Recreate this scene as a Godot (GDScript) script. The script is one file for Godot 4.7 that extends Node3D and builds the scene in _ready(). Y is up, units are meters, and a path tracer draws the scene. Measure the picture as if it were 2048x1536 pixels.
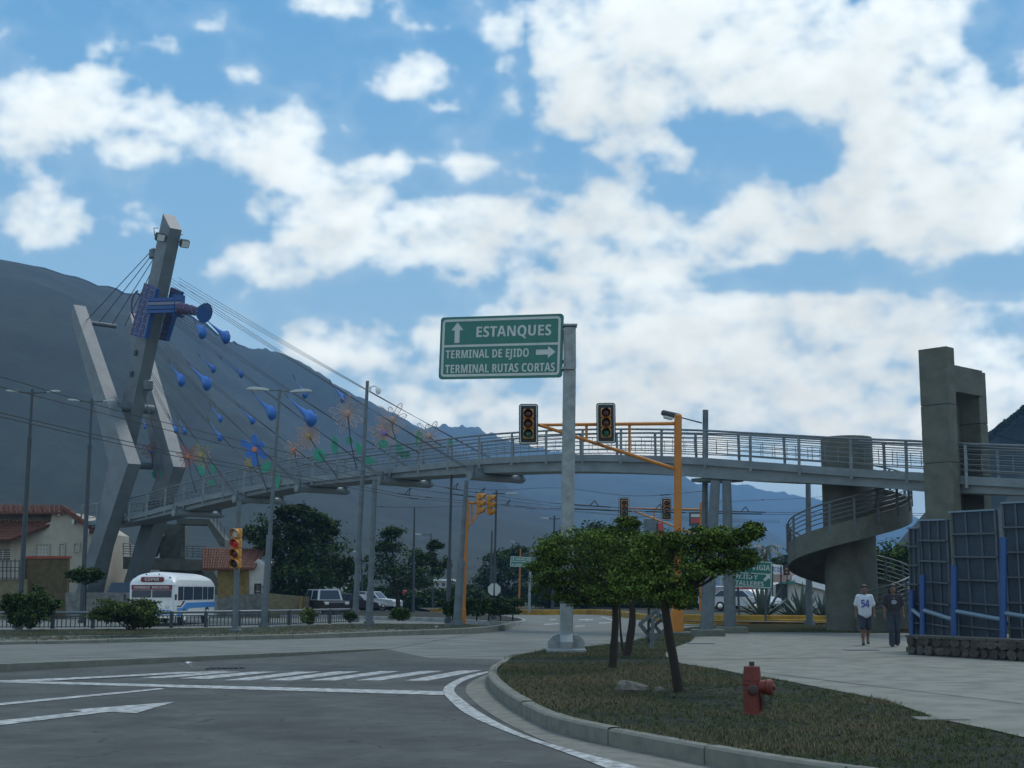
extends Node3D

# ---------------------------------------------------------------- measures
const F := 2800.0            # focal length in pixels of the 2048 wide photograph
const EYE := 1.75            # height of the eye above the road
const PITCH := 0.14609       # the lens looks up by 8.37 degrees
var org := Vector3.ZERO      # base of the thing being built
var taken := {}
var M := {}
var T := {}
var rng := RandomNumberGenerator.new()

func ray(px: float, py: float) -> Vector3:
	var u := (px - 1024.0) / F
	var v := -(py - 768.0) / F
	var y := v * cos(PITCH) + sin(PITCH)
	var z := cos(PITCH) - v * sin(PITCH)
	return Vector3(u / z, y / z, -1.0)

func at(px: float, py: float, depth: float) -> Vector3:
	return Vector3(0, EYE, 0) + ray(px, py) * depth

func gp(px: float, py: float, h := 0.0) -> Vector3:
	var r := ray(px, py)
	var p := Vector3(0, EYE, 0) + r * ((h - EYE) / r.y)
	p.y = h
	return p

func onp(px: float, py: float, p0: Vector3, n: Vector3) -> Vector3:
	var r := ray(px, py)
	var e := Vector3(0, EYE, 0)
	return e + r * ((p0 - e).dot(n) / r.dot(n))

func gpl(list: Array, h := 0.0) -> Array:
	var o := []
	for p in list:
		o.append(gp(p[0], p[1], h))
	return o

# ---------------------------------------------------------------- mesh helpers
func mb() -> SurfaceTool:
	var st := SurfaceTool.new()
	st.begin(Mesh.PRIMITIVE_TRIANGLES)
	return st

func tri(st: SurfaceTool, a: Vector3, b: Vector3, c: Vector3) -> void:
	var n := (c - a).cross(b - a)
	if n.length_squared() < 1e-16:
		return
	n = n.normalized()
	for p in [a, b, c]:
		st.set_normal(n)
		st.add_vertex(p - org)

func quad(st: SurfaceTool, a: Vector3, b: Vector3, c: Vector3, d: Vector3) -> void:
	tri(st, a, b, c)
	tri(st, a, c, d)

func ntri(st: SurfaceTool, p: Array, n: Array) -> void:
	for i in 3:
		st.set_normal(n[i])
		st.add_vertex(p[i] - org)

func hexa(st: SurfaceTool, b: Array, t: Array) -> void:      # four corners below, four above
	var c := Vector3.ZERO
	for p in b + t:
		c += p / 8.0
	for f in [[b[0], b[1], b[2], b[3]], [t[0], t[1], t[2], t[3]], [b[0], b[1], t[1], t[0]], [b[1], b[2], t[2], t[1]], [b[2], b[3], t[3], t[2]], [b[3], b[0], t[0], t[3]]]:
		facing(st, f, c)

func facing(st: SurfaceTool, f: Array, c: Vector3) -> void:
	var n: Vector3 = (f[2] - f[0]).cross(f[1] - f[0])
	var m: Vector3 = (f[0] + f[1] + f[2]) / 3.0
	if n.dot(m - c) < 0.0:
		f = f.duplicate()
		f.reverse()
	if f.size() == 4:
		quad(st, f[0], f[1], f[2], f[3])
	else:
		tri(st, f[0], f[1], f[2])

func box(st: SurfaceTool, c: Vector3, s: Vector3, bs := Basis()) -> void:
	var x := bs.x * s.x * 0.5
	var y := bs.y * s.y * 0.5
	var z := bs.z * s.z * 0.5
	hexa(st, [c - x - y - z, c + x - y - z, c + x - y + z, c - x - y + z], [c - x + y - z, c + x + y - z, c + x + y + z, c - x + y + z])

func rbox(st: SurfaceTool, c: Vector3, s: Vector3, r: float, bs := Basis()) -> void:   # box with chamfered edges
	var hx := s.x * 0.5
	var hy := s.y * 0.5
	var hz := s.z * 0.5
	var q := func(x, y, z): return c + bs.x * x + bs.y * y + bs.z * z
	var a := [[hx, hy - r, hz - r], [hx - r, hy, hz - r], [hx - r, hy - r, hz]]
	for sg in [-1, 1]:
		facing(st, [q.call(sg * hx, -hy + r, -hz + r), q.call(sg * hx, hy - r, -hz + r), q.call(sg * hx, hy - r, hz - r), q.call(sg * hx, -hy + r, hz - r)], c)
		facing(st, [q.call(-hx + r, sg * hy, -hz + r), q.call(hx - r, sg * hy, -hz + r), q.call(hx - r, sg * hy, hz - r), q.call(-hx + r, sg * hy, hz - r)], c)
		facing(st, [q.call(-hx + r, -hy + r, sg * hz), q.call(hx - r, -hy + r, sg * hz), q.call(hx - r, hy - r, sg * hz), q.call(-hx + r, hy - r, sg * hz)], c)
		for tg in [-1, 1]:
			facing(st, [q.call(sg * hx, tg * (hy - r), -hz + r), q.call(sg * (hx - r), tg * hy, -hz + r), q.call(sg * (hx - r), tg * hy, hz - r), q.call(sg * hx, tg * (hy - r), hz - r)], c)
			facing(st, [q.call(sg * hx, -hy + r, tg * (hz - r)), q.call(sg * (hx - r), -hy + r, tg * hz), q.call(sg * (hx - r), hy - r, tg * hz), q.call(sg * hx, hy - r, tg * (hz - r))], c)
			facing(st, [q.call(-hx + r, sg * hy, tg * (hz - r)), q.call(-hx + r, sg * (hy - r), tg * hz), q.call(hx - r, sg * (hy - r), tg * hz), q.call(hx - r, sg * hy, tg * (hz - r))], c)
			for ug in [-1, 1]:
				facing(st, [q.call(sg * a[0][0], tg * a[0][1], ug * a[0][2]), q.call(sg * a[1][0], tg * a[1][1], ug * a[1][2]), q.call(sg * a[2][0], tg * a[2][1], ug * a[2][2])], c)

func frame_of(t: Vector3, up := Vector3.UP) -> Basis:       # z along t
	t = t.normalized()
	var u := up
	if absf(t.dot(u)) > 0.97:
		u = Vector3.RIGHT if absf(t.x) < 0.9 else Vector3.BACK
	var x := u.cross(t).normalized()
	return Basis(x, t.cross(x), t)

func bar(st: SurfaceTool, a: Vector3, b: Vector3, w: float, h: float, up := Vector3.UP) -> void:
	box(st, (a + b) * 0.5, Vector3(w, h, a.distance_to(b)), frame_of(b - a, up))

func tube(st: SurfaceTool, pts: Array, r, sides := 8, caps := true) -> void:
	var n := pts.size()
	var rings := []
	var prev := Basis()
	for i in n:
		var t: Vector3 = (pts[mini(i + 1, n - 1)] - pts[maxi(i - 1, 0)])
		var fr := frame_of(t) if i == 0 else frame_of(t, prev.y)
		prev = fr
		var rad: float = r[i] if r is Array else r
		var ring := []
		for k in sides:
			var a := TAU * k / sides
			var d: Vector3 = fr.x * cos(a) + fr.y * sin(a)
			ring.append([pts[i] + d * rad, d])
		rings.append(ring)
	for i in n - 1:
		for k in sides:
			var k2 := (k + 1) % sides
			var a = rings[i][k]
			var b = rings[i][k2]
			var c = rings[i + 1][k2]
			var d = rings[i + 1][k]
			ntri(st, [a[0], c[0], b[0]], [a[1], c[1], b[1]])
			ntri(st, [a[0], d[0], c[0]], [a[1], d[1], c[1]])
	if caps:
		for k in range(1, sides - 1):
			tri(st, rings[0][0][0], rings[0][k][0], rings[0][k + 1][0])
			tri(st, rings[n - 1][0][0], rings[n - 1][k + 1][0], rings[n - 1][k][0])

func lathe(st: SurfaceTool, prof: Array, seg: int, c: Vector3, bs := Basis(), sx := 1.0, sz := 1.0) -> void:   # prof: [radius, height] from below
	for i in prof.size() - 1:
		var p0 = prof[i]
		var p1 = prof[i + 1]
		var sl := Vector2(p1[1] - p0[1], p0[0] - p1[0])
		if sl.length() < 1e-6:
			continue
		sl = sl.normalized()
		for k in seg:
			var a0 := TAU * k / seg
			var a1 := TAU * (k + 1) / seg
			var d0 := bs.x * cos(a0) * sx + bs.z * sin(a0) * sz
			var d1 := bs.x * cos(a1) * sx + bs.z * sin(a1) * sz
			var n0 := (d0 * sl.x + bs.y * sl.y).normalized()
			var n1 := (d1 * sl.x + bs.y * sl.y).normalized()
			var a: Vector3 = c + d0 * p0[0] + bs.y * p0[1]
			var b: Vector3 = c + d1 * p0[0] + bs.y * p0[1]
			var e: Vector3 = c + d1 * p1[0] + bs.y * p1[1]
			var f: Vector3 = c + d0 * p1[0] + bs.y * p1[1]
			if p0[0] > 1e-5:
				ntri(st, [a, b, e], [n0, n1, n1])
			if p1[0] > 1e-5:
				ntri(st, [a, e, f], [n0, n1, n0])

func flat_poly(pts: Array, n: Vector3) -> PackedInt32Array:
	var fr := frame_of(n)
	var p2 := PackedVector2Array()
	for p in pts:
		p2.append(Vector2(p.dot(fr.x), p.dot(fr.y)))
	return Geometry2D.triangulate_polygon(p2)

func poly(st: SurfaceTool, pts: Array, n: Vector3) -> void:    # a flat polygon seen from n
	var ix := flat_poly(pts, n)
	for i in range(0, ix.size(), 3):
		var a: Vector3 = pts[ix[i]]
		var b: Vector3 = pts[ix[i + 1]]
		var c: Vector3 = pts[ix[i + 2]]
		if (c - a).cross(b - a).dot(n) < 0.0:
			tri(st, a, c, b)
		else:
			tri(st, a, b, c)

func prism(st: SurfaceTool, pts: Array, ext: Vector3) -> void:
	poly(st, pts, -ext.normalized())
	var top := []
	var c := Vector3.ZERO
	for p in pts:
		top.append(p + ext)
	poly(st, top, ext.normalized())
	var area := 0.0
	var fr := frame_of(ext)
	for i in pts.size():
		var p: Vector3 = pts[i]
		var q: Vector3 = pts[(i + 1) % pts.size()]
		area += p.dot(fr.x) * q.dot(fr.y) - q.dot(fr.x) * p.dot(fr.y)
	for i in pts.size():
		var j := (i + 1) % pts.size()
		if area > 0.0:
			quad(st, pts[i], top[i], top[j], pts[j])
		else:
			quad(st, pts[j], top[j], top[i], pts[i])

func spl(pts: Array, n: int) -> Array:        # smooth curve through the points
	var o := []
	for i in pts.size() - 1:
		var p0: Vector3 = pts[maxi(i - 1, 0)]
		var p1: Vector3 = pts[i]
		var p2: Vector3 = pts[i + 1]
		var p3: Vector3 = pts[mini(i + 2, pts.size() - 1)]
		for k in n:
			var t := float(k) / n
			o.append(p1.cubic_interpolate(p2, p0, p3, t))
	o.append(pts[-1])
	return o

func v3(list: Array) -> Array:
	var o := []
	for p in list:
		o.append(Vector3(p[0], p[1], p[2] if p.size() > 2 else 0.0))
	return o

# ---------------------------------------------------------------- nodes
func numbered(called: String) -> String:
	var k: int = taken.get(called, 0)
	taken[called] = k + 1
	return called if k == 0 else "%s_%03d" % [called, k]

func tag(o: Node, label: String, category: String, group := "") -> Node:
	o.set_meta("label", label)
	o.set_meta("category", category)
	if group != "":
		o.set_meta("group", group)
	return o

func thing(called: String, label: String, category: String, where: Vector3, group := "") -> Node3D:
	var o := Node3D.new()
	o.name = numbered(called)
	add_child(o)
	o.position = where
	org = where
	tag(o, label, category, group)
	return o

func part(st: SurfaceTool, called: String, mat: Material, parent: Node) -> MeshInstance3D:
	var o := MeshInstance3D.new()
	o.name = called
	o.mesh = st.commit()
	o.material_override = mat
	parent.add_child(o, true)
	return o

func inst(mesh: Mesh, called: String, mat: Material, parent: Node, xf: Transform3D) -> MeshInstance3D:
	var o := MeshInstance3D.new()
	o.name = called
	o.mesh = mesh
	o.material_override = mat
	parent.add_child(o, true)
	o.transform = xf
	return o

func ubar(called: String, mat: Material, parent: Node, a: Vector3, b: Vector3, w: float, h: float) -> MeshInstance3D:   # shares one unit box
	var fr := frame_of(b - a)
	return inst(T.unit_box, called, mat, parent, Transform3D(Basis(fr.x * w, fr.y * h, fr.z * a.distance_to(b)), (a + b) * 0.5 - org))

func solo(st: SurfaceTool, called: String, mat: Material, label: String, category: String, group := "") -> MeshInstance3D:   # a thing that is one mesh; org must be set
	var o := part(st, numbered(called), mat, self)
	o.position = org
	tag(o, label, category, group)
	return o

func struct(st: SurfaceTool, called: String, mat: Material) -> MeshInstance3D:
	var o := part(st, numbered(called), mat, self)
	o.position = org
	o.set_meta("kind", "structure")
	return o

func copy(o: Node3D, label := "", where := Vector3.INF, turn := 0.0) -> Node3D:
	var base := String(o.name)
	if base.length() > 4 and base.substr(base.length() - 4, 1) == "_" and base.right(3).is_valid_int():
		base = base.left(base.length() - 4)
	var c: Node3D = o.duplicate()
	c.name = numbered(base)
	add_child(c)
	if label != "":
		c.set_meta("label", label)
	if where != Vector3.INF:
		c.position = where
		c.rotation.y = turn
	return c

func words(txt: String, size: float, called: String, mat: Material, parent: Node, xf: Transform3D, weight := 700, depth := 0.012, squeeze := 1.0, fit := 0.0) -> MeshInstance3D:
	var tm := TextMesh.new()
	var f := SystemFont.new()
	f.font_names = PackedStringArray(["Droid Sans"])
	f.font_weight = weight
	tm.font = f
	tm.text = txt
	tm.font_size = 64
	tm.pixel_size = size / 64.0 * 1.4     # size is about the height of a capital
	tm.depth = depth
	tm.curve_step = 4.0
	if fit > 0.0:
		squeeze = fit / maxf(tm.get_aabb().size.x, 0.01)
	var o := MeshInstance3D.new()
	o.name = called
	o.mesh = tm
	o.material_override = mat
	parent.add_child(o, true)
	o.transform = xf * Transform3D(Basis.from_scale(Vector3(squeeze, 1, 1)), Vector3.ZERO)
	return o

# ---------------------------------------------------------------- materials
func lin(r: float, g: float, b: float, a := 1.0) -> Color:
	return Color(r, g, b, a).linear_to_srgb()

func noise_tex(called: String, size: int, freq: float, octaves: int, lo: float, hi: float, sd: int, kind := FastNoiseLite.TYPE_SIMPLEX_SMOOTH, stretch := 1.0, normal := 0.0) -> void:
	var n := FastNoiseLite.new()
	n.seed = sd
	n.noise_type = kind
	n.frequency = freq
	n.fractal_octaves = octaves
	n.fractal_gain = 0.55
	var im := n.get_seamless_image(size, int(size * stretch))
	im.convert(Image.FORMAT_L8)
	if stretch != 1.0:
		im.resize(size, size, Image.INTERPOLATE_CUBIC)
	if normal > 0.0:
		im.convert(Image.FORMAT_RGBA8)
		im.bump_map_to_normal_map(normal)
	else:
		var d := im.get_data()
		for i in d.size():
			d[i] = int(clampf(lerpf(lo, hi, d[i] / 255.0), 0.0, 1.0) * 255.0)
		im = Image.create_from_data(size, size, false, Image.FORMAT_L8, d)
	T[called] = ImageTexture.create_from_image(im)

func mk(called: String, c: Color, rough := 0.8, metal := 0.0, tex := "", scale := 1.0, detail := "", dscale := 0.1, relief := "", rscale := 1.0, rdepth := 0.5) -> StandardMaterial3D:
	var m := StandardMaterial3D.new()
	m.resource_name = called
	m.albedo_color = c
	m.roughness = rough
	m.metallic = metal
	m.uv1_triplanar = true
	m.uv1_world_triplanar = true
	m.uv1_scale = Vector3.ONE * scale
	if tex != "":
		m.albedo_texture = T[tex]
	if detail != "":
		m.detail_enabled = true
		m.detail_blend_mode = BaseMaterial3D.BLEND_MODE_MUL
		m.detail_albedo = T[detail]
		m.detail_uv_layer = BaseMaterial3D.DETAIL_UV_2
		m.uv2_triplanar = true
		m.uv2_world_triplanar = true
		m.uv2_scale = Vector3.ONE * dscale
	if relief != "":
		m.heightmap_enabled = true
		m.heightmap_texture = T[relief]
		m.heightmap_scale = rdepth
	M[called] = m
	return m

func worn_tex() -> void:       # coarse aggregate with a web of fine cracks and a few sealed patches
	var n := 1024
	var c := FastNoiseLite.new()
	c.seed = 61
	c.noise_type = FastNoiseLite.TYPE_CELLULAR
	c.cellular_return_type = FastNoiseLite.RETURN_DISTANCE2_SUB
	c.frequency = 0.006
	c.fractal_type = FastNoiseLite.FRACTAL_NONE
	c.domain_warp_enabled = true
	c.domain_warp_amplitude = 40.0
	c.domain_warp_frequency = 0.02
	var a := c.get_seamless_image(n, n, false, false, 0.1, false).get_data()
	var f := FastNoiseLite.new()
	f.seed = 62
	f.frequency = 0.35
	f.fractal_octaves = 2
	var b := f.get_seamless_image(n, n).get_data()
	f.frequency = 0.008
	f.fractal_octaves = 4
	var e := f.get_seamless_image(n, n).get_data()
	var d := PackedByteArray()
	d.resize(n * n)
	for i in n * n:
		var v := 0.55 + 0.5 * b[i] / 255.0
		if a[i] < 4 and e[i] > 145:
			v *= 0.7
		v *= 0.8 + 0.3 * e[i] / 255.0
		d[i] = int(clampf(v, 0.0, 1.0) * 255.0)
	T["worn"] = ImageTexture.create_from_image(Image.create_from_data(n, n, false, Image.FORMAT_L8, d))

func materials() -> void:
	noise_tex("grain", 512, 0.11, 3, 0.62, 1.15, 3)
	noise_tex("speck", 512, 0.3, 2, 0.45, 1.25, 5)
	noise_tex("patch", 512, 0.012, 5, 0.72, 1.12, 7)
	noise_tex("soft", 512, 0.01, 4, 0.93, 1.03, 11)
	noise_tex("blotch", 512, 0.02, 5, 0.25, 1.35, 13)
	noise_tex("bump", 512, 0.15, 3, 0.0, 1.0, 17)
	noise_tex("streak", 512, 0.012, 5, 0.62, 1.18, 19, FastNoiseLite.TYPE_SIMPLEX_SMOOTH, 5.0)
	noise_tex("stain", 512, 0.02, 5, 0.55, 1.22, 23)
	noise_tex("stain2", 512, 0.018, 5, 0.8, 1.1, 29)
	worn_tex()
	T.unit_box = BoxMesh.new()
	mk("asphalt", lin(0.115, 0.125, 0.112), 0.9, 0, "worn", 0.14, "patch", 0.06, "bump", 3.0, 0.6)
	mk("road", lin(0.23, 0.245, 0.214), 0.9, 0, "grain", 1.3, "streak", 0.06, "bump", 3.0, 0.4)
	mk("slab", lin(0.268, 0.27, 0.222), 0.9, 0, "grain", 1.1, "stain2", 0.12, "bump", 3.0, 0.3)
	mk("kerb", lin(0.27, 0.272, 0.222), 0.9, 0, "grain", 2.3, "stain2", 0.35, "bump", 4.0, 0.5)
	mk("gutter", lin(0.28, 0.28, 0.232), 0.9, 0, "speck", 1.9, "stain2", 0.3, "bump", 4.0, 0.4)
	mk("paint", lin(0.6, 0.61, 0.585), 0.8, 0, "grain", 1.6, "stain", 0.4)
	mk("yellow_kerb", lin(0.58, 0.33, 0.03), 0.8, 0, "grain", 1.2, "patch", 0.25)
	mk("white_kerb", lin(0.48, 0.49, 0.47), 0.8, 0, "grain", 1.2, "patch", 0.3)
	mk("lawn", lin(0.056, 0.058, 0.026), 1.0, 0, "speck", 1.9, "blotch", 0.12, "bump", 3.0, 2.0)
	mk("earth", lin(0.07, 0.072, 0.032), 1.0, 0, "speck", 0.8, "blotch", 0.02)
	mk("concrete", lin(0.178, 0.184, 0.148), 0.9, 0, "grain", 1.2, "stain2", 0.16, "bump", 4.0, 0.3)
	mk("steel", lin(0.20, 0.235, 0.246), 0.5, 0, "soft", 0.9, "stain2", 0.11)
	mk("steelrail", lin(0.15, 0.172, 0.18), 0.4, 0.2, "soft", 1.2)
	mk("pylon", lin(0.155, 0.184, 0.196), 0.5, 0, "soft", 0.5, "stain2", 0.08)
	mk("cable", lin(0.03, 0.035, 0.04), 0.7)
	mk("pole", lin(0.125, 0.155, 0.168), 0.55, 0.1, "soft", 0.8, "stain2", 0.2)
	mk("darkpole", lin(0.05, 0.062, 0.07), 0.6, 0.1, "soft", 0.8)
	mk("signpost", lin(0.285, 0.315, 0.315), 0.5, 0.0, "", 0.8, "stain2", 0.3)
	mk("yellow", lin(0.54, 0.19, 0.02), 0.5, 0, "soft", 0.7, "soft", 0.3)
	mk("signal_yellow", lin(0.56, 0.24, 0.03), 0.45, 0, "soft", 1.1)
	mk("black", lin(0.012, 0.012, 0.013), 0.5)
	mk("rubber", lin(0.02, 0.02, 0.02), 0.9)
	mk("white", lin(0.78, 0.79, 0.77), 0.5, 0, "soft", 0.5)
	mk("lens_red", lin(0.10, 0.012, 0.012), 0.25)
	mk("lens_amber", lin(0.12, 0.035, 0.01), 0.25)
	mk("lens_green", lin(0.01, 0.10, 0.055), 0.2)
	mk("sign_green", lin(0.016, 0.16, 0.125), 0.4, 0, "soft", 0.5)
	mk("sign_white", lin(0.55, 0.58, 0.55), 0.5, 0, "soft", 0.5)
	mk("drop_blue", lin(0.03, 0.155, 0.5), 0.5, 0, "soft", 2.0)
	mk("can_blue", lin(0.025, 0.09, 0.27), 0.5, 0, "soft", 2.0)
	mk("can_plum", lin(0.085, 0.05, 0.115), 0.6, 0, "soft", 2.0)
	mk("tinsel", lin(0.22, 0.24, 0.34), 0.4, 0.2, "grain", 3.0)
	mk("leaf_teal", lin(0.02, 0.27, 0.17), 0.5, 0, "soft", 2.0)
	mk("petal_red", lin(0.36, 0.085, 0.065), 0.6)
	mk("petal_pink", lin(0.42, 0.28, 0.22), 0.6)
	mk("petal_yellow", lin(0.38, 0.29, 0.1), 0.6)
	mk("orange", lin(0.62, 0.19, 0.09), 0.6)
	mk("violet", lin(0.25, 0.17, 0.5), 0.6)
	mk("wire", lin(0.42, 0.30, 0.25), 0.6)
	mk("hydrant", lin(0.25, 0.03, 0.013), 0.6, 0, "grain", 5.0, "stain", 2.0)
	mk("hydrant_dark", lin(0.05, 0.03, 0.028), 0.6)
	mk("bark", lin(0.07, 0.052, 0.036), 0.95, 0, "blotch", 5.0, "", 1, "bump", 6.0, 1.5)
	mk("rock", lin(0.2, 0.19, 0.16), 0.9, 0, "grain", 4.0, "patch", 1.5)
	mk("plaster_cream", lin(0.55, 0.50, 0.40), 0.9, 0, "grain", 0.9, "soft", 0.2)
	mk("plaster_ochre", lin(0.31, 0.22, 0.065), 0.9, 0, "grain", 0.9, "stain2", 0.25)
	mk("wall_brown", lin(0.125, 0.09, 0.035), 0.9, 0, "grain", 0.9, "stain2", 0.25)
	mk("wall_tan", lin(0.25, 0.21, 0.115), 0.9, 0, "grain", 0.9, "stain2", 0.25)
	mk("wall_grey", lin(0.26, 0.26, 0.24), 0.9, 0, "grain", 0.9, "patch", 0.3)
	mk("wall_white", lin(0.72, 0.72, 0.68), 0.9, 0, "grain", 0.9, "soft", 0.2)
	mk("terracotta", lin(0.29, 0.115, 0.065), 0.85, 0, "grain", 2.0, "patch", 0.5)
	mk("terracotta_dark", lin(0.22, 0.085, 0.05), 0.85, 0, "grain", 2.0, "patch", 0.5)
	mk("brick_red", lin(0.42, 0.10, 0.05), 0.85, 0, "grain", 2.0, "patch", 0.5)
	mk("wood_dark", lin(0.05, 0.035, 0.025), 0.8, 0, "grain", 2.0)
	mk("bus_white", lin(0.80, 0.81, 0.80), 0.3, 0, "soft", 0.6)
	mk("bus_blue", lin(0.06, 0.26, 0.62), 0.3)
	mk("bus_dark", lin(0.02, 0.035, 0.06), 0.3)
	mk("bus_red", lin(0.16, 0.012, 0.018), 0.4)
	mk("red_paint", lin(0.5, 0.03, 0.03), 0.5)
	mk("car_white", lin(0.52, 0.54, 0.55), 0.25)
	mk("car_dark", lin(0.02, 0.018, 0.022), 0.25)
	mk("car_blue", lin(0.02, 0.035, 0.06), 0.25)
	mk("chrome", lin(0.6, 0.6, 0.6), 0.25, 0.9)
	mk("lamp_glass", lin(0.6, 0.62, 0.6), 0.3)
	mk("panel", lin(0.034, 0.053, 0.072), 0.8, 0, "soft", 0.8, "stain2", 0.2)
	mk("panel_frame", lin(0.075, 0.092, 0.105), 0.5, 0.1)
	mk("post_blue", lin(0.018, 0.07, 0.22), 0.5, 0, "soft", 1.0)
	mk("rail_blue", lin(0.16, 0.23, 0.29), 0.4, 0.1)
	mk("stone", lin(0.085, 0.076, 0.06), 0.95, 0, "grain", 3.0, "patch", 0.9)
	mk("stone_light", lin(0.13, 0.122, 0.1), 0.95, 0, "grain", 3.0, "stain", 0.9)
	mk("skin", lin(0.16, 0.085, 0.055), 0.6)
	mk("hair", lin(0.012, 0.01, 0.009), 0.6)
	mk("shirt_white", lin(0.56, 0.58, 0.62), 0.9, 0, "soft", 2.0)
	mk("shirt_black", lin(0.03, 0.026, 0.03), 0.9, 0, "soft", 2.0)
	mk("shorts", lin(0.03, 0.035, 0.05), 0.9, 0, "soft", 2.0)
	mk("jeans", lin(0.045, 0.055, 0.075), 0.9, 0, "grain", 3.0)
	mk("print_blue", lin(0.08, 0.09, 0.35), 0.9)
	mk("print_grey", lin(0.25, 0.27, 0.32), 0.9)
	mk("agave", lin(0.10, 0.135, 0.11), 0.6, 0, "soft", 1.5)
	mk("litter", lin(0.7, 0.7, 0.7), 0.7)
	var g := StandardMaterial3D.new()
	g.albedo_color = lin(0.05, 0.07, 0.08, 0.45)
	g.transparency = BaseMaterial3D.TRANSPARENCY_ALPHA
	g.roughness = 0.06
	M.glass = g
	for q in [["leaf_a", 0.075, 0.12, 0.022], ["leaf_b", 0.13, 0.175, 0.03], ["leaf_c", 0.04, 0.062, 0.022], ["leaf_d", 0.055, 0.088, 0.03], ["leaf_e", 0.028, 0.045, 0.024], ["leaf_rust", 0.10, 0.065, 0.025]]:
		var m := mk(q[0], lin(q[1], q[2], q[3]), 0.55)
		m.backlight_enabled = true
		m.backlight = lin(q[1] * 0.5, q[2] * 0.6, q[3] * 0.4)
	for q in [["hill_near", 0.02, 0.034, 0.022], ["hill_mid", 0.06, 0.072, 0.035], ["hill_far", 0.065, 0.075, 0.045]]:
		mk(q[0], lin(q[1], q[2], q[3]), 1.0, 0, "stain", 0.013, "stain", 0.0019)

# ---------------------------------------------------------------- sky
const SKY_GAIN := 2.0
const AIR := 0.105
var cloud_noise: FastNoiseLite
var cloud_fine: FastNoiseLite
func sky_image() -> Image:
	cloud_noise = FastNoiseLite.new()
	cloud_noise.seed = 41
	cloud_noise.frequency = 1.0
	cloud_noise.fractal_octaves = 4
	cloud_noise.fractal_gain = 0.52
	cloud_fine = FastNoiseLite.new()
	cloud_fine.seed = 77
	cloud_fine.frequency = 1.0
	cloud_fine.fractal_octaves = 5
	cloud_fine.fractal_gain = 0.56
	# masses of cloud and gaps of blue: centre and half axes in the photograph's pixels, weight
	var blobs := [[1257, 80, 296, 139, 1.00], [1612, 96, 383, 139, 1.00], [1193, 225, 156, 95, 1.00], [1386, 306, 104, 43, 0.90], [1854, 193, 191, 174, 1.00], [1999, 306, 104, 139, 1.00], [1773, 338, 104, 69, 1.00], [1693, 435, 243, 73, 1.00], [1935, 435, 139, 87, 1.00], [1548, 411, 104, 52, 0.95], [1244, 411, 87, 55, 1.20], [1128, 467, 226, 66, 1.00], [903, 483, 156, 78, 1.00], [1354, 516, 208, 55, 1.00], [677, 451, 191, 73, 1.00], [483, 532, 104, 38, 0.85], [999, 427, 87, 38, 0.80], [1161, 564, 156, 34, 0.90], [612, 556, 62, 27, 0.60], [806, 693, 208, 62, 0.90], [1322, 645, 348, 66, 1.00], [1693, 645, 296, 62, 1.00], [1531, 741, 435, 104, 1.00], [1902, 725, 156, 104, 0.95], [1032, 806, 261, 69, 0.85], [645, 693, 104, 43, 0.70], [96, 225, 121, 69, 1.00], [48, 274, 69, 60, 0.90], [209, 185, 121, 59, 1.00], [306, 241, 104, 59, 0.95], [274, 306, 69, 38, 0.85], [516, 274, 104, 48, 0.95], [564, 241, 87, 31, 0.80], [548, 338, 121, 41, 0.85], [709, 370, 69, 24, 0.60], [96, 443, 104, 66, 1.05], [258, 451, 62, 60, 0.60], [419, 225, 69, 24, 0.55], [822, 153, 87, 48, 1.00], [894, 217, 43, 13, 0.80], [669, 4, 121, 20, 0.95], [838, 40, 78, 13, 0.80], [330, 88, 52, 27, 0.75], [483, 153, 60, 24, 0.75], [427, 48, 60, 15, 0.60], [185, 80, 60, 24, 0.50], [790, 322, 78, 27, 0.80], [935, 330, 69, 24, 0.80], [1064, 362, 52, 20, 0.70], [516, 72, 43, 13, 0.50], [975, 72, 13, 13, 0.60], [1451, 169, 208, 104, 0.80], [1499, 270, 135, 45, -0.90], [1628, 306, 69, 38, -0.70], [1993, 64, 59, 87, -0.90], [1370, 395, 87, 20, -0.60], [1612, 556, 191, 22, -0.80], [1967, 556, 87, 34, -0.80], [774, 596, 121, 31, -0.60], [1048, 145, 24, 104, -0.50], [903, 378, 104, 24, -0.40], [370, 403, 69, 52, -0.50], [193, 548, 139, 43, -0.60], [2015, 645, 52, 34, -0.50], [1612, 838, 557, 78, 0.80], [1128, 878, 383, 62, 0.60], [1903, 854, 209, 70, 0.70]]
	var w := 4096
	var h := 2048
	# the whole upper sky, coarse
	var cw := 1024
	var im := patch_of_sky(cw, 512, 0, 0, cw, 262, blobs)
	var full := Image.create(cw, 512, false, Image.FORMAT_RGB8)
	full.fill(Color8(110, 120, 122))
	full.blit_rect(im, Rect2i(0, 0, cw, 262), Vector2i.ZERO)
	full.resize(w, h, Image.INTERPOLATE_CUBIC)
	# and finer where more of its detail can be told apart
	var x0 := 2048 - 330
	var y0 := 1024 - 390
	var fine := patch_of_sky(w, h, x0, y0, 660, 412, blobs)
	full.blit_rect(fine, Rect2i(0, 0, 660, 412), Vector2i(x0, y0))
	# a panorama's edges meet straight ahead
	var turned := Image.create(w, h, false, Image.FORMAT_RGB8)
	turned.blit_rect(full, Rect2i(w / 2, 0, w / 2, h), Vector2i.ZERO)
	turned.blit_rect(full, Rect2i(0, 0, w / 2, h), Vector2i(w / 2, 0))
	return turned

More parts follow.
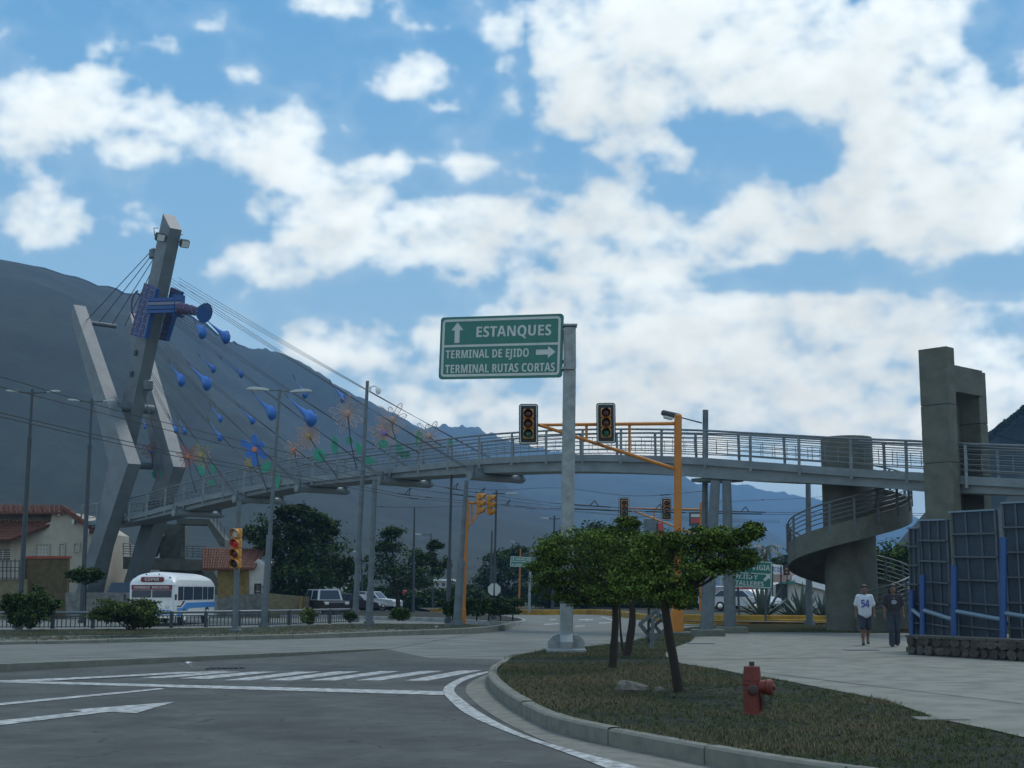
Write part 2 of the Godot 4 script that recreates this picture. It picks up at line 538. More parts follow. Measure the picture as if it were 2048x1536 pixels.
func patch_of_sky(w: int, h: int, x0: int, y0: int, nx: int, ny: int, blobs: Array) -> Image:
	var step := 6 if nx < w else 4
	var gx := nx / step + 2
	var gy := ny / step + 2
	var centres := []
	for b in blobs:
		var r := ray(b[0], b[1])
		centres.append(Vector2(atan2(r.x, 1.0) * F, atan2(r.y, Vector2(r.x, 1.0).length()) * F))
	var field := PackedFloat32Array()
	field.resize(gx * gy)
	for j in gy:
		var el := (0.5 - (y0 + j * step + 0.5) / h) * PI * F
		for i in gx:
			var az := ((x0 + i * step + 0.5) / w - 0.5) * TAU * F
			var open := 1.0
			var gap := 0.0
			var near := clampf(1.0 - maxf(absf(az) - 1000.0, absf(el - 560.0) - 760.0) / 500.0, 0.0, 1.0)
			if near > 0.0:
				for k in blobs.size():
					var dx: float = (az - centres[k].x) / blobs[k][2]
					var dy: float = (el - centres[k].y) / blobs[k][3]
					var q := dx * dx + dy * dy
					if q < 4.0:
						var v: float = blobs[k][4] * exp(-q * q * 0.45 - q * 0.35)
						if v > 0.0:
							open *= 1.0 - minf(v, 0.97)
						else:
							gap -= v
			field[j * gx + i] = lerpf(0.52, 1.0 - open - gap, near)
	var dens := PackedFloat32Array()
	dens.resize(nx * ny)
	var veil := PackedFloat32Array()
	veil.resize(nx * ny)
	for j in ny:
		var el := (0.5 - (y0 + j + 0.5) / h) * PI
		var ce := cos(el)
		var fy := float(j) / step
		var jy := int(fy)
		fy -= jy
		for i in nx:
			var az := ((x0 + i + 0.5) / w - 0.5) * TAU
			var d := Vector3(sin(az) * ce, sin(el) * 1.45, -cos(az) * ce)
			var fx := float(i) / step
			var ix := int(fx)
			fx -= ix
			var o := jy * gx + ix
			var s := lerpf(lerpf(field[o], field[o + 1], fx), lerpf(field[o + gx], field[o + gx + 1], fx), fy)
			var n1 := cloud_noise.get_noise_3dv(d * 9.0)
			var n2 := cloud_fine.get_noise_3dv(d * 26.0)
			dens[j * nx + i] = s * 1.0 - 0.40 + 0.50 * n1 + 0.60 * n2
			veil[j * nx + i] = clampf(0.35 * s + 0.5 * n1 + 0.25 * n2, 0.0, 1.0)
	var out := PackedByteArray()
	out.resize(nx * ny * 3)
	var k0 := 3 if nx < w else 1
	for j in ny:
		var el := (0.5 - (y0 + j + 0.5) / h) * PI
		var t := pow(clampf(el / 0.46, 0.0, 1.0), 0.8)
		var sky_r := lerpf(0.46, 0.145, t)
		var sky_g := lerpf(0.66, 0.375, t)
		var sky_b := lerpf(0.78, 0.66, t)
		# the air between dims what lies behind it and adds its own light, so the sky itself is this much stronger
		var clear := exp(-minf(AIR / maxf(sin(el), 0.01), AIR * 12.4))
		var low := clampf(1.0 - el / 0.16, 0.0, 1.0)
		for i in nx:
			var o := j * nx + i
			var d := maxf(dens[o], 0.0)
			var a := 1.0 - exp(-3.4 * d * (0.55 + d))
			a = 1.0 - (1.0 - a) * (1.0 - 0.42 * veil[o]) * (1.0 - 0.3 * low)
			# cloud that stands between here and the sun, up and to the right
			var shade := 0.0
			for q in 4:
				shade += maxf(dens[maxi(j - (4 + 7 * q) * k0, 0) * nx + mini(i + (3 + 4 * q) * k0, nx - 1)], 0.0)
			var br := lerpf(0.60, 1.04, exp(-0.30 * shade))
			br = lerpf(br, 0.80, low * 0.55)
			var r := (lerpf(sky_r, br * 0.90, a) - (1.0 - clear) * 0.24) / clear
			var g := (lerpf(sky_g, br * 0.985, a) - (1.0 - clear) * 0.40) / clear
			var b := (lerpf(sky_b, br * 1.0, a) - (1.0 - clear) * 0.58) / clear
			var c := Color(r / SKY_GAIN, g / SKY_GAIN, b / SKY_GAIN).linear_to_srgb()
			out[o * 3] = int(clampf(c.r, 0, 1) * 255.0)
			out[o * 3 + 1] = int(clampf(c.g, 0, 1) * 255.0)
			out[o * 3 + 2] = int(clampf(c.b, 0, 1) * 255.0)
	return Image.create_from_data(nx, ny, false, Image.FORMAT_RGB8, out)

func _ready() -> void:
	rng.seed = 9
	# camera
	var cam := Camera3D.new()
	cam.name = "camera"
	add_child(cam)
	cam.position = Vector3(0, EYE, 0)
	cam.rotation.x = PITCH
	cam.fov = rad_to_deg(2.0 * atan(768.0 / F))
	cam.near = 0.1
	cam.far = 20000.0
	cam.current = true
	# sky and air
	var env := Environment.new()
	env.background_mode = Environment.BG_SKY
	var sky := Sky.new()
	var sm := PanoramaSkyMaterial.new()
	sm.panorama = ImageTexture.create_from_image(sky_image())
	sm.energy_multiplier = SKY_GAIN
	sky.sky_material = sm
	env.sky = sky
	env.tonemap_mode = Environment.TONE_MAPPER_LINEAR
	env.tonemap_exposure = 1.07
	env.fog_enabled = true
	env.fog_density = 0.0003
	env.fog_light_color = Color(0.58, 0.79, 1.0)
	env.sdfgi_enabled = true
	env.ssao_enabled = true
	env.ssil_enabled = true
	var we := WorldEnvironment.new()
	we.name = "world_environment"
	we.environment = env
	add_child(we)
	# the sun, veiled by cloud, high and ahead to the right
	var sun := DirectionalLight3D.new()
	sun.name = "sun"
	sun.light_energy = 0.5
	sun.light_color = Color(1.0, 0.98, 0.95)
	sun.light_angular_distance = 20.0
	sun.shadow_enabled = true
	add_child(sun)
	sun.look_at_from_position(Vector3(32, 80, -45), Vector3.ZERO)
	materials()
	build_ground()
	build_hills()
	build_all()

# ---------------------------------------------------------------- ground, roads, kerbs, markings
func sheet(pts: Array, h: float, called: String, mat: Material, parent: Node = null) -> MeshInstance3D:
	var st := mb()
	var q := []
	for p in pts:
		q.append(Vector3(p.x, h, p.z))
	poly(st, q, Vector3.UP)
	if parent:
		return part(st, called, mat, parent)
	return struct(st, called, mat)

func ribbon(st: SurfaceTool, a: Array, b: Array) -> void:    # strip between two lines
	for i in a.size() - 1:
		facing(st, [a[i], a[i + 1], b[i + 1], b[i]], (a[i] + b[i + 1]) * 0.5 - Vector3.UP)

func offset_line(pts: Array, d: float) -> Array:     # moved sideways on the ground
	var o := []
	for i in pts.size():
		var t: Vector3 = pts[mini(i + 1, pts.size() - 1)] - pts[maxi(i - 1, 0)]
		t.y = 0
		t = t.normalized()
		o.append(pts[i] + Vector3(-t.z, 0, t.x) * d)
	return o

func length_of(pts: Array) -> float:
	var s := 0.0
	for i in pts.size() - 1:
		s += pts[i].distance_to(pts[i + 1])
	return s

func along(pts: Array, s: float) -> Array:        # point and direction at a length along the line
	for i in pts.size() - 1:
		var l: float = pts[i].distance_to(pts[i + 1])
		if s <= l or i == pts.size() - 2:
			return [pts[i].lerp(pts[i + 1], s / maxf(l, 1e-6)), (pts[i + 1] - pts[i]).normalized()]
		s -= l
	return []

func cut(pts: Array, s0: float, s1: float) -> Array:     # the stretch of a line between two lengths
	var o := [along(pts, s0)[0]]
	var s := 0.0
	for i in pts.size() - 1:
		s += pts[i].distance_to(pts[i + 1])
		if s > s0 + 0.02 and s < s1 - 0.02:
			o.append(pts[i + 1])
	o.append(along(pts, s1)[0])
	return o

func kerb_run(called: String, line: Array, h: float, w: float, block: float, mat: Material, sink := 0.0) -> Node3D:   # kerb blocks along a line, body to the side of +w
	var root := Node3D.new()
	root.name = numbered(called)
	root.set_meta("kind", "structure")
	add_child(root)
	org = Vector3.ZERO
	var total := length_of(line)
	var n := maxi(1, int(total / block))
	for i in n:
		var c := cut(line, total * i / n + 0.012, total * (i + 1) / n - 0.012)
		var lift := rng.randf_range(-0.008, 0.008)
		var a := c
		var b := offset_line(c, w)
		var st := mb()
		var ch := 0.025
		var up := Vector3.UP * (h + lift)
		var in_a := offset_line(c, signf(w) * ch)
		for k in c.size() - 1:
			var mid: Vector3 = (a[k] + b[k + 1]) * 0.5 + up * 0.5
			facing(st, [a[k] - Vector3.UP * 0.05, a[k + 1] - Vector3.UP * 0.05, a[k + 1] + up - Vector3.UP * ch, a[k] + up - Vector3.UP * ch], mid)
			facing(st, [a[k] + up - Vector3.UP * ch, a[k + 1] + up - Vector3.UP * ch, in_a[k + 1] + up, in_a[k] + up], mid)
			facing(st, [in_a[k] + up, in_a[k + 1] + up, b[k + 1] + up, b[k] + up], mid)
			facing(st, [b[k] - Vector3.UP * 0.05, b[k + 1] - Vector3.UP * 0.05, b[k + 1] + up, b[k] + up], mid)
		for e in [0, c.size() - 1]:
			var q: Vector3 = (a[1] + b[0]) * 0.5 if e == 0 else (a[-2] + b[-1]) * 0.5
			facing(st, [a[e] - Vector3.UP * 0.05, b[e] - Vector3.UP * 0.05, b[e] + up, a[e] + up - Vector3.UP * ch], q)
		part(st, "kerb_block", mat, root)
	return root

func wash(pts: Array, h: float, called: String, mat: Material) -> void:
	sheet(pts, h, called, mat)

const LAWN_H := 0.19
const MED_H := 0.24
var lawn_edge := []
var median_edge := []

func build_ground() -> void:
	org = Vector3.ZERO
	var st := mb()
	quad(st, Vector3(-3500, -0.03, -5200), Vector3(3500, -0.03, -5200), Vector3(3500, -0.03, 400), Vector3(-3500, -0.03, 400))
	struct(st, "ground", M.earth)
	# asphalt of the near road, then the paler concrete road that crosses
	var joint := gpl([[-900, 1310], [300, 1300], [780, 1300], [860, 1316], [1100, 1321], [1500, 1330]])
	var near := joint.duplicate()
	near.append_array([Vector3(60, 0, -30), Vector3(60, 0, 30), Vector3(-60, 0, 30), Vector3(-60, 0, -36)])
	sheet(near, 0.0, "asphalt_road", M.asphalt)
	var far := joint.duplicate()
	far.reverse()
	far.append_array([Vector3(-60, 0, -36), Vector3(-140, 0, -80), Vector3(-140, 0, -112)] + gpl([[300, 1228], [700, 1226], [1000, 1229], [1150, 1229], [1300, 1231]]) + [Vector3(80, 0, -84), Vector3(80, 0, -30)])
	sheet(far, 0.0, "concrete_road", M.road)
	# the raised stretch of concrete on the left runs out where its kerb ends
	var face := gpl([[-700, 1382], [-300, 1360], [0, 1344], [200, 1333], [400, 1322], [600, 1311], [720, 1303], [785, 1298]])
	var rise := [0.2, 0.18, 0.165, 0.14, 0.115, 0.085, 0.05, 0.006]
	var back := gpl([[-700, 1322], [-300, 1308], [0, 1299], [150, 1295], [400, 1288], [600, 1282], [820, 1273], [950, 1267]])
	st = mb()
	var top := []
	var topin := []
	var bk := []
	for i in face.size():
		top.append(face[i] + Vector3(0, rise[i], -0.02))
		topin.append(face[i] + Vector3(0, rise[i] + 0.002, -0.22))
		bk.append(back[i] + Vector3(0, rise[i] * 0.8 + 0.006, 0))
	ribbon(st, topin, bk)
	struct(st, "raised_concrete_pavement", M.road)
	var root := Node3D.new()
	root.name = "kerb_of_raised_pavement"
	root.set_meta("kind", "structure")
	add_child(root)
	for i in face.size() - 1:
		var n := 4 if i < 2 else 3
		for k in n:
			var f0 := (k + 0.006) / n
			var f1 := (k + 0.994) / n
			var a: Vector3 = face[i].lerp(face[i + 1], f0)
			var b: Vector3 = face[i].lerp(face[i + 1], f1)
			var h0 := Vector3.UP * (lerpf(rise[i], rise[i + 1], f0) + 0.004)
			var h1 := Vector3.UP * (lerpf(rise[i], rise[i + 1], f1) + 0.004)
			var z := Vector3(0, 0, -0.23)
			st = mb()
			hexa(st, [a, b, b + z, a + z], [a + h0 - z * 0.07, b + h1 - z * 0.07, b + h1 + z, a + h0 + z])
			part(st, "kerb_block", M.kerb, root)
	# median lawn on the left
	median_edge = spl(gpl([[-800, 1325], [-300, 1308], [0, 1299], [150, 1295], [400, 1288], [600, 1282], [800, 1274], [940, 1268], [1000, 1262]]), 4)
	var ledge := gpl([[1019, 1255]]) + gpl([[1004, 1251], [930, 1248], [800, 1247], [700, 1247], [620, 1250], [500, 1254], [300, 1257], [0, 1259], [-400, 1262], [-800, 1266]], MED_H)
	sheet(offset_line(median_edge, -0.16) + ledge, MED_H - 0.015, "median_lawn", M.lawn)
	kerb_run("median_kerb", median_edge + gpl([[1016, 1257]]), MED_H, -0.18, 2.2, M.kerb)
	var bk2 := []
	for p in ledge:
		bk2.append(Vector3(p.x, 0, p.z))
	kerb_run("median_back_kerb", bk2, MED_H - 0.002, -0.15, 3.0, M.kerb)
	# second median with the white kerb
	var wl := spl(gpl([[560, 1236], [680, 1238], [860, 1243], [930, 1247], [991, 1251], [1030, 1252], [1052, 1249], [1040, 1243], [1005, 1238], [940, 1234], [860, 1230], [680, 1226], [560, 1224]]), 3)
	sheet(wl, 0.2, "planted_median_lawn", M.lawn)
	kerb_run("white_kerb", wl, 0.22, -0.18, 2.0, M.white_kerb)
	# island with yellow kerbs beyond the crossing
	var yk := spl(gpl([[860, 1227.5], [1000, 1228.5], [1090, 1230], [1180, 1229], [1235, 1233], [1290, 1241], [1350, 1247], [1440, 1250], [1540, 1253], [1720, 1257]]), 3)
	sheet(yk + [Vector3(60, 0, -82), Vector3(60, 0, -300), Vector3(-30, 0, -300)], 0.24, "traffic_island_grass", M.earth)
	kerb_run("yellow_kerb", yk, 0.36, -0.2, 2.4, M.yellow_kerb)
	var yk2 := gpl([[1330, 1240], [1420, 1241.5], [1520, 1242.5], [1640, 1244], [1760, 1246]], 0.24)
	sheet([yk2[0] + Vector3(0, 0, 1.0), yk2[4] + Vector3(0, 0, 1.6), yk2[4], yk2[2], yk2[0]], 0.252, "island_footpath", M.slab)
	for i in yk2.size():
		yk2[i].y = 0.24
	kerb_run("yellow_back_kerb", yk2, 0.3, -0.25, 2.4, M.yellow_kerb)
	# near lawn, its kerb and gutter, and the plaza
	var k0 := gpl([[2600, 1730], [2100, 1650], [1800, 1598], [1560, 1560], [1404, 1531], [1348, 1519.5], [1239, 1497], [1141, 1475], [1085, 1455], [1023, 1419], [990, 1392], [976, 1370], [981, 1352], [1003, 1337]])
	lawn_edge = spl(k0, 5)
	var far_edge := spl(gpl([[1003, 1337], [1029, 1325], [1099, 1311.5], [1162, 1306.6], [1221, 1298.5], [1258, 1293], [1298, 1282], [1331, 1272], [1400, 1261], [1500, 1257.5], [1700, 1258], [2300, 1262]]), 3)
	var border := gpl([[2500, 1590], [2200, 1517], [2048, 1474], [1993, 1461], [1881, 1438], [1774, 1400], [1685, 1383], [1556, 1358], [1483, 1347], [1438, 1338], [1365, 1327], [1332, 1313], [1331, 1305], [1348, 1295], [1382, 1283], [1393, 1268]], LAWN_H)
	var strip := gpl([[1470, 1264.5], [1600, 1265], [1760, 1266], [2300, 1270]], LAWN_H)
	var lp := offset_line(lawn_edge, 0.14) + far_edge.slice(1)
	var lawn := lp + [strip[3], strip[2], strip[1], strip[0]]
	var bb := border.duplicate()
	bb.reverse()
	sheet(lawn + bb, LAWN_H - 0.012, "corner_lawn", M.lawn)
	kerb_run("corner_kerb", lawn_edge, LAWN_H + 0.012, 0.17, 1.9, M.kerb)
	kerb_run("crossing_kerb", far_edge, LAWN_H, 0.13, 2.2, M.kerb)
	# plaza of concrete bays, each its own slab with open joints
	plaza(border, strip)
	# gutter
	var gl := spl(gpl([[1660, 1710], [1404, 1600], [1330, 1558], [1214, 1526], [1090, 1483], [1000, 1440], [950, 1405], [931, 1382], [940, 1366], [965, 1353], [995, 1342]]), 5)
	var ke := spl(gpl([[2300, 1690], [1800, 1598], [1560, 1560], [1404, 1531], [1239, 1497], [1141, 1475], [1023, 1419], [990, 1392], [976, 1370], [981, 1352], [1003, 1337]]), 5)
	st = mb()
	for i in gl.size():
		gl[i].y = 0.006
		ke[i].y = 0.012
	ribbon(st, gl, ke)
	struct(st, "gutter", M.gutter)
	# white lines
	var mk_root := []
	var ol := spl(gpl([[1560, 1690], [1330, 1585], [1214, 1538], [1124, 1504], [1012, 1464], [935, 1430], [900, 1402], [886, 1382], [900, 1367], [935, 1352], [988, 1340.5]]), 5)
	var il := spl(gpl([[1655, 1690], [1405, 1585], [1284, 1538], [1154, 1504], [1042, 1468], [968, 1430], [928, 1402], [908, 1381], [922, 1366], [950, 1354], [990, 1342]]), 5)
	st = mb()
	for i in ol.size():
		ol[i].y = 0.008
		il[i].y = 0.008
	ribbon(st, ol, il)
	struct(st, "edge_line", M.paint)
	marking("stop_line", [[-300, 1354.5], [0, 1361.5], [891, 1383.5], [886, 1391], [0, 1365.5], [-300, 1357]])
	marking("crossing_line", [[-60, 1364], [60, 1360], [440, 1342.5], [462, 1343], [110, 1362], [30, 1365]], 0.012)
	var lo := [[205, 1353, 240, 1353], [280, 1356, 326, 1356.5], [355, 1357, 416, 1358], [445, 1361, 498, 1361], [530, 1361, 583, 1361], [620, 1361, 671, 1361], [712, 1361, 760, 1361], [810, 1361.5, 856, 1361.5]]
	var hi := [[360, 1344, 400, 1344], [430, 1343.5, 482, 1343.5], [505, 1343.5, 556, 1343.5], [592, 1343.5, 641, 1343.5], [672, 1343, 722, 1343], [760, 1342.5, 801, 1342.5], [845, 1342, 886, 1342], [920, 1341.5, 966, 1340.5]]
	for i in lo.size():
		marking("crossing_bar", [[lo[i][0], lo[i][1]], [lo[i][2], lo[i][3]], [hi[i][2], hi[i][3]], [hi[i][0], hi[i][1]]], 0.004)
	marking("lane_line", [[-300, 1435], [0, 1407], [322, 1377], [330, 1379], [0, 1411.5], [-300, 1441]])
	marking("lane_arrow", [[-200, 1462], [0, 1442], [165, 1424.5], [137, 1421], [350, 1404.5], [272, 1427], [217, 1424.5], [0, 1451.5], [-200, 1474]])
	for q in [[1088, 1250, 1118], [1150, 1254, 1170], [1158, 1241, 1176], [1198, 1247.5, 1222], [1170, 1241.5, 1186], [1100, 1241, 1112]]:
		marking("lane_dash", [[q[0], q[1]], [q[2], q[1] - 1.4], [q[2], q[1] - 3], [q[0], q[1] - 1.8]])
	marking("edge_stripe", [[1200, 1233.5], [1226, 1242], [1232, 1242], [1206, 1233.5]])
	# oil and tyre marks worn along the wheel tracks of the crossing road
	grass(lawn + bb, 34000, 0.045, LAWN_H - 0.012, "lawn_grass", Rect2(-4, -70, 30, 60), 5)
	grass(offset_line(median_edge, -0.2) + ledge, 9000, 0.05, MED_H - 0.015, "median_grass", Rect2(-30, -66, 34, 30), 8)

func marking(called: String, px: Array, lift := 0.008) -> void:
	org = Vector3.ZERO
	sheet(gpl(px), lift, called, M.paint)

func plaza(border: Array, strip: Array) -> void:
	org = Vector3.ZERO
	var out := PackedVector2Array()
	for p in border:
		out.append(Vector2(p.x, p.z))
	for p in strip:
		out.append(Vector2(p.x, p.z))
	out.append(Vector2(60, strip[3].z))
	out.append(Vector2(60, border[0].z))
	var root := Node3D.new()
	root.name = "plaza_pavement"
	root.set_meta("kind", "structure")
	add_child(root)
	var base := []
	for p in out:
		base.append(Vector3(p.x, 0, p.y))
	sheet(base, LAWN_H - 0.03, "joint_bed", M.wall_grey, root)
	var bay := 4.2
	var tilt := -0.30
	var ax := Vector2(cos(tilt), sin(tilt))
	var ay := Vector2(-ax.y, ax.x)
	for i in range(-4, 18):
		for j in range(-20, 2):
			var c := ax * (i * bay) + ay * (j * bay)
			var g := 0.007
			var sq := PackedVector2Array([c + ax * g + ay * g, c + ax * (bay - g) + ay * g, c + ax * (bay - g) + ay * (bay - g), c + ax * g + ay * (bay - g)])
			for pc in Geometry2D.intersect_polygons(sq, out):
				if pc.size() < 3 or Geometry2D.is_polygon_clockwise(pc) and false:
					continue
				var q := []
				for v in pc:
					q.append(Vector3(v.x, 0, v.y))
				sheet(q, LAWN_H + rng.randf_range(-0.003, 0.003), "paving_slab", M.slab, root)

func grass(area: Array, count: int, size: float, h: float, called: String, bound: Rect2, sd: int) -> void:
	var p2 := PackedVector2Array()
	for p in area:
		p2.append(Vector2(p.x, p.z))
	var r := RandomNumberGenerator.new()
	r.seed = sd
	var n := FastNoiseLite.new()
	n.seed = sd
	n.frequency = 0.22
	# one tuft of bent blades
	org = Vector3.ZERO
	var st := mb()
	for i in 9:
		var a := r.randf() * TAU
		var b := Vector3(cos(a), 0, sin(a))
		var root := Vector3(r.randf_range(-1, 1), -0.1, r.randf_range(-1, 1)) * 1.1
		var tip := root + b * r.randf_range(0.3, 1.0) + Vector3.UP * r.randf_range(0.5, 1.15)
		var s := b.cross(Vector3.UP) * 0.11
		st.set_color(Color(1, 1, 1))
		tri(st, root - s, root + s, tip)
	var mm := MultiMesh.new()
	mm.transform_format = MultiMesh.TRANSFORM_3D
	mm.use_colors = true
	mm.mesh = st.commit()
	var xf := []
	var col := []
	var tries := 0
	while xf.size() < count and tries < count * 8:
		tries += 1
		# denser towards the eye, where single tufts show
		var z := -lerpf(absf(bound.end.y), absf(bound.position.y), pow(r.randf(), 1.7))
		var x := r.randf_range(bound.position.x, bound.end.x)
		if not Geometry2D.is_point_in_polygon(Vector2(x, z), p2):
			continue
		var v := n.get_noise_2d(x, z)
		if r.randf() > 0.75 + v:
			continue
		var s := size * r.randf_range(0.6, 1.4) * (1.0 + v * 0.5)
		xf.append(Transform3D(Basis(Vector3.UP, r.randf() * TAU).scaled(Vector3(s, s, s)), Vector3(x, h, z)))
		var dry := clampf(0.42 + v * 1.5 + r.randf_range(-0.25, 0.25), 0, 1)
		col.append(Color(0.042, 0.072, 0.016).lerp(Color(0.135, 0.112, 0.056), dry))
	mm.instance_count = xf.size()
	for i in xf.size():
		mm.set_instance_transform(i, xf[i])
		mm.set_instance_color(i, col[i])
	var o := MultiMeshInstance3D.new()
	o.name = called
	o.multimesh = mm
	var m := StandardMaterial3D.new()
	m.vertex_color_use_as_albedo = true
	m.roughness = 1.0
	o.material_override = m
	o.set_meta("kind", "stuff")
	tag(o, "short half dry grass growing over the " + ("corner lawn by the fire hydrant" if called == "lawn_grass" else "long roadside median"), "grass")
	add_child(o)

# ---------------------------------------------------------------- mountains
func mountain(called: String, ridge: Array, depth: Array, foot: float, mat: Material, rough: float, sd: int, cols := 150, rows := 34) -> void:
	var n := FastNoiseLite.new()
	n.seed = sd
	n.frequency = 0.0012
	n.fractal_type = FastNoiseLite.FRACTAL_RIDGED
	n.fractal_octaves = 5
	var f := FastNoiseLite.new()
	f.seed = sd + 3
	f.frequency = 0.02
	f.fractal_octaves = 3
	var crest := []
	for i in ridge.size():
		crest.append(at(ridge[i][0], ridge[i][1], depth[i]))
	var line := spl(crest, 12)
	var total := length_of(line)
	var g := []
	for i in cols + 1:
		var c: Vector3 = along(line, total * i / cols)[0]
		c.y += f.get_noise_2d(c.x, c.z) * rough
		var col := []
		for j in rows + 1:
			var t := float(j) / rows
			var z := lerpf(c.z, -foot, t)
			var y := c.y * pow(1.0 - t, 1.25)
			var env := minf(t * 3.0, 1.0) * (1.0 - t)
			var k := n.get_noise_3d(c.x, y * 0.4, z)
			y += k * c.y * 0.14 * env + f.get_noise_3d(c.x, y, z) * rough * 0.8 * env
			col.append(Vector3(c.x * lerpf(z / c.z, 1.0, 0.25) + k * 60.0 * env, maxf(y, -2.0) if j < rows else -5.0, z))
		# the far side falls away too
		col.push_front(Vector3(c.x, c.y * 0.3, c.z - c.y * 0.8))
		g.append(col)
	var arr := []
	arr.resize(Mesh.ARRAY_MAX)
	var vs := PackedVector3Array()
	var ix := PackedInt32Array()
	var rn := rows + 2
	for i in cols + 1:
		for j in rn:
			vs.append(g[i][j])
	for i in cols:
		for j in rn - 1:
			var a := i * rn + j
			ix.append_array([a, a + rn, a + rn + 1, a, a + rn + 1, a + 1])
	var ns := PackedVector3Array()
	ns.resize(vs.size())
	for k in range(0, ix.size(), 3):
		var nn := (vs[ix[k + 2]] - vs[ix[k]]).cross(vs[ix[k + 1]] - vs[ix[k]])
		if nn.y < 0:
			nn = -nn
		for e in 3:
			ns[ix[k + e]] += nn
	for k in ns.size():
		ns[k] = ns[k].normalized()
	arr[Mesh.ARRAY_VERTEX] = vs
	arr[Mesh.ARRAY_NORMAL] = ns
	arr[Mesh.ARRAY_INDEX] = ix
	var am := ArrayMesh.new()
	am.add_surface_from_arrays(Mesh.PRIMITIVE_TRIANGLES, arr)
	var o := MeshInstance3D.new()
	o.name = numbered(called)
	o.mesh = am
	o.material_override = mat
	o.set_meta("kind", "structure")
	add_child(o)

func build_hills() -> void:
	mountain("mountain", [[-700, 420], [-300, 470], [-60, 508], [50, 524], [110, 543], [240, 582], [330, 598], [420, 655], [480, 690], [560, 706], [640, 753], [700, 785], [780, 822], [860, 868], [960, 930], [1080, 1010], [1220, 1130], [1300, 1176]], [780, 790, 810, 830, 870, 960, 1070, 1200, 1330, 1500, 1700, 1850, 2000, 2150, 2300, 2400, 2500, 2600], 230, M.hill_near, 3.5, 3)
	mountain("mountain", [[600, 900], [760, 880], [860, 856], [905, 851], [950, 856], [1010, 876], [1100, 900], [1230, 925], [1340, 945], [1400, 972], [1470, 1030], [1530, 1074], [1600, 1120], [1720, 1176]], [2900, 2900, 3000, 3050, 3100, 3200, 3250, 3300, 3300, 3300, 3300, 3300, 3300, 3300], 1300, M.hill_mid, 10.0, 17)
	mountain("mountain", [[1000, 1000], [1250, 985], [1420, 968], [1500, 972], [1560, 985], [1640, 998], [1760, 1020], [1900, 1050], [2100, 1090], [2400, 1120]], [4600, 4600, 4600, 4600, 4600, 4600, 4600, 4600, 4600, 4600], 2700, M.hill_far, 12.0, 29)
	mountain("hill", [[1700, 1186], [1800, 1090], [1880, 990], [1960, 888], [1985, 862], [2048, 806], [2150, 720], [2400, 600], [2800, 560]], [430, 420, 400, 380, 370, 350, 330, 310, 300], 130, M.hill_near, 2.6, 37, 120, 24)

# ---------------------------------------------------------------- footbridge
const R0 := Vector3(15.2, 0, -52.0)
var ax_d := Vector3(-26.6 - 15.2, 0, -97.0 + 52.0).normalized()     # along the bridge, away to the left
var ax_n := Vector3(0.7327, 0, -0.6805)                              # across it, away to the right
var deck_s := []
var deck_floor := []
var deck_under := []

func ax(s: float, n: float, y := 0.0) -> Vector3:
	return R0 + ax_d * s + ax_n * n + Vector3.UP * y

func curve_at(xs: Array, ys: Array, x: float) -> float:
	var i := 0
	while i < xs.size() - 2 and x > xs[i + 1]:
		i += 1
	var t: float = (x - xs[i]) / (xs[i + 1] - xs[i])
	return cubic_interpolate(ys[i], ys[i + 1], ys[maxi(i - 1, 0)], ys[mini(i + 2, ys.size() - 1)], clampf(t, 0.0, 1.0))

func floor_at(s: float) -> float:
	return curve_at(deck_s, deck_floor, s)

func under_at(s: float) -> float:
	return curve_at(deck_s, deck_under, s)

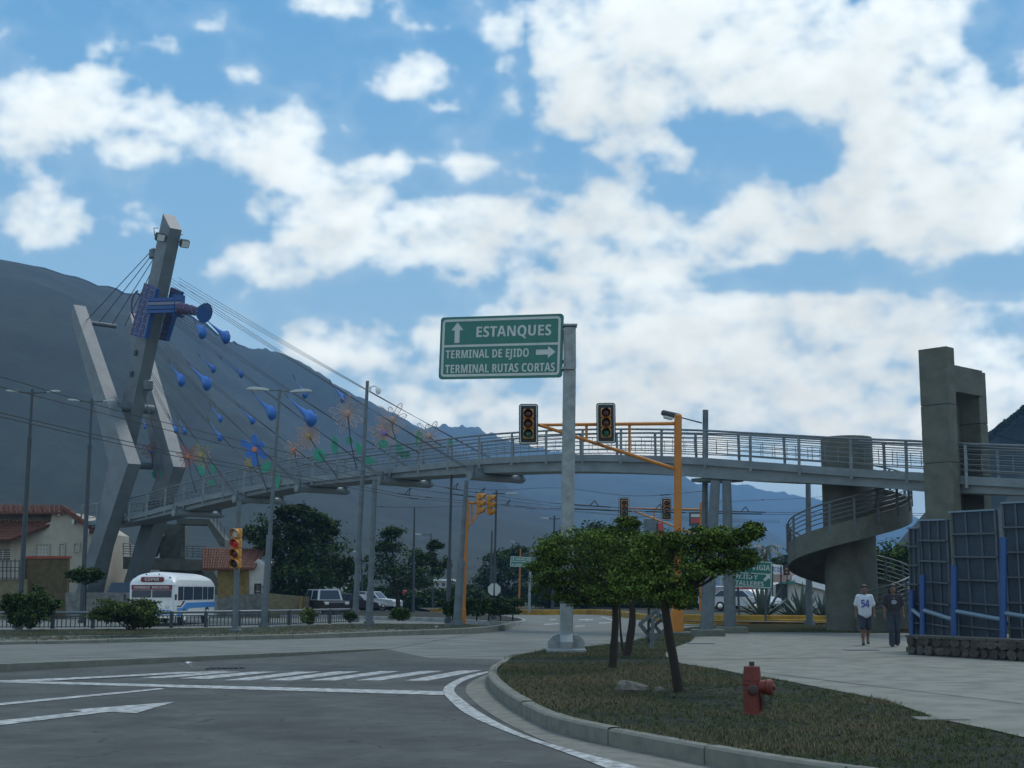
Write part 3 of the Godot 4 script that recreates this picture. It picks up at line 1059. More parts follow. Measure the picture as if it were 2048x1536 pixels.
const HALF := 1.15
func build_bridge() -> void:
	var tab := [[2200, 965, 1000], [2048, 958, 990], [1925, 952, 986], [1842, 945, 983], [1757, 940, 975], [1673, 935, 969], [1577, 928, 964], [1500, 922, 961], [1403, 915, 955], [1300, 911, 947], [1200, 909, 943], [1093, 910, 942], [958, 917, 946], [831, 930, 953], [718, 942, 961], [626, 953, 970], [555, 962, 980], [459, 981, 999], [366, 1003, 1021], [256, 1031, 1045]]
	for q in tab:
		var p := onp(q[0], q[1], ax(0, -HALF), ax_n)
		var u := onp(q[0], q[2], ax(0, -HALF), ax_n)
		deck_s.append((p - R0).dot(ax_d))
		deck_floor.append(p.y)
		deck_under.append(u.y)
	deck_s.append(70.0)
	deck_floor.append(deck_floor[-1] - 0.25)
	deck_under.append(deck_under[-1] - 0.25)
	var s0 := -7.5
	var s1 := 66.0
	var b := thing("footbridge", "long arched grey steel footbridge with tubular railings crossing high over the road", "footbridge", ax(0, 0))
	var n := 74
	var st := mb()      # girder
	var sk := mb()      # edge plates
	for i in n:
		var sa := lerpf(s0, s1, float(i) / n)
		var sb := lerpf(s0, s1, float(i + 1) / n)
		var fa := floor_at(sa)
		var fb := floor_at(sb)
		var ua := under_at(sa)
		var ub := under_at(sb)
		var w := 0.98
		hexa(st, [ax(sa, -w, ua), ax(sb, -w, ub), ax(sb, w, ub), ax(sa, w, ua)], [ax(sa, -w, fa - 0.28), ax(sb, -w, fb - 0.28), ax(sb, w, fb - 0.28), ax(sa, w, fa - 0.28)])
		hexa(sk, [ax(sa, -HALF, fa - 0.3), ax(sb, -HALF, fb - 0.3), ax(sb, HALF, fb - 0.3), ax(sa, HALF, fa - 0.3)], [ax(sa, -HALF, fa), ax(sb, -HALF, fb), ax(sb, HALF, fb), ax(sa, HALF, fa)])
	part(st, "girder", M.steel, b)
	part(sk, "deck", M.steel, b)
	# railings on both sides
	var samples := []
	for i in 64:
		samples.append(lerpf(s0, s1, i / 63.0))
	for side in [-1.0, 1.0]:
		for r in [[1.14, 0.05], [0.96, 0.026], [0.78, 0.02], [0.60, 0.02], [0.42, 0.02], [0.22, 0.026]]:
			st = mb()
			var line := []
			for s in samples:
				line.append(ax(s, side * (HALF - 0.04), floor_at(s) + r[0]))
			tube(st, line, r[1], 6)
			part(st, "handrail" if r[0] > 1.0 else "rail", M.steelrail, b)
		var s := s0 + 0.3
		while s < s1:
			var f := floor_at(s)
			ubar("post", M.steel, b, ax(s, side * (HALF + 0.015), f - 0.42), ax(s, side * (HALF - 0.02), f + 1.12), 0.05, 0.11)
			for k in [0.25, 0.5, 0.75]:
				var q: float = s + 2.36 * k
				if q < s1:
					var g := floor_at(q)
					ubar("baluster", M.steelrail, b, ax(q, side * (HALF - 0.04), g + 0.20), ax(q, side * (HALF - 0.04), g + 0.80), 0.022, 0.022)
			s += 2.36
	# pipes under the deck that carry the cables
	for px in [[938, 947], [756, 958], [592, 977], [467, 1002], [346, 1030]]:
		var p := onp(px[0], px[1], ax(0, -1.75), ax_n)
		var s := (p - R0).dot(ax_d)
		st = mb()
		var y := under_at(s) - 0.16
		tube(st, [ax(s, -1.75, y), ax(s, 1.72, y), ax(s, 1.84, y + 0.04), ax(s, 1.9, y + 0.1)], [0.22, 0.22, 0.2, 0.1], 14)
		var pipe := part(st, "cross_pipe", M.steel, b)
		st = mb()
		for sg in [-1.0, 1.0]:
			box(st, ax(s, sg * 1.62, y + 0.24), Vector3(0.12, 0.5, 0.5), frame_of(ax_d))
			box(st, ax(s, sg * 0.8, y + 0.2), Vector3(0.5, 0.4, 0.34), frame_of(ax_d))
		part(st, "cable_anchor", M.pole, pipe)
	# leaning pair of legs
	for q in [[1431, 962, 1413, 1272], [1453, 962, 1461, 1266]]:
		var foot := gp(q[2], q[3], LAWN_H)
		var top := at(q[0], q[1], -foot.z + 0.2)
		st = mb()
		var low := foot.lerp(top, 0.36)
		tube(st, [foot, low], [0.225, 0.215], 12)
		tube(st, [low, top], [0.195, 0.17], 12)
		var leg := part(st, "support_leg", M.pole, b)
		st = mb()
		rbox(st, foot + Vector3(0.05, 0.1, 0), Vector3(1.05, 0.26, 1.05), 0.03)
		part(st, "footing", M.concrete, leg)
	st = mb()
	box(st, ax(9.6, 0, under_at(9.6) - 0.06), Vector3(1.6, 0.14, 1.5), frame_of(ax_d))
	part(st, "bearing_plate", M.pole, b)

# ---------------------------------------------------------------- pylon with mast, cables
var mast_line := []
func pl(list: Array, n: float) -> Array:
	var o := []
	for q in list:
		o.append(onp(q[0], q[1], ax(0, n), ax_n))
	return o

func strut_solid(st: SurfaceTool, p: Array, ext: Vector3) -> void:      # the outline of the bent strut in two straight limbs
	var up := [p[0], p[1], p[6], p[7], p[8]]
	var lowp := [p[1], p[2], p[3], p[4], p[5], p[6]]
	for q in [up, lowp]:
		prism(st, q, ext)

func build_pylon() -> void:
	var base := onp(200, 1240, ax(0, 0), ax_n)
	base.y = 0
	var t := thing("cable_mast", "tall leaning grey steel mast braced by two arrow shaped struts holding the footbridge cables", "mast", base)
	var st := mb()
	prism(st, pl([[326, 427], [340, 455.5], [270, 790], [172, 1240], [149, 1240], [247, 790]], -0.45), ax_n * 0.9)
	part(st, "mast", M.pylon, t)
	for n in [-2.15, 1.2]:
		# the same strut twice, once on each side of the deck
		var p := pl([[147, 609], [256, 927], [178, 1165], [157, 1240], [133, 1240], [152, 1184], [222, 948], [187, 800], [142, 634]], -2.15)
		for i in p.size():
			var splay := 0.0 if n < 0.0 else maxf(0.0, (p[i].y - 9.8) / 11.0) * 0.95     # the far one leans out
			p[i] += ax_n * (n + 2.15 + splay)
		st = mb()
		strut_solid(st, p, ax_n * 0.95)
		part(st, "strut", M.pylon, t)
	for q in [[270, 816, 0.34, 1.35], [268, 930, 0.26, 1.35], [196, 648, 0.17, 1.4]]:
		var c: Vector3 = pl([[q[0], q[1]]], 0.0)[0]
		st = mb()
		tube(st, [c - ax_n * q[3], c + ax_n * q[3]], q[2], 16)
		part(st, "cross_pipe", M.pole, t)
	# bolts and lugs on the mast's flank
	for q in [[272, 706], [264, 748]]:
		var c: Vector3 = pl([[q[0], q[1]]], -0.47)[0]
		st = mb()
		box(st, c, Vector3(0.34, 0.34, 0.2), frame_of(ax_n))
		part(st, "lug", M.darkpole, t)
	for q in [[312, 506], [301, 770]]:
		var c: Vector3 = pl([[q[0], q[1]]], -0.2)[0]
		st = mb()
		rbox(st, c + ax_d * 0.3, Vector3(0.5, 0.7, 0.6), 0.08, frame_of(ax_d))
		part(st, "saddle", M.pole, t)
	# flood lights near the top
	for q in [[320, 474, -0.85], [369, 487, 0.75]]:
		var c: Vector3 = pl([[q[0], q[1]]], q[2])[0]
		var fr := frame_of(Vector3(0.5, -0.45, 0.75))
		st = mb()
		rbox(st, c, Vector3(0.62, 0.55, 0.42), 0.06, fr)
		var fl := part(st, "flood_light", M.darkpole, t)
		st = mb()
		box(st, c + fr.z * 0.215, Vector3(0.5, 0.43, 0.02), fr)
		part(st, "lamp_glass", M.lamp_glass, fl)
		st = mb()
		tube(st, [c - fr.x * 0.34 - fr.z * 0.1, c - fr.x * 0.36 + Vector3.UP * 0.5 - fr.z * 0.3, c + Vector3.UP * 0.5 - fr.z * 0.5], 0.03, 5)
		part(st, "bracket", M.darkpole, fl)
	# stay cables to the anchors on both sides, two strands each
	var ends := [[938, 947, 346, 560], [756, 958, 333, 622], [592, 977, 318, 690], [467, 1002, 305, 738], [346, 1030, 296, 775]]
	for e in ends:
		var a := onp(e[0], e[1], ax(0, -1.75), ax_n)
		var s := (a - R0).dot(ax_d)
		var y := under_at(s) + 0.1
		var top: Vector3 = pl([[e[2], e[3]]], 0.0)[0]
		for sg in [-1.0, 1.0]:
			for k in [-1.0, 0.0, 1.0]:
				var p: Vector3 = top + ax_n * (sg * 0.42) + Vector3.UP * (0.22 * k)
				var q: Vector3 = ax(s, sg * 1.62, y) + ax_d * (0.16 * k)
				st = mb()
				var line := []
				for i in 9:
					var f := i / 8.0
					line.append(p.lerp(q, f) - Vector3.UP * (sin(f * PI) * p.distance_to(q) * 0.004))
				tube(st, line, 0.014, 5)
				part(st, "stay_cable", M.cable, t)
	var m0: Vector3 = pl([[309, 508]], 0.0)[0]
	var m1: Vector3 = pl([[212, 646]], 0.0)[0]
	for k in [-0.5, -0.17, 0.17, 0.5]:
		st = mb()
		tube(st, [m0 + ax_n * (k * 0.8), m1 + ax_n * (k * 3.0)], 0.03, 5)
		part(st, "back_stay", M.darkpole, t)

# ---------------------------------------------------------------- concrete towers on the right
func build_tower() -> void:
	var a := onp(1843, 860, ax(0, -1.75), ax_n)
	var c := onp(1899.5, 860, ax(0, -1.75), ax_n)
	var sa := (a - R0).dot(ax_d)
	var sc := (c - R0).dot(ax_d)
	var top := onp(1870, 695, ax(0, -1.75), ax_n).y
	var t := thing("lift_tower", "tall raw concrete lift tower of two upright slabs at the footbridge's end", "tower", ax((sa + sc) * 0.5, 0))
	var lifts := [0.0, 2.75, 5.5, 8.05, top - 0.02]
	for side in [[-1.75, -1.2, top], [1.2, 1.75, top - 0.55]]:
		# cast in lifts: each pour a block of its own with a fine open joint between
		var n := 5
		for i in n:
			var y0: float = side[2] * i / n + (0.012 if i else -0.1)
			var y1: float = side[2] * (i + 1) / n
			var st := mb()
			var bs := frame_of(ax_d)
			rbox(st, ax((sa + sc) * 0.5 + (0.42 if side[0] > 0 else 0.0), (side[0] + side[1]) * 0.5, (y0 + y1) * 0.5), Vector3(absf(side[1] - side[0]) + rng.randf_range(0, 0.006), y1 - y0, absf(sa - sc) + rng.randf_range(0, 0.006)), 0.02, bs)
			part(st, "concrete_lift", M.concrete, t)
	var st := mb()
	box(st, ax(sc + 0.42, 0.0, top - 1.03), Vector3(2.38, 0.96, 0.34), frame_of(ax_d))
	part(st, "lintel", M.concrete, t)
	for k in [-0.75, -0.55, -0.35]:
		st = mb()
		bar(st, ax(sa - 0.12, k, 0), ax(sa - 0.12, k, top - 1.7), 0.09, 0.09)
		part(st, "guide_rail", M.pole, t)
	st = mb()
	box(st, ax(sa + 0.2, 0.0, (top - 0.7) * 0.5), Vector3(2.38, top - 0.7, 0.12), frame_of(ax_d))
	part(st, "back_wall", M.concrete, t)

func build_spiral() -> void:
	var c := at(1706, 1268, 56.2)
	c.y = LAWN_H
	var t := thing("spiral_stair", "round concrete stair tower wrapped by a helical flight with curved rails under the bridge", "stair tower", c)
	var st := mb()
	var top := at(1706, 870, 55.2).y - c.y
	lathe(st, [[1.02, -0.1], [1.02, top - 0.05], [0.98, top], [0.0, top]], 40, c)
	part(st, "column", M.concrete, t)
	var ri := 1.03
	var ro := 2.42
	var n := 100
	var a0 := deg_to_rad(-96.0)
	var a1 := deg_to_rad(462.0)
	var hgt := func(a): return 1.28 + 3.72 * a / TAU
	var dir := func(a): return Vector3(cos(a), 0, -sin(a))
	st = mb()       # soffit slab
	var sf := mb()  # outer upstand
	var rails := [[], [], [], [], []]
	var rh := [1.16, 0.98, 0.81, 0.64, 0.46]
	for i in n:
		var a: float = lerpf(a0, a1, float(i) / n)
		var b: float = lerpf(a0, a1, float(i + 1) / n)
		var ha: float = hgt.call(a)
		var hb: float = hgt.call(b)
		var da: Vector3 = dir.call(a)
		var db: Vector3 = dir.call(b)
		var U := Vector3.UP
		hexa(st, [c + da * ri + U * (ha - 0.3), c + db * ri + U * (hb - 0.3), c + db * ro + U * (hb - 0.55), c + da * ro + U * (ha - 0.55)], [c + da * ri + U * (ha - 0.05), c + db * ri + U * (hb - 0.05), c + db * ro + U * (hb - 0.05), c + da * ro + U * (ha - 0.05)])
		hexa(sf, [c + da * (ro - 0.1) + U * (ha - 0.56), c + db * (ro - 0.1) + U * (hb - 0.56), c + db * (ro + 0.03) + U * (hb - 0.56), c + da * (ro + 0.03) + U * (ha - 0.56)], [c + da * (ro - 0.1) + U * (ha + 0.27), c + db * (ro - 0.1) + U * (hb + 0.27), c + db * (ro + 0.03) + U * (hb + 0.27), c + da * (ro + 0.03) + U * (ha + 0.27)])
		for k in 5:
			rails[k].append(c + da * (ro - 0.02) + U * (ha + rh[k]))
	part(st, "soffit", M.concrete, t)
	part(sf, "upstand", M.concrete, t)
	for k in 5:
		st = mb()
		tube(st, rails[k], 0.034 if k == 0 else 0.022, 6)
		part(st, "rail", M.steelrail, t)
	for i in 26:
		var a: float = lerpf(a0 + 0.1, a1 - 0.05, i / 25.0)
		var da: Vector3 = dir.call(a)
		var h: float = hgt.call(a)
		ubar("rail_post", M.pole, t, c + da * (ro + 0.03) + Vector3.UP * (h - 0.05), c + da * (ro + 0.02) + Vector3.UP * (h + 1.12), 0.05, 0.09)
	var steps := 34
	for i in steps:
		var a: float = lerpf(a0, a1, float(i) / steps)
		var b: float = lerpf(a0, a1, float(i + 1) / steps)
		var h: float = hgt.call(b)
		st = mb()
		var da: Vector3 = dir.call(a)
		var db: Vector3 = dir.call(b)
		var U := Vector3.UP
		hexa(st, [c + da * ri + U * (h - 0.2), c + db * ri + U * (h - 0.2), c + db * (ro - 0.1) + U * (h - 0.2), c + da * (ro - 0.1) + U * (h - 0.2)], [c + da * ri + U * h, c + db * ri + U * h, c + db * (ro - 0.1) + U * h, c + da * (ro - 0.1) + U * h])
		part(st, "step", M.concrete, t)

# ---------------------------------------------------------------- stairs at the bridge's left end
func build_stairs() -> void:
	var D := 103.0
	var base := at(330, 1236, D)
	base.y = 0
	var t := thing("concrete_stairway", "zigzag concrete stairway with landings and metal rails below the bridge's end", "stairway", base)
	var P := func(x, y, back): return at(x, y, D) + Vector3(0, 0, -back)
	var slab := func(called, q, b0, b1, mat):
		var st := mb()
		var f := []
		for p in q:
			f.append(P.call(p[0], p[1], b0))
		prism(st, f, Vector3(0, 0, b0 - b1))
		part(st, called, mat, t)
	slab.call("landing", [[352, 1036], [414, 1038], [414, 1049], [352, 1048]], 0.2, 2.6, M.concrete)
	slab.call("flight", [[412, 1038], [418, 1038], [449, 1079], [449, 1093], [440, 1093], [414, 1050]], 0.1, 1.9, M.concrete)
	slab.call("landing", [[246, 1113], [408, 1120], [408, 1141], [246, 1138]], 0.0, 2.4, M.concrete)
	slab.call("flight", [[406, 1120], [412, 1122], [444, 1168], [444, 1190], [432, 1190], [404, 1141]], -0.1, 1.7, M.concrete)
	slab.call("flight", [[275, 1108], [283, 1108], [312, 1062], [312, 1070], [290, 1112]], 1.9, 3.6, M.concrete)
	slab.call("pier", [[300, 1045], [352, 1045], [352, 1236], [300, 1236]], 2.8, 3.4, M.concrete)
	slab.call("pier", [[346, 1141], [420, 1141], [420, 1236], [346, 1236]], 1.2, 1.6, M.concrete)
	var rail := func(a, b, back):
		for k in [0.0, 5.0, 10.0, 15.0, 20.0]:
			var st := mb()
			tube(st, [P.call(a[0], a[1] + k, back), P.call(b[0], b[1] + k, back)], 0.03, 5)
			part(st, "rail", M.steelrail, t)
		var n := 4
		for i in n + 1:
			var f := float(i) / n
			ubar("rail_post", M.pole, t, P.call(lerpf(a[0], b[0], f), lerpf(a[1], b[1], f) + 24, back), P.call(lerpf(a[0], b[0], f), lerpf(a[1], b[1], f) - 0.5, back), 0.05, 0.05)
	rail.call([246, 1087], [303, 1090], 0.05)
	rail.call([362, 1091], [409, 1093], 0.05)
	rail.call([411, 1095], [444, 1144], -0.05)
	rail.call([419, 1014], [448, 1052], 0.15)
	rail.call([256, 1086], [285, 1054], 1.9)
	rail.call([276, 1150], [290, 1130], 1.0)

func build_all() -> void:
	build_bridge()
	build_pylon()
	build_tower()
	build_spiral()
	build_stairs()
	build_more()

# ---------------------------------------------------------------- festive figures: watering can, drops, flowers
func build_figures() -> void:
	var c: Vector3 = pl([[322, 622]], 0.0)[0]
	var D := -c.z
	var t := thing("watering_can_figure", "giant blue and plum watering can decoration wrapped round the mast", "decoration", c)
	# sides of upright slats on the left and the right of the mast
	for side in [[[[288, 566], [312, 577], [289, 677], [259, 670]], -1.25], [[[341, 574], [361, 583], [331, 682], [318, 679]], 0.75]]:
		var q: Array = side[0]
		for i in 6:
			var f0 := (i + 0.06) / 6.0
			var f1 := (i + 0.94) / 6.0
			var quadp := []
			for e in [[0, 1, f0], [0, 1, f1], [3, 2, f1], [3, 2, f0]]:
				quadp.append([lerpf(q[e[0]][0], q[e[1]][0], e[2]), lerpf(q[e[0]][1], q[e[1]][1], e[2])])
			var st := mb()
			prism(st, pl(quadp, side[1]), ax_n * 0.3)
			var sl := part(st, "slat", M.can_blue if i % 2 else M.can_plum, t)
			for k in 9:
				var f := (k + 0.5) / 9.0
				var a: Array = [lerpf(quadp[0][0], quadp[3][0], f), lerpf(quadp[0][1], quadp[3][1], f)]
				var b: Array = [lerpf(quadp[1][0], quadp[2][0], f), lerpf(quadp[1][1], quadp[2][1], f) - 1]
				if (k + i) % 3 == 0:
					continue
				var e := pl([a, b], side[1])
				ubar("tinsel", M.tinsel, sl, e[0] - ax_n * 0.02, e[1] - ax_n * 0.02, 0.05, 0.05)
	# band across the mast
	for k in 4:
		var y := 600.0 + k * 8.0
		var st := mb()
		var a := at(296, y, D - 1.7)
		var b := at(361, y - 2, D - 1.5)
		bar(st, a, b, 0.22, 0.2 if k % 2 else 0.24)
		part(st, "band", M.can_blue if k != 1 else M.tinsel, t)
	var st := mb()
	box(st, at(357, 612, D - 1.3), Vector3(0.3, 1.5, 0.8), frame_of(ax_n))
	part(st, "collar", M.can_blue, t)
	# spout and its rose
	var s0 := at(359, 617, D - 1.6)
	var s1 := at(398, 623, D - 2.4)
	var s2 := at(410, 626, D - 2.7)
	st = mb()
	tube(st, [s0, s1], [0.42, 0.26], 12)
	var sp := part(st, "spout", M.can_plum, t)
	for k in 26:
		var f := rng.randf()
		var a := rng.randf_range(1.5, 5.0)
		var fr := frame_of(s1 - s0)
		var p := s0.lerp(s1, f) + (fr.x * cos(a) + fr.y * sin(a)) * lerpf(0.43, 0.27, f)
		ubar("tinsel", M.tinsel, sp, p, p + (s1 - s0).normalized() * 0.16, 0.04, 0.04)
	st = mb()
	tube(st, [s1 - (s1 - s0).normalized() * 0.06, s1.lerp(s2, 0.35), s2], [0.26, 0.42, 0.68], 18)
	var rose := part(st, "rose", M.can_blue, t)
	for k in 16:
		var a := TAU * k / 16.0
		var fr := frame_of(s2 - s1)
		var d := fr.x * cos(a) + fr.y * sin(a)
		ubar("tinsel", M.tinsel, rose, s1 + d * 0.32, s2 + d * 0.69, 0.03, 0.03)
	# handle: a loop of beads behind the body
	st = mb()
	var loop := []
	for k in 13:
		var a := lerpf(-1.2, 1.3, k / 12.0)
		loop.append(at(281 - cos(a) * 18, 612 - sin(a) * 32, D + 0.3))
	tube(st, loop, 0.06, 6)
	part(st, "handle", M.can_plum, t)
	# drops of water hung along the cables
	var drops := [[405, 665, 12, 392, 648, -1.4, "on the topmost cables just under the spout"], [452, 675, 12, 414, 641, 1.4, "below the watering can's rose, against the ridge line"], [363, 761, 11, 341, 728, -1.4, "long and narrow, nearest to the mast's strut"], [414, 767, 13, 379, 730, -1.4, "broad, in the middle row beside the narrow one"], [427, 738, 7, 401, 715, 1.4, "small, above the broad one in the middle row"], [483, 748, 7, 444, 719, 1.4, "small, alone on the upper far cables"], [441, 838, 6, 423, 814, -1.4, "tiny, upper one left of the blue flower"], [505, 841, 7, 479, 816, 1.4, "small, straight above the blue flower"], [440, 875, 7, 419, 844, -1.4, "small, lower one left of the blue flower"], [544, 826, 13, 509, 790, -1.4, "large, partly behind the double street lamp's pole"], [622, 837, 15, 577, 796, -1.4, "largest, right of the double street lamp"], [610, 789, 7, 591, 760, 1.4, "small, peeping out under the right lamp head"], [686, 797, 8, 664, 769, 1.4, "ragged, farthest along the cables to the right"], [290, 854, 4, 284, 835, -1.4, "slim, between the two struts"], [352, 860, 6, 340, 838, -1.4, "small, touching the far strut"], [370, 863, 6, 358, 842, 1.4, "small, just right of the far strut"]]
	for q in drops:
		var b := onp(q[0], q[1], ax(0, q[5]), ax_n)
		var tail := onp(q[3], q[4], ax(0, q[5]), ax_n)
		var r: float = q[2] * 1.12 * -b.z / F
		var axis := (tail - b).normalized()
		var o := thing("water_drop_figure", "blue water drop decoration " + q[6], "decoration", b, "water drops on the cables")
		var fr := frame_of(axis, ax_n)
		var bs := Basis(fr.x, axis, -fr.y)
		st = mb()
		var L := b.distance_to(tail)
		lathe(st, [[0.0, -r * 1.1], [r * 0.45, -r * 1.0], [r * 0.82, -r * 0.65], [r, -r * 0.1], [r * 0.93, r * 0.4], [r * 0.7, r * 0.95], [r * 0.45, r * 1.4], [r * 0.24, lerpf(r * 1.4, L, 0.3)], [r * 0.12, lerpf(r * 1.4, L, 0.65)], [0.025, L]], 14, b, bs, 1.0, 0.45)
		var bd := part(st, "drop_body", M.drop_blue, o)
		st = mb()
		var hoop := []
		for k in 15:
			var a := TAU * k / 14.0
			hoop.append(b + bs.x * cos(a) * r * 1.02 + axis * sin(a) * r * 0.98)
		tube(st, hoop, 0.022, 5, false)
		part(st, "wire_frame", M.can_blue, bd)
		st = mb()
		tube(st, [tail, tail + axis * 0.4 + Vector3.UP * 0.1], 0.03, 5)
		part(st, "hanger", M.cable, o)
	# flowers along the railing
	flower([510, 899], 34, 6, "drop_blue", "orange", true, -1.3, [536, 985], [[533, 934, 18, 26, 0.6], [556, 962, 9, 33, 0.0]], "solid blue six petalled flower with an orange heart on the bridge railing", 0.0)
	flower([302, 903], 21, 8, "petal_red", "drop_blue", false, 1.3, [318, 985], [[310, 948, 13, 17, 0.4], [326, 951, 11, 23, -0.3]], "red wire flower with a blue heart between the two struts", 0.2)
	flower([376, 912], 26, 9, "petal_red", "orange", false, -1.3, [392, 985], [[403, 941, 13, 22, -0.4]], "red looped wire flower beside the far strut's foot", 0.1)
	flower([402, 911], 24, 12, "petal_yellow", "petal_yellow", false, 1.3, [440, 975], [[426, 936, 8, 26, 0.0], [425, 966, 16, 18, 0.4]], "yellow spiky wire flower left of the solid blue flower", 0.3)
	flower([588, 900], 23, 9, "petal_pink", "orange", false, 1.3, [604, 955], [], "pink rayed flower low against the railing right of the lamp pole", 0.1)
	flower([617, 872], 29, 16, "petal_pink", "petal_yellow", false, -1.3, [672, 950], [[639, 911, 24, 30, -0.4], [670, 890, 14, 39, 0.0]], "pink and yellow dandelion like wire flower on a slanting stem", 0.2)
	flower([695, 827], 38, 13, "wire", "petal_pink", false, -1.3, [713, 938], [[699, 881, 14, 18, 0.3], [719, 897, 13, 31, -0.4], [738, 921, 26, 15, 0.2]], "tall pale wire flower left of the camera pole", 0.0)
	flower([768, 866], 33, 14, "petal_pink", "violet", false, -1.3, [838, 905], [[767, 888, 20, 18, 0.0]], "pink wire flower with a violet heart right of the camera pole", 0.15)
	flower([784, 840], 38, 9, "wire", "petal_pink", false, 1.3, [792, 880], [[801, 901, 15, 36, -0.5], [814, 909, 14, 19, 0.2]], "tall bare wire flower with open loops against the cloud", 0.25)
	flower([857, 872], 33, 10, "wire", "wire", false, 1.3, [890, 895], [[839, 879, 15, 41, 0.0], [901, 886, 10, 20, 0.1]], "bare wire flower farthest along the railing towards the sign", 0.35)
	flower([500, 930], 15, 10, "petal_yellow", "petal_yellow", false, 1.3, [508, 985], [], "small yellow wire flower peeping out behind the blue one", 0.1)

func flower(c: Array, r_px: float, n: int, petal: String, heart: String, solid: bool, off: float, foot: Array, leaves: Array, label: String, turn: float) -> void:
	var p := onp(c[0], c[1], ax(0, off), ax_n)
	var t := thing("flower_figure", label, "decoration", p, "flowers along the bridge railing")
	var r := r_px * -p.z / F
	var nrm := (-ax_n * 0.75 - ax_d * 0.35 + Vector3(0, -0.1, 0.3)).normalized()
	var fr := frame_of(nrm)
	for i in n:
		var a := TAU * i / n + turn + (PI / 2 if solid else 0.0)
		var d := fr.x * cos(a) + fr.y * sin(a)
		var s := nrm.cross(d)
		var k := 0.9 + 0.2 * sin(i * 2.3)
		var loop := []
		var wide := 0.24 if solid else 0.15
		for j in 13:
			var b := TAU * j / 12.0
			var f := 0.56 - 0.44 * cos(b)
			loop.append(p + d * (r * k * f) + s * (r * wide * sin(b) * (0.55 + 0.6 * f)) + nrm * (0.12 * r * f * f))
		var st := mb()
		if solid:
			loop.pop_back()
			prism(st, loop.map(func(v): return v - nrm * ((v - p).dot(nrm))), nrm * 0.06)
		else:
			tube(st, loop, 0.02, 5, false)
			tube(st, [p, p + d * r * k], 0.012, 4)
		part(st, "petal", M[petal], t)
	var st := mb()
	lathe(st, [[0.0, -0.1], [0.14 * r, -0.06], [0.2 * r, 0.0], [0.15 * r, 0.1 * r], [0.0, 0.15 * r]], 12, p, Basis(fr.x, nrm, -fr.y))
	part(st, "heart", M[heart], t)
	var q := onp(foot[0], foot[1], ax(0, off), ax_n)
	st = mb()
	tube(st, [p - nrm * 0.05, p.lerp(q, 0.5) + Vector3(-0.08, 0, 0), q], 0.035, 6)
	part(st, "stem", M.cable, t)
	for l in leaves:
		var lc := onp(l[0], l[1], ax(0, off), ax_n)
		var k := -lc.z / F
		var up := Vector3.UP.rotated(nrm, -l[4])
		var sd := nrm.cross(up)
		var pts := []
		for j in 10:
			var b := TAU * j / 10.0
			pts.append(lc + up * (cos(b) * l[3] * 0.5 * k) + sd * (sin(b) * l[2] * 0.5 * k * (0.75 + 0.35 * absf(sin(b)))))
		st = mb()
		prism(st, pts, nrm * 0.05)
		part(st, "leaf", M.leaf_teal, t)

# ---------------------------------------------------------------- signs
func panel_frame_of(tl: Vector3, tr: Vector3, bl: Vector3) -> Transform3D:    # x to the right, y up, z out; origin at the top left
	var x := (tr - tl).normalized()
	var z := x.cross((tl - bl).normalized()).normalized()
	return Transform3D(Basis(x, z.cross(x), z), tl)

func plate(parent: Node, called: String, f: Transform3D, w: float, h: float, r: float, thick: float, mat: Material) -> MeshInstance3D:
	var st := mb()
	var pts := []
	for c in [[r, -r, 90.0], [r, -h + r, 180.0], [w - r, -h + r, 270.0], [w - r, -r, 0.0]]:
		for k in 5:
			var a := deg_to_rad(c[2] + 22.5 * k)
			pts.append(f * Vector3(c[0] + cos(a) * r, c[1] + sin(a) * r, -thick))
	prism(st, pts, f.basis.z * thick)
	return part(st, called, mat, parent)

func stripe(parent: Node, called: String, f: Transform3D, x: float, y: float, w: float, h: float, mat: Material, lift := 0.006) -> void:
	var st := mb()
	box(st, f * Vector3(x + w * 0.5, -y - h * 0.5, lift * 0.5), Vector3(w, h, lift), f.basis)
	part(st, called, mat, parent)

func border(parent: Node, f: Transform3D, w: float, h: float, inset: float, k: float, r: float, mat: Material) -> void:
	var st := mb()
	var a := []
	var b := []
	for c in [[r, -r, 90.0], [r, -h + r, 180.0], [w - r, -h + r, 270.0], [w - r, -r, 0.0]]:
		for j in 5:
			var g := deg_to_rad(c[2] + 22.5 * j)
			a.append(f * Vector3(c[0] + cos(g) * (r - inset), c[1] + sin(g) * (r - inset), 0.006))
			b.append(f * Vector3(c[0] + cos(g) * (r - inset - k), c[1] + sin(g) * (r - inset - k), 0.006))
	for i in a.size():
		var j := (i + 1) % a.size()
		facing(st, [a[i], a[j], b[j], b[i]], f * Vector3(w * 0.5, -h * 0.5, -1))
	part(st, "border", mat, parent)

func arrow(parent: Node, f: Transform3D, c: Vector2, len: float, wid: float, turn: float, mat: Material) -> void:   # points up at turn 0
	var st := mb()
	var pts := []
	for q in [[0.0, 0.5], [0.5 * wid / len, 0.12], [0.21 * wid / len, 0.12], [0.21 * wid / len, -0.5], [-0.21 * wid / len, -0.5], [-0.21 * wid / len, 0.12], [-0.5 * wid / len, 0.12]]:
		var v := Vector2(q[0], q[1]).rotated(-turn) * len
		pts.append(f * Vector3(c.x + v.x, c.y + v.y, 0.0))
	prism(st, pts, f.basis.z * 0.006)
	part(st, "arrow", mat, parent)

func letters(parent: Node, txt: String, f: Transform3D, x0: float, x1: float, y: float, cap: float, mat: Material, weight := 800) -> void:
	var l := Transform3D(f.basis, f * Vector3((x0 + x1) * 0.5, y, 0.004) - org)
	words(txt, cap, "lettering", mat, parent, l, weight, 0.008, 1.0, x1 - x0)

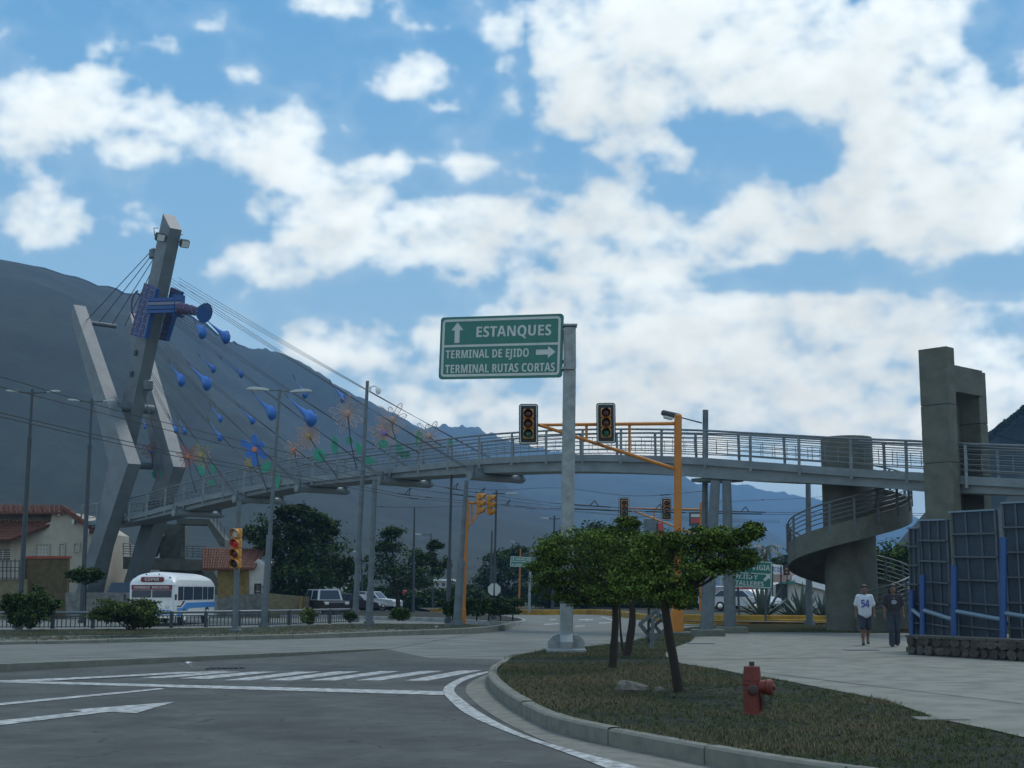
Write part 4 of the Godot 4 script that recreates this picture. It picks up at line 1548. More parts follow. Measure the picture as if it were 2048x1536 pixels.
func build_signs() -> void:
	# the large direction sign on its own post
	var foot := gp(1132, 1303, LAWN_H)
	var D := -foot.z
	var t := thing("direction_sign", "large green direction sign reading ESTANQUES on a tall pale post", "road sign", foot)
	var top := at(1141, 652, D)
	var st := mb()
	var mid := at(1139, 740, D)
	rbox(st, (foot + mid) * 0.5, Vector3(0.33, foot.distance_to(mid), 0.33), 0.03, frame_of(Vector3.BACK, (mid - foot).normalized()))
	part(st, "post", M.signpost, t)
	st = mb()
	rbox(st, (mid + top) * 0.5 + Vector3(0.0, -0.02, 0), Vector3(0.30, mid.distance_to(top) - 0.06, 0.36), 0.02)
	var sl := part(st, "post_head", M.signpost, t)
	st = mb()
	for k in 4:
		box(st, (mid + top) * 0.5 + Vector3(-0.155, -0.02, -0.14 + 0.1 * k), Vector3(0.03, mid.distance_to(top) - 0.2, 0.05))
	box(st, top + Vector3(-0.02, 0.0, 0), Vector3(0.38, 0.05, 0.42))
	box(st, mid + Vector3(-0.04, 0.02, 0), Vector3(0.38, 0.06, 0.42))
	part(st, "clamp", M.signpost, sl)
	st = mb()
	var u := Vector3.UP
	# flared foot plate with gussets
	rbox(st, foot + u * 0.03, Vector3(1.0, 0.1, 1.0), 0.02)
	var ft := part(st, "base_plate", M.signpost, t)
	for a in 4:
		var d := Vector3(cos(a * PI / 2), 0, sin(a * PI / 2))
		st = mb()
		prism(st, [foot + d * 0.16 + u * 0.08, foot + d * 0.47 + u * 0.08, foot + d * 0.47 + u * 0.26, foot + d * 0.32 + u * 0.42, foot + d * 0.16 + u * 0.45].map(func(p): return p - d.cross(u) * 0.16), d.cross(u) * 0.32)
		part(st, "gusset", M.signpost, ft)
	var tl := at(882, 635, D + 1.05)
	var tr := at(1127, 627, D - 0.1)
	var bl := at(879, 758.6, D + 1.05)
	var w := tl.distance_to(tr)
	var h := tl.distance_to(bl)
	var f := panel_frame_of(tl, tr, bl)
	var pn := plate(t, "panel", f, w, h, 0.09, 0.05, M.sign_green)
	border(pn, f, w, h, 0.065, 0.065, 0.17, M.sign_white)
	stripe(pn, "divider", f, 0.13, h * 0.452, w - 0.26, 0.06, M.sign_white)
	arrow(pn, f, Vector2(w * 0.142, -h * 0.255), h * 0.33, w * 0.098, 0.0, M.sign_white)
	arrow(pn, f, Vector2(w * 0.868, -h * 0.60), w * 0.155, h * 0.19, PI / 2, M.sign_white)
	letters(pn, "ESTANQUES", f, w * 0.30, w * 0.905, -h * 0.255, h * 0.165, M.sign_white)
	letters(pn, "TERMINAL DE EJIDO", f, w * 0.055, w * 0.735, -h * 0.605, h * 0.13, M.sign_white)
	letters(pn, "TERMINAL RUTAS CORTAS", f, w * 0.055, w * 0.945, -h * 0.84, h * 0.13, M.sign_white)
	st = mb()
	for k in [0.2, 0.75]:
		var a := f * Vector3(w * 0.1, -h * k, -0.1)
		var b := f * Vector3(w + 0.12, -h * k, -0.1)
		bar(st, a, b, 0.08, 0.08)
	part(st, "cross_arm", M.signpost, t)
	# sign behind the corner trees
	var g := gp(1531, 1243, 0.24)
	D = -g.z
	t = thing("direction_sign", "green sign reading PATIO Y TALLERES on two dark posts behind the trees", "road sign", g)
	for q in [[1479, 1242, 1481], [1531, 1243, 1532]]:
		var p := gp(q[0], q[1], 0.24)
		st = mb()
		tube(st, [p, Vector3(at(q[2], 1124, D).x, at(q[2], 1124, D).y, p.z)], 0.055, 8)
		part(st, "post", M.darkpole, t)
	tl = at(1467, 1119, D - 0.1)
	tr = at(1545, 1123, D - 0.1)
	bl = at(1467, 1174, D - 0.1)
	w = tl.distance_to(tr)
	h = tl.distance_to(bl)
	f = panel_frame_of(tl, tr, bl)
	pn = plate(t, "panel", f, w, h, 0.06, 0.03, M.sign_green)
	border(pn, f, w, h, 0.03, 0.04, 0.09, M.sign_white)
	stripe(pn, "divider", f, 0.07, h * 0.455, w - 0.14, 0.04, M.sign_white)
	letters(pn, "VIGIA", f, w * 0.48, w * 0.94, -h * 0.25, h * 0.18, M.sign_white)
	letters(pn, "PATIO Y", f, w * 0.06, w * 0.62, -h * 0.61, h * 0.16, M.sign_white)
	letters(pn, "TALLERES", f, w * 0.07, w * 0.79, -h * 0.84, h * 0.16, M.sign_white)
	arrow(pn, f, Vector2(w * 0.87, -h * 0.6), h * 0.3, h * 0.26, PI / 4, M.sign_white)
	# small far sign
	g = gp(1058, 1224, 0.24)
	D = -g.z
	t = thing("direction_sign", "small distant green sign with up arrows left of the big sign post", "road sign", g)
	st = mb()
	tube(st, [g, at(1061, 1112, D)], 0.09, 8)
	part(st, "post", M.signpost, t)
	tl = at(1021, 1112, D - 0.1)
	tr = at(1061, 1114, D - 0.1)
	bl = at(1021, 1133, D - 0.1)
	w = tl.distance_to(tr)
	h = tl.distance_to(bl)
	f = panel_frame_of(tl, tr, bl)
	pn = plate(t, "panel", f, w, h, 0.06, 0.03, M.sign_green)
	border(pn, f, w, h, 0.02, 0.04, 0.07, M.sign_white)
	stripe(pn, "divider", f, 0.06, h * 0.46, w - 0.12, 0.04, M.sign_white)
	letters(pn, "LAGUNILLAS", f, w * 0.27, w * 0.93, -h * 0.26, h * 0.2, M.sign_white)
	letters(pn, "EL VIGIA", f, w * 0.1, w * 0.6, -h * 0.78, h * 0.18, M.sign_white)
	arrow(pn, f, Vector2(w * 0.15, -h * 0.26), h * 0.3, h * 0.2, 0.0, M.sign_white)
	arrow(pn, f, Vector2(w * 0.86, -h * 0.72), h * 0.3, h * 0.2, 0.0, M.sign_white)
	# back of a stop sign on the planted median
	g = gp(988, 1238, 0.2)
	D = -g.z
	t = thing("octagonal_sign", "white back of an eight sided road sign on a black post", "road sign", g)
	st = mb()
	tube(st, [g, at(989, 1170, D)], 0.06, 8)
	part(st, "post", M.black, t)
	var c := at(988.5, 1179, D - 0.1)
	st = mb()
	var pts := []
	for k in 8:
		var a := TAU * (k + 0.5) / 8
		pts.append(c + Vector3(cos(a), sin(a), 0) * 0.36)
	prism(st, pts, Vector3(0, 0, -0.02))
	part(st, "panel", M.sign_white, t)
	# sign bent over behind the trees, seen from its back
	g = gp(1303, 1299, LAWN_H)
	D = -g.z
	t = thing("bent_sign", "bent square sign tilted on its corner behind the corner trees", "road sign", g)
	st = mb()
	tube(st, [g, at(1306, 1240, D), at(1322, 1226, D - 0.1)], 0.05, 8)
	part(st, "post", M.pole, t)
	c = at(1309, 1251, D + 0.15)
	var fr := Basis(Vector3(0.78, 0.62, 0.1).normalized(), Vector3(-0.6, 0.75, 0.25).normalized(), Vector3(0, 0, 1)).orthonormalized()
	for k in 4:
		var a0 := fr.x.rotated(fr.z, k * PI / 2)
		var b0 := fr.y.rotated(fr.z, k * PI / 2)
		st = mb()
		bar(st, c + a0 * 0.28 - b0 * 0.3, c + a0 * 0.28 + b0 * 0.3, 0.05, 0.1)
		part(st, "frame", M.pole, t)
	st = mb()
	bar(st, c - fr.x * 0.28, c + fr.x * 0.28, 0.05, 0.08)
	bar(st, c - fr.y * 0.28, c + fr.y * 0.28, 0.05, 0.08)
	part(st, "brace", M.darkpole, t)

# ---------------------------------------------------------------- traffic signals
func signal_head(parent: Node, c: Vector3, bs: Basis, k: float, lenses: Array, plate_on: bool, called := "signal_head") -> void:
	var n := lenses.size()
	var h := 0.345 * n * k
	var st := mb()
	for i in n:
		var y := h * 0.5 - 0.345 * k * (i + 0.5)
		rbox(st, c + bs.y * y, Vector3(0.345, 0.335, 0.2) * k, 0.035 * k, bs)
	var hd := part(st, called, M.signal_yellow, parent)
	for i in n:
		var y := h * 0.5 - 0.345 * k * (i + 0.5)
		var p := c + bs.y * y + bs.z * (0.1 * k)
		var lb := Basis(bs.x, bs.z, -bs.y)
		st = mb()
		lathe(st, [[0.15 * k, 0.0], [0.145 * k, 0.02 * k], [0.08 * k, 0.055 * k], [0.0, 0.065 * k]], 18, p, lb)
		part(st, "lens", M[lenses[i]], hd)
		st = mb()     # tunnel visor, open below
		for j in 18:
			var a0 := deg_to_rad(lerpf(-40.0, 220.0, j / 18.0))
			var a1 := deg_to_rad(lerpf(-40.0, 220.0, (j + 1) / 18.0))
			var l0 := 0.28 * k * (0.55 + 0.45 * sin(clampf(a0, 0, PI)))
			var l1 := 0.28 * k * (0.55 + 0.45 * sin(clampf(a1, 0, PI)))
			var d0 := bs.x * cos(a0) + bs.y * sin(a0)
			var d1 := bs.x * cos(a1) + bs.y * sin(a1)
			for r in [0.158 * k, 0.15 * k]:
				facing(st, [p + d0 * r, p + d1 * r, p + d1 * r + bs.z * l1 - bs.y * 0.02 * k, p + d0 * r + bs.z * l0 - bs.y * 0.02 * k], p if r > 0.155 * k else p + (d0 + d1) * 2.0)
		part(st, "visor", M.black if plate_on else M.signal_yellow, hd)
	if plate_on:
		var w := 0.66 * k
		var hh := h + 0.36 * k
		var f := Transform3D(bs, c - bs.x * w * 0.5 + bs.y * hh * 0.5 - bs.z * 0.02 * k)
		plate(hd, "backplate", f, w, hh, 0.09 * k, 0.03 * k, M.black)
		border(hd, f, w, hh, 0.03 * k, 0.035 * k, 0.1 * k, M.sign_white)

func pole_between(parent: Node, called: String, a: Vector3, b: Vector3, r0: float, r1: float, mat: Material, sides := 10) -> void:
	var st := mb()
	tube(st, [a, b], [r0, r1], sides)
	part(st, called, mat, parent)

func build_signals() -> void:
	# mast arm over the near crossing
	var foot := gp(1355, 1268, LAWN_H)
	var D := -foot.z
	var t := thing("mast_arm_signal", "yellow mast arm traffic signal with two heads beside the big sign", "traffic light", foot, "yellow mast arm signals")
	var st := mb()
	var top := at(1356, 829, D)
	rbox(st, (foot + top) * 0.5, Vector3(0.26, foot.distance_to(top), 0.26), 0.04, frame_of(Vector3.BACK, (top - foot).normalized()))
	part(st, "pole", M.yellow, t)
	st = mb()
	rbox(st, foot + Vector3(0, 0.45, 0), Vector3(0.42, 0.9, 0.42), 0.06)
	rbox(st, foot + Vector3(0, 0.98, 0), Vector3(0.35, 0.2, 0.35), 0.05)
	part(st, "base_box", M.yellow, t)
	st = mb()
	rbox(st, foot + Vector3(0, 0.02, 0), Vector3(1.3, 0.12, 1.3), 0.02)
	part(st, "footing", M.concrete, t)
	var d2 := D - 2.0
	pole_between(t, "arm", at(1350, 847, D), at(1072, 850, d2), 0.07, 0.055, M.yellow)
	pole_between(t, "brace", at(1350, 938, D), at(1078, 850, d2), 0.07, 0.055, M.yellow)
	pole_between(t, "strut", at(1259, 847, D - 0.6), at(1259, 908, D - 0.6), 0.05, 0.05, M.yellow)
	pole_between(t, "strut", at(1173, 848, D - 1.2), at(1173, 880, D - 1.2), 0.05, 0.05, M.yellow)
	for q in [[1057, 848, d2 - 0.2], [1212, 846, d2 + 0.5]]:
		var c := at(q[0], q[1], q[2])
		var k: float = 82.0 * q[2] / F / (0.345 * 3 + 0.36)
		signal_head(t, c, Basis(Vector3.UP, -0.05), k, ["lens_red", "lens_amber", "lens_green"], true)
	# far mast arm, heads half hidden by the corner trees
	foot = gp(1404, 1236, 0.24)
	foot.z = -97.0
	foot.x = at(1404, 1236, 97.0).x
	D = 97.0
	t = thing("mast_arm_signal", "distant yellow mast arm signal with two heads rising above the corner trees", "traffic light", foot, "yellow mast arm signals")
	pole_between(t, "pole", foot, at(1404, 1005, D), 0.2, 0.16, M.yellow)
	pole_between(t, "arm", at(1403, 1019, D), at(1258, 1017, D), 0.07, 0.06, M.yellow)
	pole_between(t, "brace", at(1403, 1074, D), at(1268, 1022, D), 0.07, 0.06, M.yellow)
	pole_between(t, "strut", at(1308, 1018, D), at(1308, 1037, D), 0.05, 0.05, M.yellow)
	for q in [[1248, 1017, 45.0], [1333, 1018, 46.0]]:
		signal_head(t, at(q[0], q[1], D - 0.2), Basis(), q[2] * D / F / (0.345 * 3 + 0.36), ["lens_red", "lens_amber", "lens_green"], true)
	# mast arm seen from its side at the median's tip
	foot = gp(924, 1248, MED_H)
	D = -foot.z + 0.5
	foot = at(924, 1247, D)
	foot.y = 0.2
	t = thing("mast_arm_signal", "yellow mast arm signal seen from its side at the median's tip", "traffic light", foot, "yellow mast arm signals")
	pole_between(t, "pole", foot, at(934, 1000, D), 0.14, 0.12, M.yellow)
	st = mb()
	rbox(st, foot + Vector3(0, 0.35, 0), Vector3(0.36, 0.75, 0.36), 0.05)
	part(st, "base_box", M.yellow, t)
	pole_between(t, "arm", at(934, 1005, D), at(985, 1008, D + 1.5), 0.05, 0.04, M.yellow)
	pole_between(t, "brace", at(933, 1058, D), at(958, 1026, D + 0.7), 0.06, 0.05, M.yellow)
	pole_between(t, "strut", at(944, 1004, D + 0.3), at(943, 1042, D + 0.3), 0.04, 0.04, M.yellow)
	for q in [[958, 1007, 0.7], [979, 1010, 1.4]]:
		signal_head(t, at(q[0], q[1], D + q[2]), Basis(Vector3.UP, PI / 2 - 0.25), 42.0 * D / F / 1.035, ["lens_red", "lens_amber", "lens_green"], false)
	# four lens signal on a plain pole on the median
	foot = gp(470, 1262, MED_H)
	D = -foot.z
	t = thing("pole_signal", "four lens yellow traffic signal on a grey pole by the parked bus", "traffic light", foot)
	pole_between(t, "pole", foot, at(478, 1003, D), 0.11, 0.09, M.pole)
	st = mb()
	rbox(st, foot + Vector3(0, 0.03, 0), Vector3(0.42, 0.08, 0.42), 0.02)
	part(st, "base_plate", M.pole, t)
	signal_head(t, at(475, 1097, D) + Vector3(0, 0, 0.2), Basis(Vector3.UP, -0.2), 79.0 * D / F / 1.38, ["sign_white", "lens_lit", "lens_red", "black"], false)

# ---------------------------------------------------------------- poles and lamps
func lamp_head(parent: Node, p: Vector3, d: Vector3, k: float) -> void:    # flat street luminaire reaching along d
	var st := mb()
	var s := d.cross(Vector3.UP).normalized()
	var up := Vector3.UP
	var rows := [[0.0, 0.06, 0.05], [0.25, 0.14, 0.1], [0.7, 0.17, 0.12], [1.0, 0.13, 0.09], [1.12, 0.03, 0.03]]
	for i in rows.size() - 1:
		var a = rows[i]
		var b = rows[i + 1]
		hexa(st, [p + d * a[0] * k - s * a[1] * k, p + d * b[0] * k - s * b[1] * k, p + d * b[0] * k + s * b[1] * k, p + d * a[0] * k + s * a[1] * k], [p + d * a[0] * k - s * a[1] * 0.6 * k + up * a[2] * k * 1.3, p + d * b[0] * k - s * b[1] * 0.6 * k + up * b[2] * k * 1.3, p + d * b[0] * k + s * b[1] * 0.6 * k + up * b[2] * k * 1.3, p + d * a[0] * k + s * a[1] * 0.6 * k + up * a[2] * k * 1.3])
	var h := part(st, "lamp_head", M.lamp_grey, parent)
	st = mb()
	lathe(st, [[0.0, -0.05 * k], [0.12 * k, -0.03 * k], [0.14 * k, 0.0]], 12, p + d * 0.68 * k - up * 0.004, Basis(d, up, s), 1.9, 0.9)
	part(st, "lamp_glass", M.lamp_glass, h)

func street_pole(called: String, label: String, cat: String, b: Array, top: Array, h: float, r0: float, r1: float, mat: Material, joint := 0.0, depth := 0.0, grp := "") -> Array:
	var foot := gp(b[0], b[1], h)
	if depth > 0.0:
		foot = at(b[0], b[1], depth)
		foot.y = h
	var D := -foot.z
	var t := thing(called, label, cat, foot, grp)
	var tp := at(top[0], top[1], D)
	var st := mb()
	if joint > 0.0:
		var m := foot.lerp(tp, joint)
		tube(st, [foot, m, m + (tp - foot).normalized() * 0.02, tp], [r0, lerpf(r0, r1, joint * 0.4), lerpf(r0, r1, 0.75), r1], 10)
	else:
		tube(st, [foot, tp], [r0, r1], 10)
	var pm := part(st, "pole", mat, t)
	st = mb()
	tube(st, [foot - Vector3.UP * 0.1, foot + Vector3.UP * 0.16], r0 * 1.45, 10)
	part(st, "base_collar", mat, pm)
	if joint > 0.0:
		var m := foot.lerp(tp, joint)
		st = mb()
		tube(st, [m - Vector3.UP * 0.08, m + Vector3.UP * 0.1], r0 * 0.98, 10)
		part(st, "joint_collar", mat, pm)
	return [t, foot, tp, D]

func build_poles() -> void:
	mk("lamp_grey", lin(0.44, 0.46, 0.44), 0.45, 0.1, "soft", 1.0)
	mk("lens_lit", lin(0.55, 0.012, 0.03), 0.25)  # glow of the lit red lamp put into a brighter colour, no emission
	var q := street_pole("double_street_lamp", "grey street lamp with two heads in front of the blue flower", "street lamp", [527, 1253], [560, 778], MED_H, 0.145, 0.065, M.pole, 0.37, 0.0, "street lamps")
	var D: float = q[3]
	for e in [[538, 779, -1], [580, 783, 1]]:
		pole_between(q[0], "arm", at(560, 781, D), at(e[0], e[1] + 1, D), 0.03, 0.03, M.pole, 6)
		lamp_head(q[0], at(e[0], e[1] + 2, D), Vector3(e[2], 0.03, 0.1).normalized(), 0.86)
	q = street_pole("double_street_lamp", "dark street lamp with two heads at the picture's left edge", "street lamp", [38, 1254], [65, 778], MED_H, 0.11, 0.06, M.darkpole, 0.78, 0.0, "street lamps")
	D = q[3]
	for e in [[40, 784, -1], [94, 785, 1]]:
		pole_between(q[0], "arm", at(65, 786, D), at(e[0], e[1], D), 0.035, 0.03, M.darkpole, 6)
		lamp_head(q[0], at(e[0], e[1], D), Vector3(e[2], 0.06, 0.1).normalized(), 0.52)
	q = street_pole("double_street_lamp", "dark street lamp rising beside the leaning strut", "street lamp", [163, 1236], [184, 798], 0.0, 0.13, 0.06, M.darkpole, 0.78, 76.0, "street lamps")
	D = q[3]
	for e in [[160, 802, -1], [206, 803, 1]]:
		pole_between(q[0], "arm", at(184, 804, D), at(e[0], e[1], D), 0.035, 0.03, M.darkpole, 6)
		lamp_head(q[0], at(e[0], e[1], D), Vector3(e[2], 0.06, 0.1).normalized(), 0.6)
	# surveillance camera pole
	q = street_pole("camera_pole", "grey pole carrying a white dome camera on a curved arm", "camera pole", [710, 1240], [735, 762], MED_H, 0.16, 0.085, M.pole, 0.0, 0.0)
	D = q[3]
	var st := mb()
	var arm := []
	for k in 8:
		var a := lerpf(PI, 0.25, k / 7.0)
		arm.append(at(748 + cos(a) * 8, 779 - sin(a) * 7, D))
	tube(st, arm, 0.035, 6)
	var ca := part(st, "camera_arm", M.white, q[0])
	st = mb()
	lathe(st, [[0.0, -0.2], [0.1, -0.16], [0.14, -0.04], [0.14, 0.08], [0.09, 0.16], [0.0, 0.18]], 14, at(756.5, 781, D))
	part(st, "dome_camera", M.white, ca)
	st = mb()
	rbox(st, at(739.5, 778, D), Vector3(0.16, 0.3, 0.16), 0.03)
	part(st, "junction_box", M.white, q[0])
	# thick poles that hold the overhead wires, leaning a little against the pull
	q = street_pole("wire_pole", "thick grey wire pole standing just right of the camera pole", "utility pole", [738, 1249], [750, 958], MED_H, 0.165, 0.12, M.pole, 0.24, 0.0, "overhead wire poles")
	q = street_pole("wire_pole", "thick grey wire pole leaning beside the yellow signal at the median's tip", "utility pole", [914, 1249], [933, 961], MED_H, 0.2, 0.095, M.pole, 0.42, 0.0, "overhead wire poles")
	q = street_pole("wire_pole", "tall grey wire pole right of the yellow mast arm pole", "utility pole", [1409, 1270], [1411, 820], LAWN_H, 0.14, 0.125, M.pole, 0.55, 60.5, "overhead wire poles")
	D = q[3]
	pole_between(q[0], "lamp_arm", at(1404, 846, D), at(1358, 834, D), 0.035, 0.03, M.darkpole, 6)
	var fr := frame_of(Vector3(-1, 0.22, 0.15))
	st = mb()
	rbox(st, at(1342, 829, D - 0.1), Vector3(0.3, 0.22, 0.85), 0.05, fr)
	var lh := part(st, "lamp_head", M.darkpole, q[0])
	st = mb()
	rbox(st, at(1337, 833, D - 0.1) - fr.y * 0.05, Vector3(0.24, 0.16, 0.45), 0.06, fr)
	part(st, "lamp_glass", M.lamp_glass, lh)
	q = street_pole("wire_pole", "grey blue wire pole on the yellow kerbed island behind the stair tower", "utility pole", [1619, 1248], [1616, 940], 0.24, 0.16, 0.11, M.pole, 0.0, 0.0, "overhead wire poles")
	q = street_pole("wire_pole", "slim dark pole with a swelling joint left of the leaning wire pole", "utility pole", [896, 1243], [903, 946], 0.2, 0.13, 0.06, M.darkpole, 0.4, 0.0, "overhead wire poles")
	q = street_pole("single_street_lamp", "slim dark lamp pole behind the side facing signal, head reaching right", "street lamp", [987, 1238], [993, 981], 0.2, 0.12, 0.05, M.darkpole, 0.4, 0.0, "street lamps")
	D = q[3]
	pole_between(q[0], "arm", at(985, 987, D), at(1011, 987, D), 0.03, 0.03, M.darkpole, 6)
	lamp_head(q[0], at(1010, 988, D), Vector3(1, 0, 0.1).normalized(), 0.62)
	q = street_pole("double_street_lamp", "distant street lamp with two heads left of the sign post", "street lamp", [1105, 1226], [1109, 1031], 0.2, 0.13, 0.07, M.darkpole, 0.0, 112.0, "street lamps")
	D = q[3]
	for e in [[1098, 1037, -1], [1121, 1037, 1]]:
		pole_between(q[0], "arm", at(1109, 1038, D), at(e[0], e[1], D), 0.04, 0.04, M.darkpole, 6)
		lamp_head(q[0], at(e[0], e[1], D), Vector3(e[2], 0, 0.1).normalized(), 0.6)
	q = street_pole("single_street_lamp", "curved yellow lamp post far off above the small green sign", "street lamp", [1038, 1224], [1041, 1098], 0.2, 0.1, 0.06, M.yellow, 0.0, 118.0, "street lamps")
	D = q[3]
	st = mb()
	tube(st, [at(1041, 1098, D), at(1040, 1092, D), at(1036, 1087, D), at(1030, 1085, D)], 0.05, 6)
	part(st, "arm", M.darkpole, q[0])
	lamp_head(q[0], at(1031, 1085, D), Vector3(-1, 0.3, 0.1).normalized(), 0.4)
	for e in [[829, 1015, 826, 1236, "thin grey pole rising out of the trees left of the slim dark pole"], [984, 1062, 980, 1236, "thin dark pole close behind the octagonal sign"]]:
		street_pole("thin_pole", e[4], "pole", [e[2], e[3]], [e[0], e[1]], 0.2, 0.11, 0.06, M.darkpole, 0.0, 100.0, "thin background poles")
	for e in [[1080, 1136, 1079, 1226, 125.0, "pale thin pole left of the big sign's post, farther off"], [1441, 1148, 1441, 1224, 105.0, "white thin pole with a small plate behind the bridge's legs"]]:
		street_pole("thin_pole", e[5], "pole", [e[2], e[3]], [e[0], e[1]], 0.2, 0.06, 0.05, M.signpost, 0.0, e[4], "thin background poles")
	# lamps showing above the trees on the left
	for e in [[836, 1069, 862, 1069, 1236, 120.0, -1, "far street lamp whose head shows above the middle trees"], [712, 1104, 722, 1104, 1232, 125.0, -1, "far street lamp head between the big dark tree and the poles"]]:
		q = street_pole("single_street_lamp", e[7], "street lamp", [e[2] + 4, e[4]], [e[2], e[3] - 2], 0.0, 0.09, 0.05, M.darkpole, 0.0, e[5], "street lamps")
		D = q[3]
		pole_between(q[0], "arm", at(e[2], e[3], D), at(e[0] + 6, e[1] + 1, D), 0.03, 0.03, M.darkpole, 6)
		lamp_head(q[0], at(e[0] + 8, e[1] + 1, D), Vector3(e[6], 0.1, 0.1).normalized(), 0.6)
	# small plants' stakes on the median are left to the plants
	wires()

func wire(label: String, pts: Array, depth: Array, r: float, grp: String, clamps: Array = []) -> void:
	var line := []
	for i in pts.size():
		line.append(at(pts[i][0], pts[i][1], depth[i]))
	line = spl(line, 5)
	var mid: Vector3 = line[line.size() / 2]
	var t := thing("overhead_wire", label, "overhead wire", mid, grp)
	var st := mb()
	tube(st, line, r, 5)
	part(st, "wire", M.cable, t)
	var total := length_of(line)
	for c in clamps:
		var best := 0.0
		var bd := 1e9
		for k in 400:
			var p: Vector3 = along(line, total * k / 399.0)[0]
			var v: float = 1024.0 + F * p.x / (-p.z)
			if absf(v - c[0]) < bd:
				bd = absf(v - c[0])
				best = total * k / 399.0
		var seg := along(line, best)
		var len: float = c[1] * -seg[0].z / F
		st = mb()
		tube(st, [seg[0] - seg[1] * len * 0.5, seg[0] + seg[1] * len * 0.5], r * 2.6, 6)
		if c.size() > 2:
			tube(st, [seg[0], seg[0] + Vector3(0.28, 0.3, 0) * c[2]], r * 1.8, 5)
			tube(st, [seg[0] + seg[1] * 0.5, seg[0] + Vector3(0.28, 0.3, 0) * c[2]], r * 1.8, 5)
		part(st, "insulator", M.cable, t)

func wires() -> void:
	var g := "trolleybus wires"
	wire("uppermost trolley wire crossing the mast's strut", [[-200, 700], [0, 753], [250, 825], [500, 886], [735, 945], [860, 970], [1120, 1008], [1400, 1036], [1560, 1040]], [26, 29, 36, 45, 56, 63, 86, 125, 170], 0.011, g, [[905, 90, 0.9], [960, 60, 0.9]])
	wire("second trolley wire from the top on the left", [[-200, 724], [0, 773], [250, 838], [500, 902], [735, 957], [860, 982], [1120, 1013], [1400, 1038], [1560, 1042]], [26, 29, 36, 45, 56, 63, 86, 125, 170], 0.011, g, [[930, 150], [1130, 50]])
	wire("third trolley wire from the top on the left", [[-200, 777], [0, 825], [250, 882], [480, 930], [735, 975], [860, 995], [1120, 1019], [1400, 1041], [1560, 1044]], [25, 28, 35, 43, 55, 62, 86, 125, 170], 0.011, g, [[808, 60, 0.9], [855, 30], [1010, 60, 0.9], [1040, 80]])
	wire("lowest trolley wire on the left", [[-200, 786], [0, 833], [250, 890], [475, 937], [735, 981], [860, 1000], [1120, 1021], [1400, 1042], [1560, 1045]], [25, 28, 35, 43, 55, 62, 86, 125, 170], 0.011, g, [[830, 50], [1060, 60]])
	wire("upper trolley wire running right behind the bridge legs", [[1100, 1006], [1290, 1018], [1460, 1023], [1660, 1026], [1850, 1027]], [72, 74, 76, 78, 80], 0.014, g, [[1180, 90, 0.9], [1310, 60, 0.9], [1480, 110, 0.9]])
	wire("lower trolley wire running right behind the bridge legs", [[1100, 1016], [1290, 1023], [1460, 1027], [1660, 1030], [1850, 1031]], [72, 74, 76, 78, 80], 0.014, g, [[1200, 140], [1330, 90], [1470, 120]])
	wire("slack span wire between the leaning wire pole and the pole by the mast arm", [[932, 976], [1000, 980], [1120, 976], [1270, 992], [1408, 982]], [62, 61, 60, 59, 58], 0.009, "span wires", [[1330, 20]])
	wire("thin span wire from the stair tower side to the pole on the island", [[1414, 1005], [1520, 1000], [1618, 996], [1660, 990]], [59, 62, 66, 67], 0.009, "span wires", [[1525, 10]])
	wire("thin span wire between the camera pole side and the leaning wire pole", [[750, 1013], [830, 1015], [928, 1012]], [60, 61, 62], 0.009, "span wires", [[765, 10]])

# ---------------------------------------------------------------- trees and plants
func leaf_mesh(clumps: Array, per: int, size: float, one: Color, other: Color, sd: int, droop := 0.35, shell := 0.62) -> ArrayMesh:   # clumps: [centre, half axes]
	var r := RandomNumberGenerator.new()
	r.seed = sd
	var vs := PackedVector3Array()
	var ns := PackedVector3Array()
	var cs := PackedColorArray()
	var ix := PackedInt32Array()
	for c in clumps:
		var tone := r.randf_range(0.7, 1.25)
		var sub := []
		for k in 22:          # sprays inside the clump leave gaps between them
			var d := Vector3(r.randfn(), r.randfn() * 0.8, r.randfn()).normalized() * pow(r.randf(), 0.35) * 1.08
			sub.append([d, r.randf_range(0.2, 0.42)])
		for k in per:
			var s = sub[r.randi() % 22]
			var d: Vector3 = Vector3(r.randfn(), r.randfn() * 0.7, r.randfn()) * (shell * s[1])
			var q: Vector3 = (s[0] * 0.78 + d)
			var p: Vector3 = c[0] + q * c[1]
			var out := (q + Vector3(r.randfn(), r.randfn(), r.randfn()) * 0.6).normalized()
			var n := (Vector3.UP * 0.8 + out * 0.6 + Vector3(r.randfn(), r.randfn(), r.randfn()) * 0.45).normalized()
			var u := n.cross(Vector3(r.randfn(), r.randfn() * 0.3, r.randfn())).normalized()
			var l := size * r.randf_range(0.65, 1.35)
			var w := n.cross(u) * l * 0.36
			u = (u - Vector3.UP * droop * r.randf()).normalized() * l
			var i0 := vs.size()
			vs.append_array([p - u * 0.5, p + w - n * 0.03 * l, p + u * 0.5, p - w - n * 0.03 * l])
			var t := r.randf()
			var col := one.lerp(other, t * t) * (tone * r.randf_range(0.75, 1.2))
			for e in 4:
				ns.append(n)
				cs.append(col)
			ix.append_array([i0, i0 + 1, i0 + 2, i0, i0 + 2, i0 + 3])
	var arr := []
	arr.resize(Mesh.ARRAY_MAX)
	arr[Mesh.ARRAY_VERTEX] = vs
	arr[Mesh.ARRAY_NORMAL] = ns
	arr[Mesh.ARRAY_COLOR] = cs
	arr[Mesh.ARRAY_INDEX] = ix
	var am := ArrayMesh.new()
	am.add_surface_from_arrays(Mesh.PRIMITIVE_TRIANGLES, arr)
	return am

